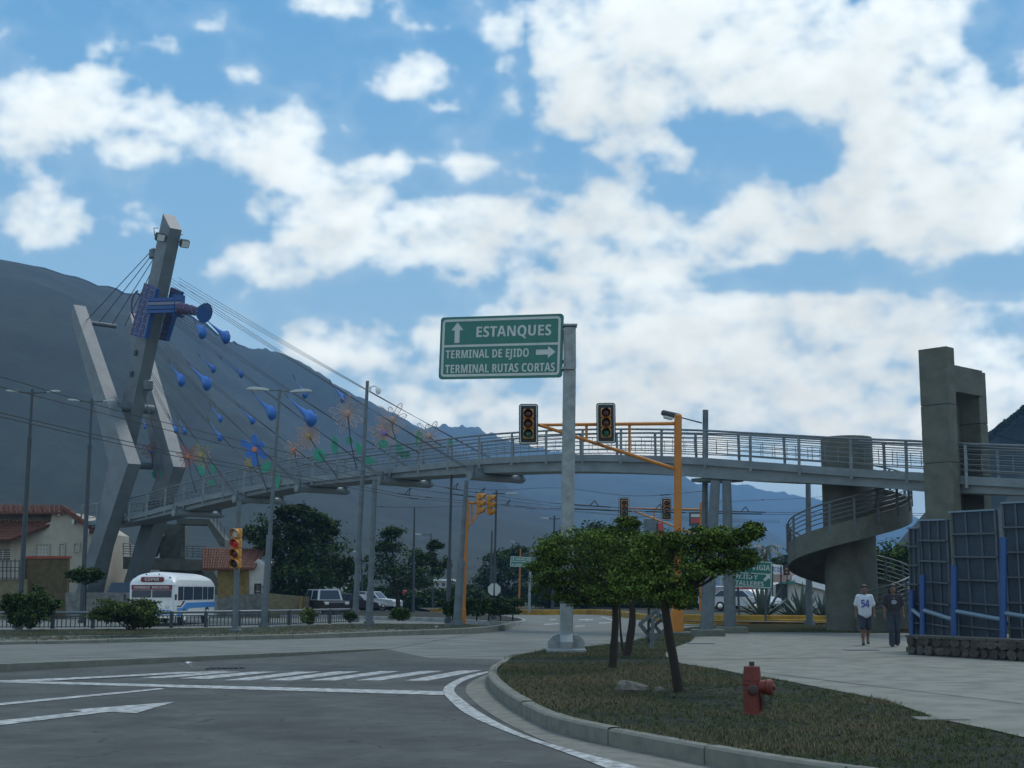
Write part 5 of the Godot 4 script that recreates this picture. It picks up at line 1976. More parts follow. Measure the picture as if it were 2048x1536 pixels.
func foliage_material() -> void:
	var m := StandardMaterial3D.new()
	m.vertex_color_use_as_albedo = true
	m.roughness = 0.9
	m.metallic_specular = 0.25
	m.backlight_enabled = true
	m.backlight = lin(0.02, 0.035, 0.008)
	M.foliage = m

# clumps and trunk given where the photograph shows them, at one distance
func tree_px(called: String, label: String, D: float, trunk: Array, r0: float, clumps: Array, per: int, size: float, one: Color, other: Color, sd: int, grp := "", squash := 0.85, swell := 1.18) -> Node3D:
	var foot := at(trunk[0][0], trunk[0][1], D)
	var t := thing(called, label, "tree", foot, grp)
	var r := RandomNumberGenerator.new()
	r.seed = sd
	var line := []
	var rad := []
	for i in trunk.size():
		line.append(at(trunk[i][0], trunk[i][1], D))
	line = spl(line, 3)
	for i in line.size():
		rad.append(r0 * lerpf(1.0, 0.62, float(i) / line.size()) * r.randf_range(0.93, 1.07))
	var st := mb()
	tube(st, line, rad, 9)
	var fork: Vector3 = line[-1]
	var cl := []
	for c in clumps:
		var k := D / F
		var p := at(c[0], c[1], D) + Vector3(0, 0, r.randf_range(-0.5, 0.5) * c[2] * k * (1.4 if clumps.size() > 4 else 0.3))
		cl.append([p - foot, Vector3(c[2], c[3], c[2] * squash) * k * swell])
		var m := fork.lerp(p, 0.5) + Vector3(0, -0.12 * fork.distance_to(p), 0)
		tube(st, spl([fork, m, p], 3), [r0 * 0.5, r0 * 0.42, r0 * 0.36, r0 * 0.3, r0 * 0.24, r0 * 0.18, r0 * 0.1], 6, false)
	part(st, "trunk", M.bark, t)
	var o := inst(leaf_mesh(cl, per, size, one, other, sd), "crown", M.foliage, t, Transform3D())
	return t

func shrub_px(called: String, label: String, D: float, box_px: Array, per: int, size: float, one: Color, other: Color, sd: int, grp := "") -> Node3D:
	var x: float = (box_px[0] + box_px[2]) * 0.5
	var w: float = (box_px[2] - box_px[0]) * 0.5
	var h: float = (box_px[3] - box_px[1]) * 0.5
	var foot := at(x, box_px[3], D)
	var t := thing(called, label, "shrub", foot, grp)
	var r := RandomNumberGenerator.new()
	r.seed = sd
	var cl := []
	var st := mb()
	for i in 9:
		var a := TAU * i / 9.0 + r.randf() * 0.5
		var q := Vector2(cos(a) * 0.62, sin(a) * 0.55 * (1.0 if i % 2 else 0.5)) if i < 8 else Vector2.ZERO
		var p := at(x + q.x * w, (box_px[1] + box_px[3]) * 0.5 - q.y * h, D) + Vector3(0, 0, r.randf_range(-0.6, 0.6) * w * D / F)
		cl.append([p - foot, Vector3(w * 0.48, h * 0.5, w * 0.5) * D / F * r.randf_range(0.8, 1.15)])
		tube(st, [foot + Vector3(cos(a), 0, sin(a)) * 0.06, foot.lerp(p, 0.6) + Vector3(cos(a) * 0.1, 0, 0), p], [0.03, 0.02, 0.01], 5, false)
	part(st, "stem", M.bark, t)
	inst(leaf_mesh(cl, per, size, one, other, sd), "foliage", M.foliage, t, Transform3D())
	return t

func build_plants() -> void:
	foliage_material()
	var g1 := Color(0.045, 0.08, 0.014)
	var g2 := Color(0.15, 0.205, 0.035)
	var d1 := Color(0.03, 0.056, 0.013)
	var d2 := Color(0.08, 0.125, 0.028)
	var grp := "small trees on the corner lawn"
	var foot := gp(1357, 1383, LAWN_H)
	tree_px("corner_tree", "nearest corner tree with a thick leaning trunk and layered flat crown", -foot.z, [[1358, 1384], [1349, 1330], [1338, 1270], [1330, 1215], [1326, 1185]], 0.085, [[1465, 1086, 55, 26], [1496, 1068, 28, 22], [1405, 1098, 60, 32], [1352, 1078, 48, 24], [1296, 1122, 52, 34], [1400, 1136, 66, 24], [1330, 1158, 60, 32], [1446, 1128, 42, 20], [1352, 1192, 34, 20], [1372, 1206, 24, 16], [1300, 1090, 40, 24], [1420, 1070, 40, 20], [1482, 1112, 36, 24], [1290, 1176, 44, 20], [1250, 1150, 34, 24], [1508, 1056, 20, 14]], 2100, 0.046, g1, g2, 101, grp, 0.9, 1.16)
	foot = gp(1227, 1336, LAWN_H)
	tree_px("corner_tree", "corner tree whose straight dark trunk stands nearest the sign post", -foot.z, [[1225, 1337], [1228, 1290], [1231, 1240], [1229, 1200]], 0.09, [[1118, 1084, 46, 26], [1178, 1076, 52, 28], [1240, 1062, 42, 24], [1258, 1044, 24, 11], [1150, 1118, 60, 30], [1228, 1108, 60, 34], [1102, 1156, 42, 20], [1172, 1160, 56, 26], [1230, 1156, 54, 32], [1092, 1102, 28, 18], [1116, 1178, 44, 18], [1200, 1190, 48, 20], [1156, 1196, 44, 16], [1082, 1130, 26, 16], [1250, 1186, 40, 20]], 1700, 0.052, g1, g2, 102, grp, 0.9, 1.16)
	foot = gp(1252, 1311, LAWN_H)
	tree_px("corner_tree", "corner tree with a bowed trunk just behind the straight one", -foot.z, [[1253, 1312], [1261, 1270], [1265, 1235], [1263, 1198]], 0.105, [[1228, 1086, 50, 30], [1288, 1096, 52, 30], [1200, 1130, 46, 28], [1302, 1142, 52, 34], [1266, 1176, 48, 26], [1330, 1100, 40, 26], [1250, 1130, 50, 30], [1180, 1186, 46, 22], [1310, 1186, 44, 22]], 1500, 0.058, g1, g2, 103, grp, 0.9, 1.16)
	foot = gp(1248, 1303, LAWN_H)
	tree_px("sapling", "thin sapling between the two middle corner trunks", -foot.z, [[1246, 1304], [1241, 1260], [1239, 1210]], 0.035, [[1236, 1185, 26, 18], [1246, 1165, 20, 16]], 420, 0.07, d1, g1, 104, "saplings on the corner lawn")
	foot = gp(1298, 1286, LAWN_H)
	tree_px("sapling", "thin sapling beside the bent square sign", -foot.z, [[1298, 1287], [1297, 1250], [1298, 1210]], 0.05, [[1296, 1190, 30, 18], [1310, 1204, 20, 12]], 420, 0.08, d1, g1, 105, "saplings on the corner lawn")
	foot = gp(1333, 1278, LAWN_H)
	tree_px("sapling", "thin sapling behind the thick leaning trunk", -foot.z, [[1334, 1279], [1332, 1245], [1328, 1215]], 0.05, [[1328, 1196, 30, 18], [1340, 1180, 20, 14]], 420, 0.09, d1, g1, 106, "saplings on the corner lawn")
	# trees beyond the bridge
	grp = "trees beyond the bridge"
	tree_px("dense_tree", "big dark tree behind the four lens signal and the lamp pole", 95.0, [[600, 1234], [600, 1205], [602, 1180]], 0.3, [[600, 1062, 58, 42], [644, 1108, 52, 42], [560, 1098, 46, 50], [612, 1150, 66, 40], [664, 1146, 38, 36], [590, 1026, 36, 24], [524, 1066, 34, 34], [690, 1130, 18, 24], [546, 1160, 36, 34], [600, 1186, 40, 18], [570, 1190, 36, 22], [656, 1060, 22, 20], [630, 1040, 24, 18]], 2000, 0.22, d1 * 0.8, d2 * 0.75, 111, grp)
	tree_px("loose_tree", "airy tree between the thick wire pole and the slim dark pole", 104.0, [[796, 1236], [796, 1200], [790, 1170]], 0.2, [[772, 1090, 32, 24], [800, 1128, 42, 32], [848, 1112, 30, 22], [760, 1136, 34, 32], [842, 1156, 40, 26], [880, 1132, 20, 20], [784, 1066, 22, 14], [868, 1092, 16, 12], [806, 1166, 50, 24]], 1000, 0.2, d1 * 0.8, d2 * 0.8, 112, grp)
	tree_px("dense_tree", "rounded tree behind the small far green sign", 150.0, [[1012, 1226], [1010, 1205], [1008, 1185]], 0.3, [[996, 1120, 30, 22], [1030, 1112, 30, 22], [980, 1160, 30, 28], [1020, 1152, 44, 32], [1058, 1136, 24, 26], [1000, 1190, 46, 22], [1046, 1182, 36, 24]], 1300, 0.3, d1 * 0.8, d2 * 0.8, 113, grp)
	tree_px("dense_tree", "broad dark tree behind the big sign's post", 118.0, [[1170, 1228], [1172, 1200], [1176, 1170]], 0.35, [[1150, 1078, 50, 28], [1206, 1066, 44, 26], [1122, 1120, 46, 34], [1180, 1116, 60, 40], [1246, 1100, 40, 36], [1140, 1160, 60, 36], [1216, 1160, 60, 36], [1270, 1150, 40, 34], [1112, 1190, 50, 26], [1190, 1196, 70, 24]], 1500, 0.26, d1 * 0.8, d2 * 0.8, 114, grp)
	tree_px("dense_tree", "dark tree between the bridge's legs and the corner trees", 112.0, [[1380, 1226], [1380, 1200], [1384, 1180]], 0.3, [[1370, 1150, 40, 36], [1400, 1190, 34, 26], [1340, 1180, 40, 36], [1310, 1130, 36, 30], [1350, 1110, 30, 26]], 1300, 0.26, d1 * 0.8, d2 * 0.8, 115, grp)
	tree_px("dense_tree", "round green tree seen under the helical stair at the right", 82.0, [[1800, 1226], [1800, 1190], [1798, 1160]], 0.25, [[1790, 1106, 44, 26], [1824, 1116, 34, 30], [1772, 1134, 30, 28], [1810, 1150, 44, 30]], 1300, 0.22, d1, d2, 116, grp)
	tree_px("small_tree", "small dark umbrella shaped tree in front of the grey block wall", 57.0, [[170, 1254], [171, 1220], [172, 1170]], 0.04, [[148, 1148, 16, 9], [176, 1142, 22, 12], [190, 1150, 16, 10], [172, 1156, 24, 10]], 700, 0.11, d1 * 0.8, d2 * 0.8, 117)
	for k in 6:
		var x := 905.0 + k * 24.0
		tree_px("young_tree", "young tree with a thin stem, number %s from the yellow signal along the planted median" % ["one", "two", "three", "four", "five", "six"][k], 66.0 + k * 1.5, [[x, 1243 - k * 0.3], [x + 1, 1228], [x + 1, 1218]], 0.04, [[x - 8, 1212, 15, 11], [x + 9, 1206 - k % 2 * 3, 15, 12], [x + 1, 1222, 16, 9]], 420, 0.14, d1 * 0.8, d2 * 0.8, 120 + k, "young trees on the planted median")
	# wooded ground at the far side of the road: single bushes one can tell apart
	grp = "bushes along the far roadside"
	var bush := [[690, 752, 1150, 1232, 132.0], [745, 812, 1168, 1232, 128.0], [812, 900, 1172, 1232, 124.0], [890, 966, 1160, 1230, 140.0], [944, 1010, 1176, 1228, 146.0], [1055, 1120, 1168, 1228, 138.0], [1098, 1180, 1178, 1228, 126.0], [1170, 1250, 1186, 1228, 124.0], [1236, 1320, 1178, 1228, 122.0], [1310, 1400, 1184, 1228, 120.0], [640, 700, 1178, 1226, 126.0]]
	var said := ["left of the airy tree, beyond the camera pole", "at the airy tree's left foot", "at the airy tree's right foot", "behind the yellow signal at the median's tip", "behind the octagonal sign", "behind the small green sign's post", "left of the big sign's post", "right of the big sign's post", "behind the nearest corner trunks", "behind the bent square sign", "behind the dark jeep"]
	for k in bush.size():
		var b = bush[k]
		shrub_px("roadside_bush", "dark green bush " + said[k], b[4], [b[0], b[2], b[1], b[3]], 1000, 0.28, d1 * 0.8, d2 * 0.8, 140 + k, grp)
	shrub_px("roadside_bush", "low tree mass behind the tilted palm right of the sign", 150.0, [1556, 1098, 1700, 1160], 1200, 0.32, d1 * 0.8, d2 * 0.8, 160, grp)
	shrub_px("roadside_bush", "dark bushy slope foot left of the palm", 140.0, [1490, 1110, 1570, 1200], 1200, 0.32, d1 * 0.8, d2 * 0.8, 161, grp)
	# shrubs on the median
	grp = "shrubs on the roadside median"
	shrub_px("median_shrub", "ragged dark shrub at the foot of the leftmost lamp", 54.5, [6, 1172, 112, 1257], 1300, 0.11, d1 * 0.8, d2 * 0.8, 170, grp)
	shrub_px("median_shrub", "dense shrub hiding the bus's front wheel", 54.5, [192, 1192, 334, 1260], 1700, 0.1, d1, Color(0.11, 0.13, 0.03), 171, grp)
	shrub_px("median_shrub", "small rounded shrub right of the thick wire pole", 58.0, [780, 1215, 820, 1241], 300, 0.1, d1, d2, 172, grp)
	shrub_px("median_shrub", "pale flowering shrub against the railing's right end", 57.0, [600, 1214, 636, 1248], 300, 0.1, d2, Color(0.2, 0.19, 0.1), 173, grp)
	shrub_px("median_shrub", "low shrub at the camera pole's foot", 60.0, [688, 1222, 712, 1242], 260, 0.1, d1, d2, 174, grp)
	palm()
	# agaves on the island
	var n := 0
	for q in [[1526, 1236, 74.0, 2.4, "largest agave, between the two sign posts and the white wall"], [1604, 1240, 72.0, 2.0, "spiky agave left of the pole behind the stair tower"], [1648, 1240, 72.0, 1.7, "agave half hidden by the concrete stair tower"], [1578, 1238, 78.0, 1.5, "small agave beside the white rock"]]:
		agave(q[0], q[1], q[2], q[3], q[4], 200 + n)
		n += 1
	# hillside bushes on the dark hill at the right
	for k in 16:
		var x := 1962.0 + k * 7.5
		var y := lerpf(884.0, 792.0, k / 15.0)
		tree_px("hillside_tree", "small dark tree on the crest of the right hand hill", 366.0 - k * 1.8, [[x, y + 16], [x, y + 6]], 0.2, [[x, y + 4, 8, 6], [x + 4, y, 5, 5]], 90, 0.7, d1 * 0.7, d2 * 0.7, 230 + k, "trees on the hill's crest")

func palm() -> void:
	var D := 130.0
	var foot := at(1532, 1226, D)
	foot.y = 0
	var t := thing("palm_tree", "feathery palm rising behind the green PATIO sign", "palm", foot)
	var top := at(1530, 1098, D)
	var st := mb()
	tube(st, [foot, foot.lerp(top, 0.5), top], [0.28, 0.22, 0.18], 8)
	part(st, "trunk", M.bark, t)
	for k in 17:
		var a := TAU * k / 17.0
		var up := 0.9 if k % 3 == 0 else 0.35
		var d := Vector3(cos(a), 0, sin(a))
		st = mb()
		var prev := top
		for i in 9:
			var f := (i + 1) / 9.0
			var p := top + d * (2.0 * f) + Vector3.UP * (up * 1.7 * f - 1.6 * f * f)
			var side := d.cross(Vector3.UP)
			for sg in [-1.0, 1.0]:
				var w := 0.42 * sin(f * PI * 0.9 + 0.25)
				tri(st, prev, p, p + side * sg * w + Vector3(0, -0.18, 0) - d * 0.05)
			prev = p
		part(st, "frond", M.leaf_e, t)

func agave(px: float, py: float, D: float, size: float, label: String, sd: int) -> void:
	var foot := at(px, py, D)
	foot.y = 0.24
	var t := thing("agave_plant", label, "agave", foot, "agaves on the island")
	var r := RandomNumberGenerator.new()
	r.seed = sd
	for k in 22:
		var a := TAU * k / 22.0 * 2.6 + r.randf() * 0.3
		var tilt := lerpf(0.15, 1.15, k / 22.0)
		var d := (Vector3(cos(a), 0, sin(a)) * sin(tilt) + Vector3.UP * cos(tilt)).normalized()
		var s := d.cross(Vector3.UP).normalized()
		var nrm := s.cross(d)
		var L := size * r.randf_range(0.75, 1.05)
		var st := mb()
		var rows := [[0.0, 0.07], [0.3, 0.1], [0.65, 0.075], [1.0, 0.004]]
		for i in 3:
			var f0: float = rows[i][0]
			var f1: float = rows[i + 1][0]
			var p0 := foot + d * L * f0 - Vector3.UP * (0.12 * L * f0 * f0 * tilt)
			var p1 := foot + d * L * f1 - Vector3.UP * (0.12 * L * f1 * f1 * tilt)
			var w0: float = rows[i][1] * size * 0.6
			var w1: float = rows[i + 1][1] * size * 0.6
			hexa(st, [p0 - s * w0, p1 - s * w1, p1 + s * w1, p0 + s * w0], [p0 - nrm * w0 * 0.4 - s * w0 * 0.2, p1 - nrm * w1 * 0.4 - s * w1 * 0.2, p1 - nrm * w1 * 0.4 + s * w1 * 0.2, p0 - nrm * w0 * 0.4 + s * w0 * 0.2])
		part(st, "leaf", M.agave, t)

# ---------------------------------------------------------------- left side: houses, walls, railing, bus
func block_px(parent: Node, called: String, px: Array, D: float, thick: float, mat: Material) -> MeshInstance3D:
	var st := mb()
	var f := []
	for p in px:
		f.append(at(p[0], p[1], D))
	prism(st, f, Vector3(0, 0, -thick))
	return part(st, called, mat, parent)

func tile_roof(parent: Node, el: Vector3, er: Vector3, rr: Vector3, rl: Vector3, n: int, mats: Array) -> void:
	var nrm := (er - el).cross(rl - el).normalized()
	if nrm.y < 0:
		nrm = -nrm
	var st := mb()
	hexa(st, [el - nrm * 0.12, er - nrm * 0.12, rr - nrm * 0.12, rl - nrm * 0.12], [el, er, rr, rl])
	var base := part(st, "roof", M.terracotta_dark, parent)
	var w := el.distance_to(er) / n
	for i in n:
		var f := (i + 0.5) / n
		var a := el.lerp(er, f)
		var b := rl.lerp(rr, f)
		var m := maxi(3, int(a.distance_to(b) / 0.45))
		st = mb()
		for k in m:     # overlapping half round tiles, each a little proud of the one above
			var p := a.lerp(b, float(k) / m)
			var q := a.lerp(b, float(k + 1.08) / m)
			var jig := (er - el).normalized() * rng.randf_range(-0.012, 0.012)
			tube(st, [p + nrm * 0.05 + jig, q + nrm * 0.02 + jig], [w * 0.34, w * 0.29], 7)
		part(st, "tile_course", mats[i % mats.size()], base)

func window_px(parent: Node, px: Array, D: float, cols: int, rows: int, frame: Material) -> void:   # px: x0, y0, x1, y1
	var a := at(px[0], px[1], D)
	var b := at(px[2], px[3], D)
	var w := b.x - a.x
	var h := a.y - b.y
	var c := (a + b) * 0.5
	var st := mb()
	box(st, c + Vector3(0, 0, -0.06), Vector3(w, h, 0.04))
	var win := part(st, "window", M.car_dark, parent)
	st = mb()
	for s in [-1, 1]:
		box(st, c + Vector3(s * (w * 0.5 + 0.03), 0, 0.03), Vector3(0.07, h + 0.14, 0.1))
		box(st, c + Vector3(0, s * (h * 0.5 + 0.03), 0.03), Vector3(w - 0.01, 0.07, 0.096))
	part(st, "frame", frame, win)
	for i in range(1, cols):
		ubar("glazing_bar", M.sign_white, win, c + Vector3(-w * 0.5 + w * i / cols, -h * 0.5, 0.0), c + Vector3(-w * 0.5 + w * i / cols, h * 0.5, 0.0), 0.035, 0.035)
	for i in range(1, rows):
		ubar("glazing_bar", M.sign_white, win, c + Vector3(-w * 0.5, -h * 0.5 + h * i / rows, 0.004), c + Vector3(w * 0.5, -h * 0.5 + h * i / rows, 0.004), 0.035, 0.035)

func build_left() -> void:
	# cream house under the mountain
	var D := 99.0
	var b := at(110, 1233, D)
	b.y = 0
	var t := thing("cream_house", "cream plastered house with red tiled gable roofs at the left edge", "house", b)
	block_px(t, "wall", [[20, 1232], [20, 1078], [102, 1043], [104, 1024], [126, 1022], [189, 1064], [189, 1232]], D, 9.0, M.plaster_cream)
	block_px(t, "wall", [[-180, 1232], [-180, 1070], [20, 1070], [20, 1232]], D + 0.6, 8.0, M.plaster_cream)
	block_px(t, "upper_wall", [[-180, 1016], [104, 1018], [104, 1050], [-180, 1050]], D + 2.6, 0.3, M.plaster_cream)
	tile_roof(t, at(-190, 1027, D - 0.6), at(128, 1024, D - 0.6), at(127, 1012, D + 3.0), at(-190, 1008, D + 3.0), 34, [M.terracotta, M.terracotta_dark])
	tile_roof(t, at(-190, 1084, D - 1.6), at(20, 1080, D - 1.6), at(120, 1044, D + 0.4), at(-150, 1040, D + 0.4), 32, [M.terracotta, M.terracotta_dark])
	tile_roof(t, at(192, 1066, D - 0.4), at(192, 1062, D + 9.0), at(128, 1018, D + 9.0), at(126, 1016, D - 0.4), 16, [M.terracotta_dark, M.terracotta])
	for q in [[148, 1044], [178, 1063], [120, 1027]]:
		var st := mb()
		box(st, at(q[0], q[1], D - 0.2), Vector3(0.16, 0.3, 0.5))
		part(st, "rafter_end", M.wall_white, t)
	window_px(t, [73, 1089, 97, 1115], D - 0.03, 4, 4, M.plaster_cream)
	window_px(t, [120, 1088, 128, 1113], D - 0.03, 2, 5, M.plaster_cream)
	window_px(t, [149, 1087, 158, 1102], D - 0.03, 2, 2, M.plaster_cream)
	window_px(t, [-12, 1098, 24, 1120], D + 0.5, 2, 5, M.plaster_cream)
	# boundary walls in front of it
	D = 86.5
	b = at(92, 1236, D)
	b.y = 0
	t = thing("brown_garden_wall", "tall brown boundary wall with a red coping before the cream house", "wall", b)
	block_px(t, "wall", [[54, 1238], [54, 1117], [136, 1117], [133, 1238]], D, 0.4, M.wall_brown)
	block_px(t, "return_wall", [[46, 1238], [46, 1117], [54, 1117], [54, 1238]], D + 0.4, 2.0, M.wall_brown)
	block_px(t, "coping", [[45, 1117], [45, 1112], [137, 1112], [137, 1117]], D - 0.1, 0.7, M.brick_red)
	b = at(0, 1237, D)
	b.y = 0
	t = thing("tan_garden_wall", "low tan wall topped by iron bars at the far left", "wall", b)
	block_px(t, "wall", [[-260, 1238], [-260, 1160], [54, 1158], [54, 1238]], D - 0.3, 0.3, M.wall_tan)
	for k in 30:
		var x := -200.0 + k * 8.2
		var st := mb()
		bar(st, at(x, 1160, D - 0.45), at(x + 0.5, 1118 + (k % 2) * 2, D - 0.45), 0.05, 0.05)
		part(st, "iron_bar", M.darkpole, t)
	for y in [1122.0, 1135.0, 1142.0, 1156.0]:
		var st := mb()
		bar(st, at(-204, y, D - 0.45), at(46, y, D - 0.45), 0.05, 0.05)
		part(st, "cross_rail", M.darkpole, t)
	b = at(190, 1236, D)
	b.y = 0
	t = thing("grey_block_wall", "low grey block wall between the brown wall and the bus", "wall", b)
	var rows := 6
	for j in rows:        # courses of blocks laid with open joints
		for i in 16:
			var x0 := 131.0 + 8.2 * i + (4.1 if j % 2 else 0.0)
			var y1 := 1238.0 - j * 8.9
			var st := mb()
			var a := at(x0 + 0.35, y1 - 0.4, D)
			var c := at(x0 + 7.85, y1 - 8.5, D)
			box(st, (a + c) * 0.5 + Vector3(0, 0, -0.1 + rng.randf_range(-0.008, 0.008)), Vector3(c.x - a.x, c.y - a.y, 0.2))
			part(st, "block", M.wall_grey, t)
	block_px(t, "mortar_core", [[131, 1238], [131, 1185], [262, 1185], [262, 1238]], D - 0.03, 0.14, M.wall_grey)
	# small houses seen under the bridge
	D = 112.0
	b = at(240, 1228, D)
	b.y = 0
	t = thing("orange_trim_house", "white house with orange bands glimpsed between strut and stairs", "house", b)
	block_px(t, "wall", [[226, 1228], [232, 1088], [330, 1088], [330, 1228]], D, 6.0, M.wall_white)
	block_px(t, "band", [[229, 1096], [229, 1086], [260, 1086], [260, 1096]], D - 0.1, 0.3, M.orange)
	block_px(t, "band", [[228, 1136], [228, 1113], [250, 1113], [250, 1136]], D - 0.1, 0.3, M.brick_red)
	window_px(t, [233, 1097, 246, 1112], D - 0.04, 1, 1, M.wall_white)
	window_px(t, [230, 1140, 244, 1160], D - 0.04, 1, 1, M.wall_white)
	window_px(t, [247, 1140, 272, 1160], D - 0.04, 1, 1, M.wall_white)
	D = 92.0
	b = at(485, 1236, D)
	b.y = 0
	t = thing("ochre_house", "small ochre and white house with a red tiled roof behind the four lens signal", "house", b)
	block_px(t, "wall", [[436, 1236], [436, 1134], [497, 1134], [497, 1236]], D, 5.0, M.plaster_ochre)
	block_px(t, "wall", [[497, 1236], [497, 1138], [515, 1118], [529, 1130], [529, 1236]], D + 0.15, 5.0, M.wall_white)
	block_px(t, "plinth", [[434, 1238], [434, 1198], [470, 1190], [530, 1186], [530, 1238]], D - 0.06, 0.3, M.wall_grey)
	tile_roof(t, at(404, 1138, D - 0.7), at(508, 1137, D - 0.7), at(532, 1098, D + 2.6), at(405, 1096, D + 2.6), 22, [M.terracotta, M.terracotta, M.terracotta_dark])
	window_px(t, [467, 1151, 483, 1167], D - 0.03, 1, 1, M.plaster_ochre)
	window_px(t, [511, 1169, 520, 1196], D + 0.1, 1, 2, M.wood_dark)
	b = at(570, 1236, 90.0)
	b.y = 0
	t = thing("tan_roadside_wall", "low tan wall below the big dark tree", "wall", b)
	block_px(t, "wall", [[530, 1237], [530, 1186], [618, 1194], [618, 1237]], 90.0, 0.3, M.wall_tan)
	block_px(t, "pier", [[598, 1238], [598, 1192], [604, 1192], [604, 1238]], 89.6, 0.3, M.plaster_ochre)
	# far white roofs between the trees
	for q in [[650, 690, 1160, 1178, 210.0, "white flat roofed building far behind the big dark tree"], [868, 905, 1158, 1176, 230.0, "white flat roofed building far behind the airy tree"]]:
		b = at(q[0], 1200, q[4])
		b.y = 0
		t = thing("white_building", q[5], "building", b)
		block_px(t, "wall", [[q[0], 1196], [q[0], q[2] + 4], [q[1], q[2] + 4], [q[1], 1196]], q[4], 10.0, M.wall_white)
		block_px(t, "roof", [[q[0] - 2, q[2] + 4], [q[0] - 2, q[2]], [q[1] + 2, q[2]], [q[1] + 2, q[2] + 4]], q[4] - 0.8, 11.0, M.white)
		for k in 3:
			var x: float = lerpf(q[0], q[1], (k + 0.3) / 3.0)
			window_px(t, [x, q[2] + 8, x + 6, q[2] + 14], q[4] - 0.1, 1, 1, M.wall_white)
	railing()
	bus()

func railing() -> void:
	var line := gpl([[-120, 1257], [100, 1257.5], [330, 1256], [520, 1252.5], [640, 1248], [700, 1246]], MED_H)
	var t := thing("pedestrian_railing", "long low grey railing with pickets along the back of the median", "railing", line[1])
	var total := length_of(line)
	var h := 0.62
	var n := 13
	for i in n + 1:
		var p: Vector3 = along(line, total * i / n)[0]
		ubar("post", M.darkpole, t, p, p + Vector3.UP * (h + 0.04), 0.17, 0.12)
	for i in n:
		var a: Vector3 = along(line, total * i / n)[0]
		var b: Vector3 = along(line, total * (i + 1) / n)[0]
		var st := mb()
		tube(st, [a + Vector3.UP * h, b + Vector3.UP * h], 0.055, 8)
		part(st, "top_rail", M.steelrail, t)
		ubar("lower_rail", M.darkpole, t, a + Vector3.UP * (h - 0.14), b + Vector3.UP * (h - 0.14), 0.05, 0.04)
		ubar("lower_rail", M.darkpole, t, a + Vector3.UP * 0.07, b + Vector3.UP * 0.07, 0.04, 0.03)
		for k in range(1, 9):
			var p := a.lerp(b, k / 9.0)
			ubar("picket", M.darkpole, t, p + Vector3.UP * 0.04, p + Vector3.UP * (h - 0.14), 0.035, 0.03)

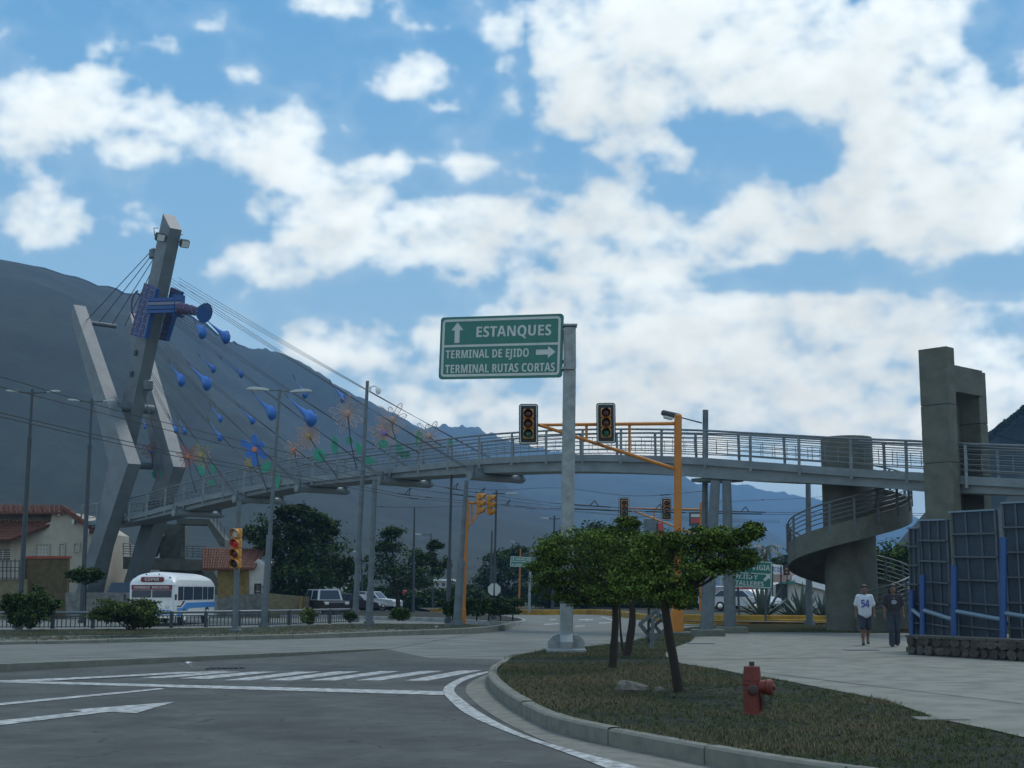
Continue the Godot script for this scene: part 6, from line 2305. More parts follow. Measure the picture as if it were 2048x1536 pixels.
func bus() -> void:
	var yaw := deg_to_rad(4.0)
	var f := Vector3(-sin(yaw), 0, cos(yaw))
	var r := Vector3(cos(yaw), 0, sin(yaw))
	var U := Vector3.UP
	var c := at(303, 1200, 70.0)
	c.y = 0
	var t := thing("parked_bus", "old white bus with blue stripes and dark red name boards behind the railing", "bus", c)
	var hw := 1.18
	var L := 7.2
	var P := func(x, y, z): return c + r * x + U * y + f * z      # z 0 at the front, negative to the rear
	# lower body
	var st := mb()
	var ring := func(z, w, top): return [P.call(-w, 0.42, z), P.call(-w - 0.0, top, z), P.call(w, top, z), P.call(w, 0.42, z)]
	var zs := [[0.0, hw - 0.14], [-0.12, hw - 0.03], [-0.35, hw], [-L + 0.3, hw], [-L + 0.05, hw - 0.05], [-L, hw - 0.16]]
	for i in zs.size() - 1:
		var a: Array = ring.call(zs[i][0], zs[i][1], 2.0)
		var b: Array = ring.call(zs[i + 1][0], zs[i + 1][1], 2.0)
		for k in 4:
			facing(st, [a[k], a[(k + 1) % 4], b[(k + 1) % 4], b[k]], P.call(0, 1.2, (zs[i][0] + zs[i + 1][0]) * 0.5))
	for e in [0, zs.size() - 1]:
		facing(st, ring.call(zs[e][0], zs[e][1], 2.0), P.call(0, 1.2, -3))
	var body := part(st, "body", M.bus_white, t)
	# domed roof
	st = mb()
	var prof := []
	for k in 15:
		var a := PI * k / 14.0
		prof.append(Vector2(-cos(a), pow(sin(a), 0.62)))
	var rz := [[0.02, 0.93, 0.0], [-0.06, 0.97, 0.3], [-0.25, 0.99, 0.5], [-0.6, 1.0, 0.62], [-1.2, 1.0, 0.66], [-L + 1.3, 1.0, 0.62], [-L + 0.6, 0.99, 0.52], [-L + 0.2, 0.96, 0.3], [-L, 0.9, 0.0]]
	for i in rz.size() - 1:
		for k in 14:
			var q := []
			for e in [[i, k], [i, k + 1], [i + 1, k + 1], [i + 1, k]]:
				var z = rz[e[0]]
				q.append(P.call(prof[e[1]].x * hw * z[1], 1.995 + prof[e[1]].y * z[2], z[0]))
			facing(st, q, P.call(0, 1.6, (rz[i][0] + rz[i + 1][0]) * 0.5))
	var roof := part(st, "roof", M.bus_white, t)
	# destination board on the brow
	var fz := Transform3D(Basis(r, U, f), Vector3.ZERO)
	st = mb()
	var bc: Vector3 = P.call(0.0, 2.27, -0.04)
	rbox(st, bc, Vector3(1.15, 0.25, 0.22), 0.05, Basis(r, U, f))
	var board := part(st, "destination_board", M.bus_red, roof)
	words("COPER", 0.145, "lettering", M.sign_white, roof, Transform3D(Basis(r, U, f), P.call(0.0, 2.27, 0.075) - org), 700, 0.01, 1.0, 0.72)
	# windscreen under a red header
	st = mb()
	box(st, P.call(0, 1.88, 0.012), Vector3(2.06, 0.24, 0.03), Basis(r, U, f))
	part(st, "header_band", M.bus_red, body)
	words("EXPRESOS  MOCOTIES", 0.105, "lettering", M.sign_white, body, Transform3D(Basis(r, U, f), P.call(-0.02, 1.875, 0.03) - org), 700, 0.008, 1.0, 1.75)
	for s in [-1.0, 1.0]:
		st = mb()
		rbox(st, P.call(s * 0.515, 1.56, 0.015), Vector3(0.98, 0.36, 0.03), 0.012, Basis(r, U, f))
		part(st, "windscreen", M.car_blue, body)
	st = mb()
	box(st, P.call(0, 1.345, 0.02), Vector3(2.1, 0.04, 0.05), Basis(r, U, f))
	part(st, "sill", M.bus_white, body)
	# side windows on both sides
	for s in [-1.0, 1.0]:
		var z := -0.42
		for w in [0.95, 1.65, 1.65, 0.95, 1.2]:
			st = mb()
			rbox(st, P.call(s * (hw + 0.004), 1.585, z - w * 0.5), Vector3(0.03, 0.68, w - 0.11), 0.012, Basis(r, U, f))
			part(st, "side_window", M.car_blue, body)
			z -= w
			if z < -L + 0.5:
				break
	# blue livery: band to the rear that steps down towards the front
	for s in [1.0, -1.0]:
		var x: float = s * (hw + 0.006)
		for q in [["stripe", [[-L + 0.1, 1.12], [-1.85, 1.12], [-1.15, 0.86], [-0.36, 0.86], [-0.36, 0.45], [-1.75, 0.45], [-2.3, 0.84], [-L + 0.1, 0.86]], M.bus_blue], ["thin_stripe", [[-1.7, 1.2], [-1.3, 1.2], [-0.95, 0.98], [-0.36, 0.98], [-0.36, 0.92], [-1.05, 0.92]], M.bus_dark]]:
			st = mb()
			var pts := []
			for v in q[1]:
				pts.append(P.call(x, v[1], v[0]))
			prism(st, pts, r * s * 0.006)
			part(st, q[0], q[2], body)
	st = mb()
	box(st, P.call(0, 0.62, 0.012), Vector3(2.0, 0.3, 0.02), Basis(r, U, f))
	part(st, "front_stripe", M.bus_blue, body)
	st = mb()
	rbox(st, P.call(0, 0.45, 0.12), Vector3(2.3, 0.2, 0.14), 0.04, Basis(r, U, f))
	part(st, "bumper", M.chrome, t)
	for s in [-1.0, 1.0]:
		st = mb()
		lathe(st, [[0.12, 0.0], [0.115, 0.03], [0.0, 0.06]], 14, P.call(s * 0.8, 0.95, 0.01), Basis(r, f, -U))
		part(st, "headlight", M.lamp_glass, t)
		st = mb()
		rbox(st, P.call(s * 1.28, 1.4, 0.18), Vector3(0.06, 0.3, 0.2), 0.02, Basis(r, U, f))
		part(st, "mirror", M.black, t)
		for z in [-1.5, -5.6]:
			st = mb()
			lathe(st, [[0.0, -0.12], [0.3, -0.12], [0.45, -0.1], [0.47, 0.0], [0.45, 0.1], [0.3, 0.12], [0.0, 0.12]], 20, P.call(s * (hw - 0.1), 0.47, z), Basis(U, r, -f) if true else Basis())
			var wh := part(st, "wheel", M.rubber, t)
			st = mb()
			lathe(st, [[0.26, 0.0], [0.24, 0.03], [0.1, 0.0], [0.0, 0.02]], 16, P.call(s * (hw - 0.1) + s * 0.125, 0.47, z), Basis(U, r * s, -f * s))
			part(st, "rim", M.white, wh)
	for q in [[-0.9, 2.58], [-0.35, 2.7], [0.3, 2.7], [0.85, 2.55]]:
		st = mb()
		rbox(st, P.call(q[0], q[1] - 0.18, -0.14), Vector3(0.08, 0.06, 0.08), 0.02)
		part(st, "marker_light", M.black, roof)

# ---------------------------------------------------------------- vehicles
func car(called: String, label: String, c: Vector3, yaw: float, kind: String, paint: Material, grp := "cars beyond the crossing") -> void:
	var t := thing(called, label, "car", c, grp)
	var f := Vector3(sin(yaw), 0, cos(yaw))
	var r := Vector3(cos(yaw), 0, -sin(yaw))
	var U := Vector3.UP
	var B := Basis(r, U, f)
	var P := func(x, y, z): return c + r * x + U * y + f * z
	var L := 4.3
	var hw := 0.86
	# side outline of the body, then of the glasshouse, front at +z
	var low := [[2.12, 0.35], [2.15, 0.62], [2.0, 0.8], [0.95, 0.95], [-1.95, 0.97], [-2.12, 0.85], [-2.14, 0.35]]
	var cab := [[0.95, 0.94], [0.35, 1.42], [-1.35, 1.45], [-1.95, 0.96]]
	if kind == "jeep":
		low = [[1.9, 0.45], [1.92, 0.95], [1.8, 1.08], [0.6, 1.12], [-1.9, 1.12], [-1.92, 0.45]]
		cab = [[0.6, 1.1], [0.35, 1.78], [-1.88, 1.8], [-1.9, 1.1]]
	elif kind == "pickup":
		low = [[2.3, 0.45], [2.32, 0.8], [2.15, 0.95], [1.0, 1.05], [-2.4, 1.05], [-2.42, 0.45]]
		cab = [[0.95, 1.04], [0.35, 1.62], [-0.85, 1.64], [-1.05, 1.04]]
	elif kind == "suv":
		low = [[2.15, 0.4], [2.2, 0.75], [2.0, 0.95], [0.95, 1.02], [-2.1, 1.05], [-2.15, 0.4]]
		cab = [[0.95, 1.0], [0.25, 1.68], [-1.9, 1.7], [-2.08, 1.04]]
	var st := mb()
	for i in low.size():
		var a = low[i]
		var b = low[(i + 1) % low.size()]
		facing(st, [P.call(-hw, a[1], a[0]), P.call(hw, a[1], a[0]), P.call(hw, b[1], b[0]), P.call(-hw, b[1], b[0])], P.call(0, 0.7, 0))
	for s in [-1.0, 1.0]:
		poly(st, low.map(func(v): return P.call(s * hw, v[1], v[0])), r * s)
	var body := part(st, "body", paint, t)
	st = mb()
	var hn := hw - 0.16
	for i in cab.size() - 1:
		var a = cab[i]
		var b = cab[i + 1]
		var wa: float = hw - 0.03 if a[1] < 1.2 else hn
		var wb: float = hw - 0.03 if b[1] < 1.2 else hn
		facing(st, [P.call(-wa, a[1], a[0]), P.call(wa, a[1], a[0]), P.call(wb, b[1], b[0]), P.call(-wb, b[1], b[0])], P.call(0, 1.0, -0.5))
	for s in [-1.0, 1.0]:
		facing(st, [P.call(s * (hw - 0.03), cab[0][1], cab[0][0]), P.call(s * hn, cab[1][1], cab[1][0]), P.call(s * hn, cab[2][1], cab[2][0]), P.call(s * (hw - 0.03), cab[3][1], cab[3][0])], P.call(0, 1.0, -0.5))
	part(st, "cabin", M.car_white if kind == "jeep" else paint, t)
	# glass set just proud of the cabin faces
	var glass := func(called2, q, n):
		var g := mb()
		var m: Vector3 = (q[0] + q[1] + q[2] + q[3]) * 0.25
		var k := []
		for v in q:
			k.append(m + (v - m) * 0.84 + n * 0.012)
		facing(g, k, m - n)
		part(g, called2, M.car_blue, body)
	glass.call("windscreen", [P.call(-hw + 0.03, cab[0][1], cab[0][0]), P.call(hw - 0.03, cab[0][1], cab[0][0]), P.call(hn, cab[1][1], cab[1][0]), P.call(-hn, cab[1][1], cab[1][0])], f * 0.8 + U * 0.6)
	glass.call("rear_window", [P.call(-hw + 0.03, cab[3][1], cab[3][0]), P.call(hw - 0.03, cab[3][1], cab[3][0]), P.call(hn, cab[2][1], cab[2][0]), P.call(-hn, cab[2][1], cab[2][0])], -f * 0.9 + U * 0.3)
	for s in [-1.0, 1.0]:
		var zm: float = (cab[1][0] + cab[2][0]) * 0.5
		glass.call("side_window", [P.call(s * (hw - 0.03), cab[0][1], cab[0][0]), P.call(s * hn, cab[1][1], cab[1][0]), P.call(s * hn, cab[1][1], zm), P.call(s * (hw - 0.03), cab[0][1], zm)], r * s)
		glass.call("side_window", [P.call(s * (hw - 0.03), cab[0][1], zm), P.call(s * hn, cab[1][1], zm), P.call(s * hn, cab[2][1], cab[2][0]), P.call(s * (hw - 0.03), cab[3][1], cab[3][0])], r * s)
		for z in [1.3, -1.3]:
			st = mb()
			lathe(st, [[0.0, -0.1], [0.2, -0.1], [0.31, -0.08], [0.33, 0.0], [0.31, 0.08], [0.2, 0.1], [0.0, 0.1]], 18, P.call(s * (hw - 0.06), 0.33, z), Basis(U, r, -f))
			var wh := part(st, "wheel", M.rubber, t)
			st = mb()
			lathe(st, [[0.19, 0.0], [0.17, 0.02], [0.0, 0.03]], 14, P.call(s * (hw + 0.045), 0.33, z), Basis(U, r * s, -f * s))
			part(st, "rim", M.chrome, wh)
		st = mb()
		rbox(st, P.call(s * (hw - 0.2), low[1][1] - 0.02, low[1][0] - 0.01), Vector3(0.26, 0.16, 0.06), 0.02, B)
		part(st, "headlight", M.lamp_glass, t)
		st = mb()
		rbox(st, P.call(s * (hw - 0.14), 0.8, low[-1][0]), Vector3(0.2, 0.16, 0.05), 0.02, B)
		part(st, "tail_light", M.red_paint, t)
	st = mb()
	rbox(st, P.call(0, 0.46, low[0][0] + 0.02), Vector3(hw * 1.9, 0.16, 0.1), 0.03, B)
	part(st, "bumper", M.rubber if paint != M.car_white else M.chrome, t)
	st = mb()
	box(st, P.call(0, 0.52, low[0][0] + 0.078), Vector3(0.36, 0.13, 0.01), B)
	part(st, "number_plate", M.sign_white, t)

func build_cars() -> void:
	var c := func(px, D): 
		var p := at(px, 1228, D)
		p.y = 0.0
		return p
	car("dark_jeep", "dark jeep with a pale roof by the big dark tree", c.call(654, 90.0), 0.45, "jeep", M.car_dark)
	car("white_pickup", "white pickup truck between the camera pole and the bushes", c.call(745, 116.0), 1.2, "pickup", M.car_white)
	car("parked_car", "black car half hidden by the camera pole", c.call(714, 112.0), 1.3, "sedan", M.car_dark)
	car("parked_car", "dark blue car behind the grey block wall left of the bus", at(243, 1229, 93.0) * Vector3(1, 0, 1) + Vector3(0, 0.55, 0), 0.1, "suv", M.car_blue)
	car("white_suv", "white car seen between the bridge's two legs", c.call(1440, 104.0) + Vector3(0, 0.35, 0), 0.25, "suv", M.car_white)
	car("parked_car", "white car just right of the bridge's right leg", c.call(1484, 100.0) + Vector3(0, 0.3, 0), 1.1, "sedan", M.car_white)
	car("parked_car", "pale car under the sign by the largest agave", c.call(1508, 104.0) + Vector3(0, 0.35, 0), 0.5, "sedan", M.car_white)

# ---------------------------------------------------------------- right side
func build_right() -> void:
	# screens on a rubble plinth; each leans back a little
	var a := gp(1814, 1309, LAWN_H)
	var t := thing("rubble_plinth", "low dark rubble stone wall under the blue screens", "wall", a)
	var line := [a] + gpl([[2048, 1323], [2300, 1338]], LAWN_H)
	var total := length_of(line)
	var st := mb()
	for i in line.size() - 1:
		bar(st, line[i] + Vector3(0.27, 0.18, -0.15), line[i + 1] + Vector3(0.27, 0.18, -0.15), 0.5, 0.4)
	part(st, "core", M.stone, t)
	var k := 0
	var s := 0.0
	while s < total - 0.1:       # stones, each with its own face
		for row in 2:
			var w := rng.randf_range(0.2, 0.42)
			var seg := along(line, minf(s + rng.randf_range(0.0, 0.12), total - 0.02))
			var p: Vector3 = seg[0]
			var dir: Vector3 = seg[1]
			var face := Vector3(-dir.z, 0, dir.x)
			st = mb()
			var h := rng.randf_range(0.18, 0.25)
			var pts := []
			for e in 7:
				var an := TAU * e / 7.0
				pts.append(p + dir * (cos(an) * w * 0.52 * rng.randf_range(0.8, 1.1) + 0.1) + Vector3.UP * (0.12 + row * 0.21 + sin(an) * h * 0.52 * rng.randf_range(0.8, 1.1)) - face * 0.08)
			prism(st, pts, face * rng.randf_range(0.05, 0.13))
			part(st, "stone", M.stone if rng.randf() < 0.6 else M.stone_light, t)
		s += 0.3
	st = mb()
	for i in line.size() - 1:
		bar(st, line[i] + Vector3(0.25, 0.44, -0.14), line[i + 1] + Vector3(0.25, 0.44, -0.14), 0.6, 0.06)
	part(st, "coping", M.stone_light, t)
	var said := ["narrow screen panel at the far end beside the stair tower", "second screen panel from the stair tower", "broad screen panel with the longest blue rail", "tall screen panel at the picture's right edge"]
	var qs := [[[1820, 1057], [1840, 1056], [1824, 1268], [1845, 1271]], [[1841, 1041.5], [1896, 1039.5], [1850, 1271], [1908, 1281]], [[1902, 1025], [1993, 1020], [1919, 1279], [2009, 1290]], [[2006, 1007], [2110, 1002], [2022, 1287], [2126, 1296]]]
	var dd := [37.4, 36.8, 35.6, 34.2, 33.0]
	var posts := [[1824, 1180, 1268], [1846, 1150, 1272], [1909, 1130, 1280], [2007, 1075, 1292]]
	for i in 4:
		var q = qs[i]
		var d0: float = dd[i] - 0.35
		var d1: float = dd[i + 1] - 0.35
		var tl := at(q[0][0], q[0][1], d0 + 0.5)
		var tr := at(q[1][0], q[1][1], d1 + 0.5)
		var bl := at(q[2][0], q[2][1], d0)
		var br := at(q[3][0], q[3][1], d1)
		t = thing("screen_panel", "dark " + said[i], "screen", (bl + br) * 0.5, "blue framed screens")
		var nrm := (tr - tl).cross(tl - bl).normalized()
		if nrm.z < 0:
			nrm = -nrm
		st = mb()
		hexa(st, [tl - nrm * 0.04, tr - nrm * 0.04, br - nrm * 0.04, bl - nrm * 0.04], [tl, tr, br, bl])
		part(st, "sheet", M.panel, t)
		var cols := 3 if i else 2
		for c in cols + 1:
			var f := clampf(float(c) / cols, 0.03, 0.97) if i != 3 else float(c) / 4.0
			ubar("upright", M.panel_frame, t, tl.lerp(tr, f) + nrm * 0.03, bl.lerp(br, f) + nrm * 0.03, 0.036, 0.04)
		for rw in 6:
			var f := rw / 5.6
			var x0 := tl.lerp(bl, f) + nrm * 0.075
			var x1 := tr.lerp(br, f) + nrm * 0.075
			ubar("cross_bar", M.rail_blue if rw == 0 else M.panel_frame, t, x0, x1, 0.05, 0.04)
		var p = posts[i]
		var pb := at(p[0], p[2], dd[i] - 0.62)
		var pt := at(p[0] - 0.5, p[1], dd[i] - 0.62)
		pb.y = 0.6
		st = mb()
		tube(st, [pb, pt], 0.085 if i > 1 else 0.075, 10)
		part(st, "blue_post", M.post_blue, t)
		var x1 := at([1846, 1908, 2006, 2110][i], [1236, 1240, 1240, 1243][i], dd[i + 1] - 0.62)
		st = mb()
		tube(st, [at(p[0], [1219, 1220, 1222, 1226][i], dd[i] - 0.62), x1], 0.055, 10)
		part(st, "guard_rail", M.rail_blue, t)
	# shops behind the island
	var D := 118.0
	var b := at(1610, 1228, D)
	b.y = 0
	t = thing("white_shop", "white walled shop building with a salmon roof behind the agaves", "building", b)
	block_px(t, "wall", [[1470, 1228], [1470, 1178], [1560, 1168], [1590, 1160], [1700, 1158], [1700, 1228]], D, 8.0, M.wall_white)
	block_px(t, "roof", [[1574, 1160], [1580, 1138], [1640, 1138], [1640, 1160]], D + 1.0, 6.0, M.petal_pink)
	block_px(t, "roof", [[1590, 1157], [1592, 1150], [1700, 1186], [1700, 1194], [1592, 1165]], D - 0.6, 1.4, M.white)
	block_px(t, "doorway", [[1552, 1222], [1552, 1168], [1574, 1168], [1574, 1222]], D - 0.08, 0.1, M.black)
	block_px(t, "awning", [[1466, 1187], [1468, 1175], [1508, 1175], [1510, 1187]], D - 1.5, 1.4, M.red_paint)
	block_px(t, "awning", [[1560, 1168], [1562, 1162], [1588, 1162], [1588, 1168]], D - 1.0, 0.9, M.sign_green)
	D = 112.0
	b = at(1557, 1226, D)
	b.y = 0
	t = thing("shop_sign", "white shop board with blue letters on poles right of the green sign", "shop sign", b)
	var tl := at(1540, 1127, D)
	var tr := at(1566, 1131, D)
	var bl := at(1540, 1147, D)
	var w := tl.distance_to(tr)
	var h := tl.distance_to(bl)
	var fr := panel_frame_of(tl, tr, bl)
	var pn := plate(t, "board", fr, w, h, 0.05, 0.2, M.white)
	letters(pn, "TICOS", fr, w * 0.1, w * 0.92, -h * 0.5, h * 0.45, M.print_blue)
	var pn2 := plate(t, "lower_board", panel_frame_of(at(1540, 1149, D), at(1572, 1149, D), at(1540, 1164, D)), 1.25, 0.6, 0.03, 0.2, M.petal_pink)
	for x in [1545, 1562]:
		st = mb()
		tube(st, [at(x, 1226, D), at(x, 1132, D)], 0.06, 6)
		part(st, "post", M.darkpole, t)
	b = at(1575, 1226, D - 1)
	b.y = 0
	t = thing("shop_sign", "small black shop sign with a yellow emblem beside the white board", "shop sign", b)
	plate(t, "board", panel_frame_of(at(1567, 1130, D - 1), at(1579, 1130, D - 1), at(1567, 1150, D - 1)), 0.48, 0.8, 0.04, 0.15, M.black)
	st = mb()
	for e in [[1570, 1139, 1573, 1135, 1576, 1139], [1570, 1146, 1573, 1142, 1576, 1146]]:
		prism(st, [at(e[0], e[1], D - 1.17), at(e[2], e[3], D - 1.17), at(e[4], e[5], D - 1.17)], Vector3(0, 0, 0.02))
	part(st, "emblem", M.yellow, t)
	st = mb()
	tube(st, [at(1575, 1226, D - 1), at(1574, 1150, D - 1)], 0.05, 6)
	part(st, "post", M.darkpole, t)
	# rooftop boards beyond the corner trees
	D = 165.0
	b = at(1318, 1226, D)
	b.y = 0
	t = thing("water_tank_tower", "grey tank with a red stripe showing between the far signal heads", "tank", b)
	st = mb()
	lathe(st, [[0.9, 0.0], [0.9, 2.3], [0.0, 2.7]], 20, at(1303, 1078, D))
	part(st, "tank", M.pole, t)
	block_px(t, "red_board", [[1316, 1078], [1316, 1046], [1327, 1046], [1327, 1078]], D - 0.8, 0.4, M.red_paint)
	block_px(t, "building", [[1290, 1226], [1290, 1076], [1345, 1076], [1345, 1226]], D, 5.0, M.wall_grey)
	D = 150.0
	b = at(1392, 1226, D)
	b.y = 0
	t = thing("billboard", "dark framed billboard with a red panel behind the yellow mast pole", "billboard", b)
	block_px(t, "frame", [[1379, 1052], [1379, 1024], [1409, 1024], [1409, 1052]], D, 0.4, M.darkpole)
	block_px(t, "red_panel", [[1382, 1046], [1382, 1036], [1406, 1036], [1406, 1046]], D - 0.05, 0.1, M.red_paint)
	block_px(t, "white_panel", [[1382, 1034], [1382, 1028], [1406, 1028], [1406, 1034]], D - 0.05, 0.1, M.sign_white)
	for x in [1386, 1402]:
		st = mb()
		tube(st, [at(x, 1226, D), at(x, 1050, D)], 0.14, 8)
		part(st, "post", M.darkpole, t)
	# red roofed shed left of centre, behind the trees
	D = 150.0
	b = at(810, 1226, D)
	b.y = 0
	t = thing("red_roof_shed", "shed with a red roof peeping out between the airy tree's stems", "building", b)
	block_px(t, "wall", [[770, 1226], [770, 1196], [850, 1196], [850, 1226]], D, 5.0, M.wall_white)
	block_px(t, "roof", [[766, 1198], [780, 1180], [846, 1184], [854, 1198]], D - 0.6, 6.0, M.red_paint)
	block_px(t, "doorway", [[795, 1226], [795, 1202], [812, 1202], [812, 1226]], D - 0.05, 0.1, M.bus_red)

# ---------------------------------------------------------------- things on the near lawn and road
func build_near() -> void:
	var c := gp(1506, 1429, LAWN_H)
	var t := thing("fire_hydrant", "red fire hydrant with a side outlet and dangling chain on the corner lawn", "fire hydrant", c)
	var U := Vector3.UP
	var st := mb()
	lathe(st, [[0.128, -0.03], [0.128, 0.02], [0.118, 0.03], [0.116, 0.36], [0.124, 0.375], [0.124, 0.40], [0.116, 0.41]], 24, c)
	part(st, "barrel", M.hydrant, t)
	st = mb()
	lathe(st, [[0.116, 0.41], [0.118, 0.43], [0.104, 0.585], [0.098, 0.60], [0.0, 0.607]], 8, c)
	var bon := part(st, "bonnet", M.hydrant, t)
	st = mb()
	box(st, c + U * 0.63, Vector3(0.05, 0.055, 0.05), Basis(U, 0.3))
	part(st, "operating_nut", M.hydrant_dark, bon)
	for a in 8:
		var an := TAU * (a + 0.5) / 8
		st = mb()
		lathe(st, [[0.012, 0.0], [0.012, 0.014], [0.0, 0.016]], 6, c + Vector3(cos(an) * 0.115, 0.375, sin(an) * 0.115) + U * 0.025)
		part(st, "bolt", M.hydrant_dark, bon)
	# pumper outlet to the right
	var d := Vector3(0.92, 0, 0.38).normalized()
	var side := Basis(d.cross(U), d, U)
	side = Basis(U, d, U.cross(d))
	var oc := c + U * 0.345
	st = mb()
	lathe(st, [[0.088, 0.06], [0.088, 0.17], [0.096, 0.175], [0.096, 0.185]], 20, oc, side)
	var outl := part(st, "outlet", M.hydrant, t)
	st = mb()
	lathe(st, [[0.10, 0.19], [0.104, 0.2], [0.1, 0.245], [0.075, 0.265], [0.03, 0.27], [0.028, 0.295], [0.0, 0.295]], 20, oc, side)
	part(st, "outlet_cap", M.hydrant, outl)
	# hose outlet towards the road
	d = Vector3(-0.12, 0, 1).normalized()
	side = Basis(U, d, U.cross(d))
	oc = c + U * 0.315
	st = mb()
	lathe(st, [[0.078, 0.08], [0.075, 0.135], [0.062, 0.14]], 18, oc, side)
	outl = part(st, "outlet", M.hydrant, t)
	st = mb()
	lathe(st, [[0.06, 0.135], [0.06, 0.175], [0.045, 0.185], [0.02, 0.187], [0.02, 0.205], [0.0, 0.205]], 16, oc, side)
	part(st, "outlet_cap", M.hydrant_dark, outl)
	st = mb()
	var ch := []
	for k in 12:
		var f := k / 11.0
		ch.append(c + Vector3(lerpf(0.07, 0.24, f), 0.28 - sin(f * PI) * 0.14 - f * 0.02, 0.13 - 0.05 * f))
	tube(st, ch, 0.011, 5)
	part(st, "chain", M.hydrant_dark, t)
	st = mb()
	tube(st, [c + Vector3(0.1, 0.29, 0.06), c + Vector3(0.12, 0.16, 0.09), c + Vector3(0.11, 0.06, 0.08)], [0.035, 0.03, 0.02], 8)
	part(st, "drain_spout", M.hydrant_dark, t)
	# stones on the lawn
	for q in [[1266, 1384, 0.26, 0.12, "pale grey boulder lying on the lawn left of the leaning trunk", 3], [1320, 1384, 0.09, 0.06, "fist sized stone beside the leaning trunk", 4]]:
		var p := gp(q[0], q[1], LAWN_H)
		org = p
		st = mb()
		var r := RandomNumberGenerator.new()
		r.seed = q[5]
		var grid := []
		for i in 7:
			var row := []
			for j in 12:
				var th := PI * i / 6.0
				var ph := TAU * j / 12.0
				var k := 1.0 + r.randf_range(-0.18, 0.18) if i > 0 and i < 6 else 1.0
				row.append(p + Vector3(sin(th) * cos(ph) * q[2] * k * (1.15 if cos(ph) < 0 else 0.95), cos(th) * q[3] * k * (1.0 - 0.35 * cos(ph) * sin(th)) + q[3] * 0.35, sin(th) * sin(ph) * q[2] * 0.55 * k))
			grid.append(row)
		for i in 6:
			for j in 12:
				facing(st, [grid[i][j], grid[i][(j + 1) % 12], grid[i + 1][(j + 1) % 12], grid[i + 1][j]], p + U * q[3] * 0.3)
		solo(st, "boulder" if q[2] > 0.2 else "stone", M.rock, q[4], "rock")
	# drain under the raised pavement's kerb, with litter
	var dr := gp(450, 1336, 0.0)
	t = thing("storm_drain", "dark storm drain grating at the raised kerb beyond the crossing", "drain", dr)
	st = mb()
	var q4 := gpl([[408, 1338], [488, 1336], [492, 1333.5], [418, 1335]], 0.012)
	poly(st, q4, U)
	part(st, "opening", M.black, t)
	for k in 7:
		var f := (k + 0.5) / 7.0
		ubar("bar", M.darkpole, t, q4[0].lerp(q4[1], f) + U * 0.01, q4[3].lerp(q4[2], f) + U * 0.01, 0.04, 0.02)
	for q in [[378, 1336, 0.13, "crumpled white plastic bag by the storm drain"], [872, 1256, 0.1, "white scrap of litter on the median's grass tip"]]:
		var p := gp(q[0], q[1], 0.0 if q[0] < 500 else MED_H)
		org = p
		st = mb()
		var r := RandomNumberGenerator.new()
		r.seed = int(q[0])
		var pts := []
		for k in 9:
			pts.append(p + Vector3(r.randf_range(-1, 1), r.randf_range(0.0, 1.1), r.randf_range(-0.6, 0.6)) * q[2])
		for k in 14:
			tri(st, pts[r.randi() % 9], pts[r.randi() % 9], pts[r.randi() % 9])
		solo(st, "litter_bag", M.litter, q[3], "litter")
	# covers let into the paving
	for q in [[1880, 1437, 0.3, "pale square cover plate at the lawn's edge by the plaza"], [1722, 1300, 0.42, "dark service cover in front of the person in the white jersey"], [1400, 1287, 0.4, "dark service cover near the bridge's left leg"]]:
		var p := gp(q[0], q[1], LAWN_H + 0.004)
		org = p
		st = mb()
		box(st, p, Vector3(q[2] * 2.0, 0.016, q[2] * 1.3))
		solo(st, "service_cover", M.slab if q[2] < 0.35 else M.darkpole, q[3], "cover")

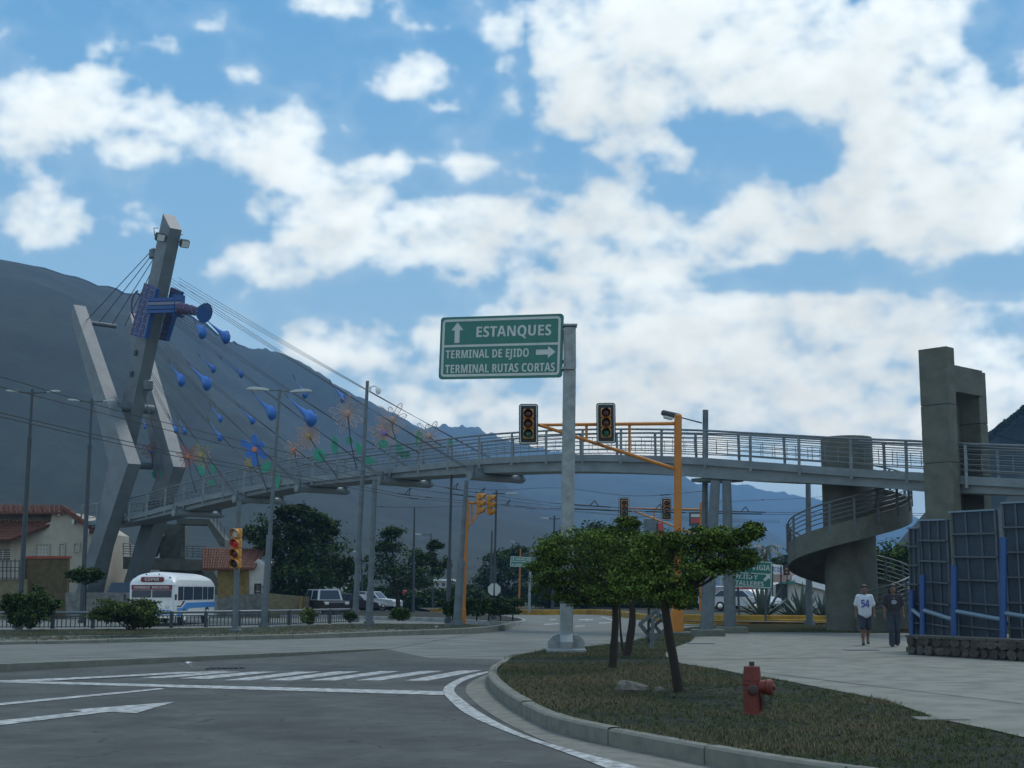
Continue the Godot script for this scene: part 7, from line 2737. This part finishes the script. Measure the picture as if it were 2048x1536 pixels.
# ---------------------------------------------------------------- people
func sdf_body(st: SurfaceTool, bones: Array, cell: float, k: float, origin: Vector3, bs: Basis) -> void:
	var lo := Vector3.INF
	var hi := -Vector3.INF
	for b in bones:
		var r: float = maxf(b[2], b[3]) + cell * 2.0
		for e in 2:
			lo = lo.min(b[e] - Vector3.ONE * r)
			hi = hi.max(b[e] + Vector3.ONE * r)
	var n := Vector3i(((hi - lo) / cell).ceil()) + Vector3i.ONE
	var v := PackedFloat32Array()
	v.resize(n.x * n.y * n.z)
	v.fill(1.0)
	for b in bones:
		var a: Vector3 = b[0]
		var ab: Vector3 = b[1] - b[0]
		var l2 := maxf(ab.length_squared(), 1e-9)
		var rr := maxf(b[2], b[3]) + k + cell * 1.5
		var p0 := Vector3i(((a.min(b[1]) - Vector3.ONE * rr - lo) / cell).floor()).max(Vector3i.ZERO)
		var p1 := Vector3i(((a.max(b[1]) + Vector3.ONE * rr - lo) / cell).ceil()).min(n - Vector3i.ONE)
		for z in range(p0.z, p1.z + 1):
			for y in range(p0.y, p1.y + 1):
				for x in range(p0.x, p1.x + 1):
					var p := lo + Vector3(x, y, z) * cell
					var t := clampf((p - a).dot(ab) / l2, 0.0, 1.0)
					var d: float = p.distance_to(a + ab * t) - lerpf(b[2], b[3], t)
					var i := (z * n.y + y) * n.x + x
					var e := v[i]
					var h := maxf(k - absf(d - e), 0.0) / k
					v[i] = minf(d, e) - h * h * k * 0.25
	var at_cell := {}
	var pos := []
	var nor := []
	var sx := 1
	var sy := n.x
	var sz := n.x * n.y
	for z in n.z - 1:
		for y in n.y - 1:
			for x in n.x - 1:
				var i := z * sz + y * sy + x
				var c := [v[i], v[i + sx], v[i + sy], v[i + sx + sy], v[i + sz], v[i + sx + sz], v[i + sy + sz], v[i + sx + sy + sz]]
				var neg := 0
				for q in c:
					if q < 0.0:
						neg += 1
				if neg == 0 or neg == 8:
					continue
				var s := Vector3.ZERO
				var m := 0
				for e in [[0, 1], [2, 3], [4, 5], [6, 7], [0, 2], [1, 3], [4, 6], [5, 7], [0, 4], [1, 5], [2, 6], [3, 7]]:
					var f0: float = c[e[0]]
					var f1: float = c[e[1]]
					if (f0 < 0.0) == (f1 < 0.0):
						continue
					var t := f0 / (f0 - f1)
					var q0 := Vector3(e[0] & 1, (e[0] >> 1) & 1, e[0] >> 2)
					var q1 := Vector3(e[1] & 1, (e[1] >> 1) & 1, e[1] >> 2)
					s += q0.lerp(q1, t)
					m += 1
				at_cell[i] = pos.size()
				pos.append(lo + (Vector3(x, y, z) + s / m) * cell)
				nor.append(Vector3(c[1] + c[3] + c[5] + c[7] - c[0] - c[2] - c[4] - c[6], c[2] + c[3] + c[6] + c[7] - c[0] - c[1] - c[4] - c[5], c[4] + c[5] + c[6] + c[7] - c[0] - c[1] - c[2] - c[3]).normalized())
	for i in at_cell:
		for e in [[sx, sy, sz], [sy, sz, sx], [sz, sx, sy]]:
			var j: int = i + e[0]
			if j >= v.size() or (v[i] < 0.0) == (v[j] < 0.0):
				continue
			var q := [i, i - e[1], i - e[1] - e[2], i - e[2]]
			if not (at_cell.has(q[1]) and at_cell.has(q[2]) and at_cell.has(q[3])):
				continue
			var id := []
			for w in q:
				id.append(at_cell[w])
			if v[i] >= 0.0:
				id.reverse()
			for tr in [[0, 2, 1], [0, 3, 2]]:
				var pp := []
				var nn := []
				for w in tr:
					pp.append(origin + bs * pos[id[w]])
					nn.append(bs * nor[id[w]])
				ntri(st, pp, nn)

func hand(st: SurfaceTool, w: Vector3, d: Vector3, out: Vector3, origin: Vector3, bs: Basis) -> void:    # palm and five bent fingers
	var fwd := d.cross(out).normalized()
	var X := func(p): return origin + bs * p
	tube(st, [X.call(w - d * 0.01), X.call(w + d * 0.04), X.call(w + d * 0.085)], [0.027, 0.036, 0.03], 8)
	for i in 4:
		var o := fwd * (0.033 - 0.022 * i)
		var l: float = [0.062, 0.07, 0.066, 0.05][i]
		var p := w + d * 0.08 + o
		tube(st, [X.call(p), X.call(p + d * l * 0.5 - out * 0.004), X.call(p + d * l * 0.85 - out * 0.02), X.call(p + d * l - out * 0.032)], [0.01, 0.0095, 0.0085, 0.006], 6)
	var b := w + d * 0.03 + fwd * 0.03
	tube(st, [X.call(b), X.call(b + fwd * 0.022 + d * 0.025), X.call(b + fwd * 0.03 + d * 0.055 - out * 0.01)], [0.013, 0.011, 0.008], 6)

func build_person(label: String, foot: Vector3, turn: float, scale: float, kind: int) -> void:
	var t := thing("person", label, "person", foot)
	var bs := Basis(Vector3.UP, turn).scaled(Vector3.ONE * scale)
	var V := func(x, y, z): return Vector3(x, y, z)
	var st := mb()
	var step := 0.09 if kind == 0 else 0.06
	var hipl := Vector3(-0.09, 0.9, 0)
	var hipr := Vector3(0.09, 0.9, 0)
	var kl := Vector3(-0.10, 0.5, 0.05 + step)
	var kr := Vector3(0.09, 0.49, 0.02)
	var al := Vector3(-0.09, 0.085, step * 1.3)
	var ar := Vector3(0.08, 0.11, -step * 1.6)
	var sl := Vector3(-0.185, 1.4, 0)
	var sr := Vector3(0.185, 1.4, 0)
	var el := Vector3(-0.245, 1.13, -0.03)
	var er := Vector3(0.25, 1.13, -0.02)
	var wl := Vector3(-0.255, 0.89, 0.03)
	var wr := Vector3(0.26, 0.89, 0.07)
	var bones := [[Vector3(0, 0.95, 0), Vector3(0, 1.15, 0.005), 0.125, 0.115], [Vector3(-0.06, 1.3, 0), Vector3(0.06, 1.3, 0), 0.12, 0.12], [Vector3(0, 1.15, 0), Vector3(0, 1.32, 0), 0.12, 0.12], [sl, sr, 0.07, 0.07], [Vector3(0, 1.42, -0.01), Vector3(0, 1.54, 0.0), 0.055, 0.05],
		[Vector3(0, 1.635, -0.012), Vector3(0, 1.65, -0.012), 0.092, 0.088], [Vector3(0, 1.55, 0.03), Vector3(0, 1.62, 0.025), 0.055, 0.07],
		[sl, el, 0.052, 0.042], [el, wl, 0.04, 0.028], [sr, er, 0.052, 0.042], [er, wr, 0.04, 0.028],
		[hipl, kl, 0.085, 0.057], [kl, al + Vector3(0, 0.2, -0.02), 0.055, 0.055], [al + Vector3(0, 0.2, -0.02), al, 0.05, 0.036], [hipr, kr, 0.085, 0.057], [kr, ar + Vector3(0, 0.2, -0.02), 0.055, 0.055], [ar + Vector3(0, 0.2, -0.02), ar, 0.05, 0.036], [al, al + Vector3(-0.01, -0.045, 0.1), 0.036, 0.03], [ar, ar + Vector3(0.015, -0.05, 0.1), 0.036, 0.03]]
	sdf_body(st, bones, 0.024, 0.05, foot, bs)
	# face: nose, ears, brow in a finer grid
	sdf_body(st, [[Vector3(0, 1.62, 0.085), Vector3(0, 1.59, 0.105), 0.011, 0.015], [Vector3(-0.09, 1.6, -0.01), Vector3(-0.092, 1.63, -0.015), 0.016, 0.02], [Vector3(0.09, 1.6, -0.01), Vector3(0.092, 1.63, -0.015), 0.016, 0.02], [Vector3(-0.025, 1.553, 0.078), Vector3(0.025, 1.553, 0.078), 0.009, 0.009]], 0.008, 0.01, foot, bs)
	hand(st, wl, (wl - el).normalized(), Vector3(-1, 0, 0.1), foot, bs)
	hand(st, wr, (wr - er).normalized(), Vector3(1, 0, 0.1), foot, bs)
	part(st, "body", M.skin, t)
	for s in [-1.0, 1.0]:
		st = mb()
		lathe(st, [[0.0, -0.011], [0.011, 0.0], [0.0, 0.011]], 8, foot + bs * Vector3(s * 0.034, 1.628, 0.082), bs)
		part(st, "eye", M.hair, t)
	st = mb()
	var hair := [[Vector3(0, 1.66, -0.03), Vector3(0, 1.69, -0.02), 0.094, 0.086], [Vector3(-0.05, 1.7, 0.03), Vector3(0.05, 1.7, 0.03), 0.045, 0.045]]
	if kind == 1:
		hair += [[Vector3(-0.075, 1.66, -0.02), Vector3(-0.085, 1.52, -0.05), 0.045, 0.04], [Vector3(0.075, 1.66, -0.02), Vector3(0.085, 1.52, -0.05), 0.045, 0.04], [Vector3(0, 1.62, -0.07), Vector3(0, 1.48, -0.075), 0.07, 0.06]]
	sdf_body(st, hair, 0.016, 0.03, foot, bs)
	part(st, "hair", M.hair, t)
	st = mb()
	var loose := 0.03 if kind == 0 else 0.014
	var shirt := [[Vector3(-0.05, 0.9 if kind == 0 else 0.97, 0), Vector3(-0.06, 1.3, 0), 0.115 + loose, 0.12 + loose], [Vector3(0.05, 0.9 if kind == 0 else 0.97, 0), Vector3(0.06, 1.3, 0), 0.115 + loose, 0.12 + loose], [sl * Vector3(0.85, 1, 1), sr * Vector3(0.85, 1, 1), 0.083, 0.083],
		[sl, sl.lerp(el, 0.75), 0.07, 0.068 + loose * 0.6], [sr, sr.lerp(er, 0.75), 0.07, 0.068 + loose * 0.6]]
	sdf_body(st, shirt, 0.024, 0.05, foot, bs)
	part(st, "shirt", M.shirt_white if kind == 0 else M.shirt_black, t)
	st = mb()
	if kind == 0:
		var tr := [[Vector3(-0.04, 0.93, 0), Vector3(0.04, 0.93, 0), 0.135, 0.135], [hipl, kl + Vector3(0, 0.02, 0), 0.105, 0.088], [hipr, kr + Vector3(0, 0.02, 0), 0.105, 0.088]]
		sdf_body(st, tr, 0.024, 0.04, foot, bs)
		part(st, "shorts", M.shorts, t)
		words("54", 0.22, "shirt_number", M.print_blue, t, Transform3D(bs, bs * Vector3(0, 1.21, 0.165)), 800, 0.01, 1.0, 0.24)
	else:
		var tr := [[Vector3(-0.04, 0.95, 0), Vector3(0.04, 0.95, 0), 0.132, 0.132], [hipl, kl, 0.1, 0.075], [kl, al + Vector3(0, 0.0, 0), 0.075, 0.085], [hipr, kr, 0.1, 0.075], [kr, ar + Vector3(0, 0.0, 0), 0.075, 0.085]]
		sdf_body(st, tr, 0.024, 0.04, foot, bs)
		part(st, "jeans", M.jeans, t)
		st = mb()
		lathe(st, [[0.0, 0.0], [0.08, 0.0], [0.078, 0.006], [0.0, 0.01]], 16, foot + bs * Vector3(0, 1.25, 0.128), Basis(bs.x, bs.z, -bs.y), 1.0, 0.8)
		part(st, "shirt_print", M.print_grey, t)
	for a in [al, ar]:
		st = mb()
		sdf_body(st, [[a + Vector3(0, -0.045, -0.03), a + Vector3(0, -0.05, 0.13), 0.045, 0.036]], 0.016, 0.02, foot, bs)
		part(st, "shoe", M.shorts, t)

func build_people() -> void:
	build_person("person in a white jersey numbered 54 and dark shorts walking on the plaza", gp(1732, 1290, LAWN_H), -0.12, 0.97, 0)
	build_person("person in a black shirt and dark jeans walking beside the blue screens", gp(1790, 1293, LAWN_H), -0.1, 0.98, 1)

func build_more() -> void:
	build_figures()
	build_signs()
	build_poles()
	build_signals()
	build_plants()
	build_left()
	build_right()
	build_cars()
	build_near()
	build_people()
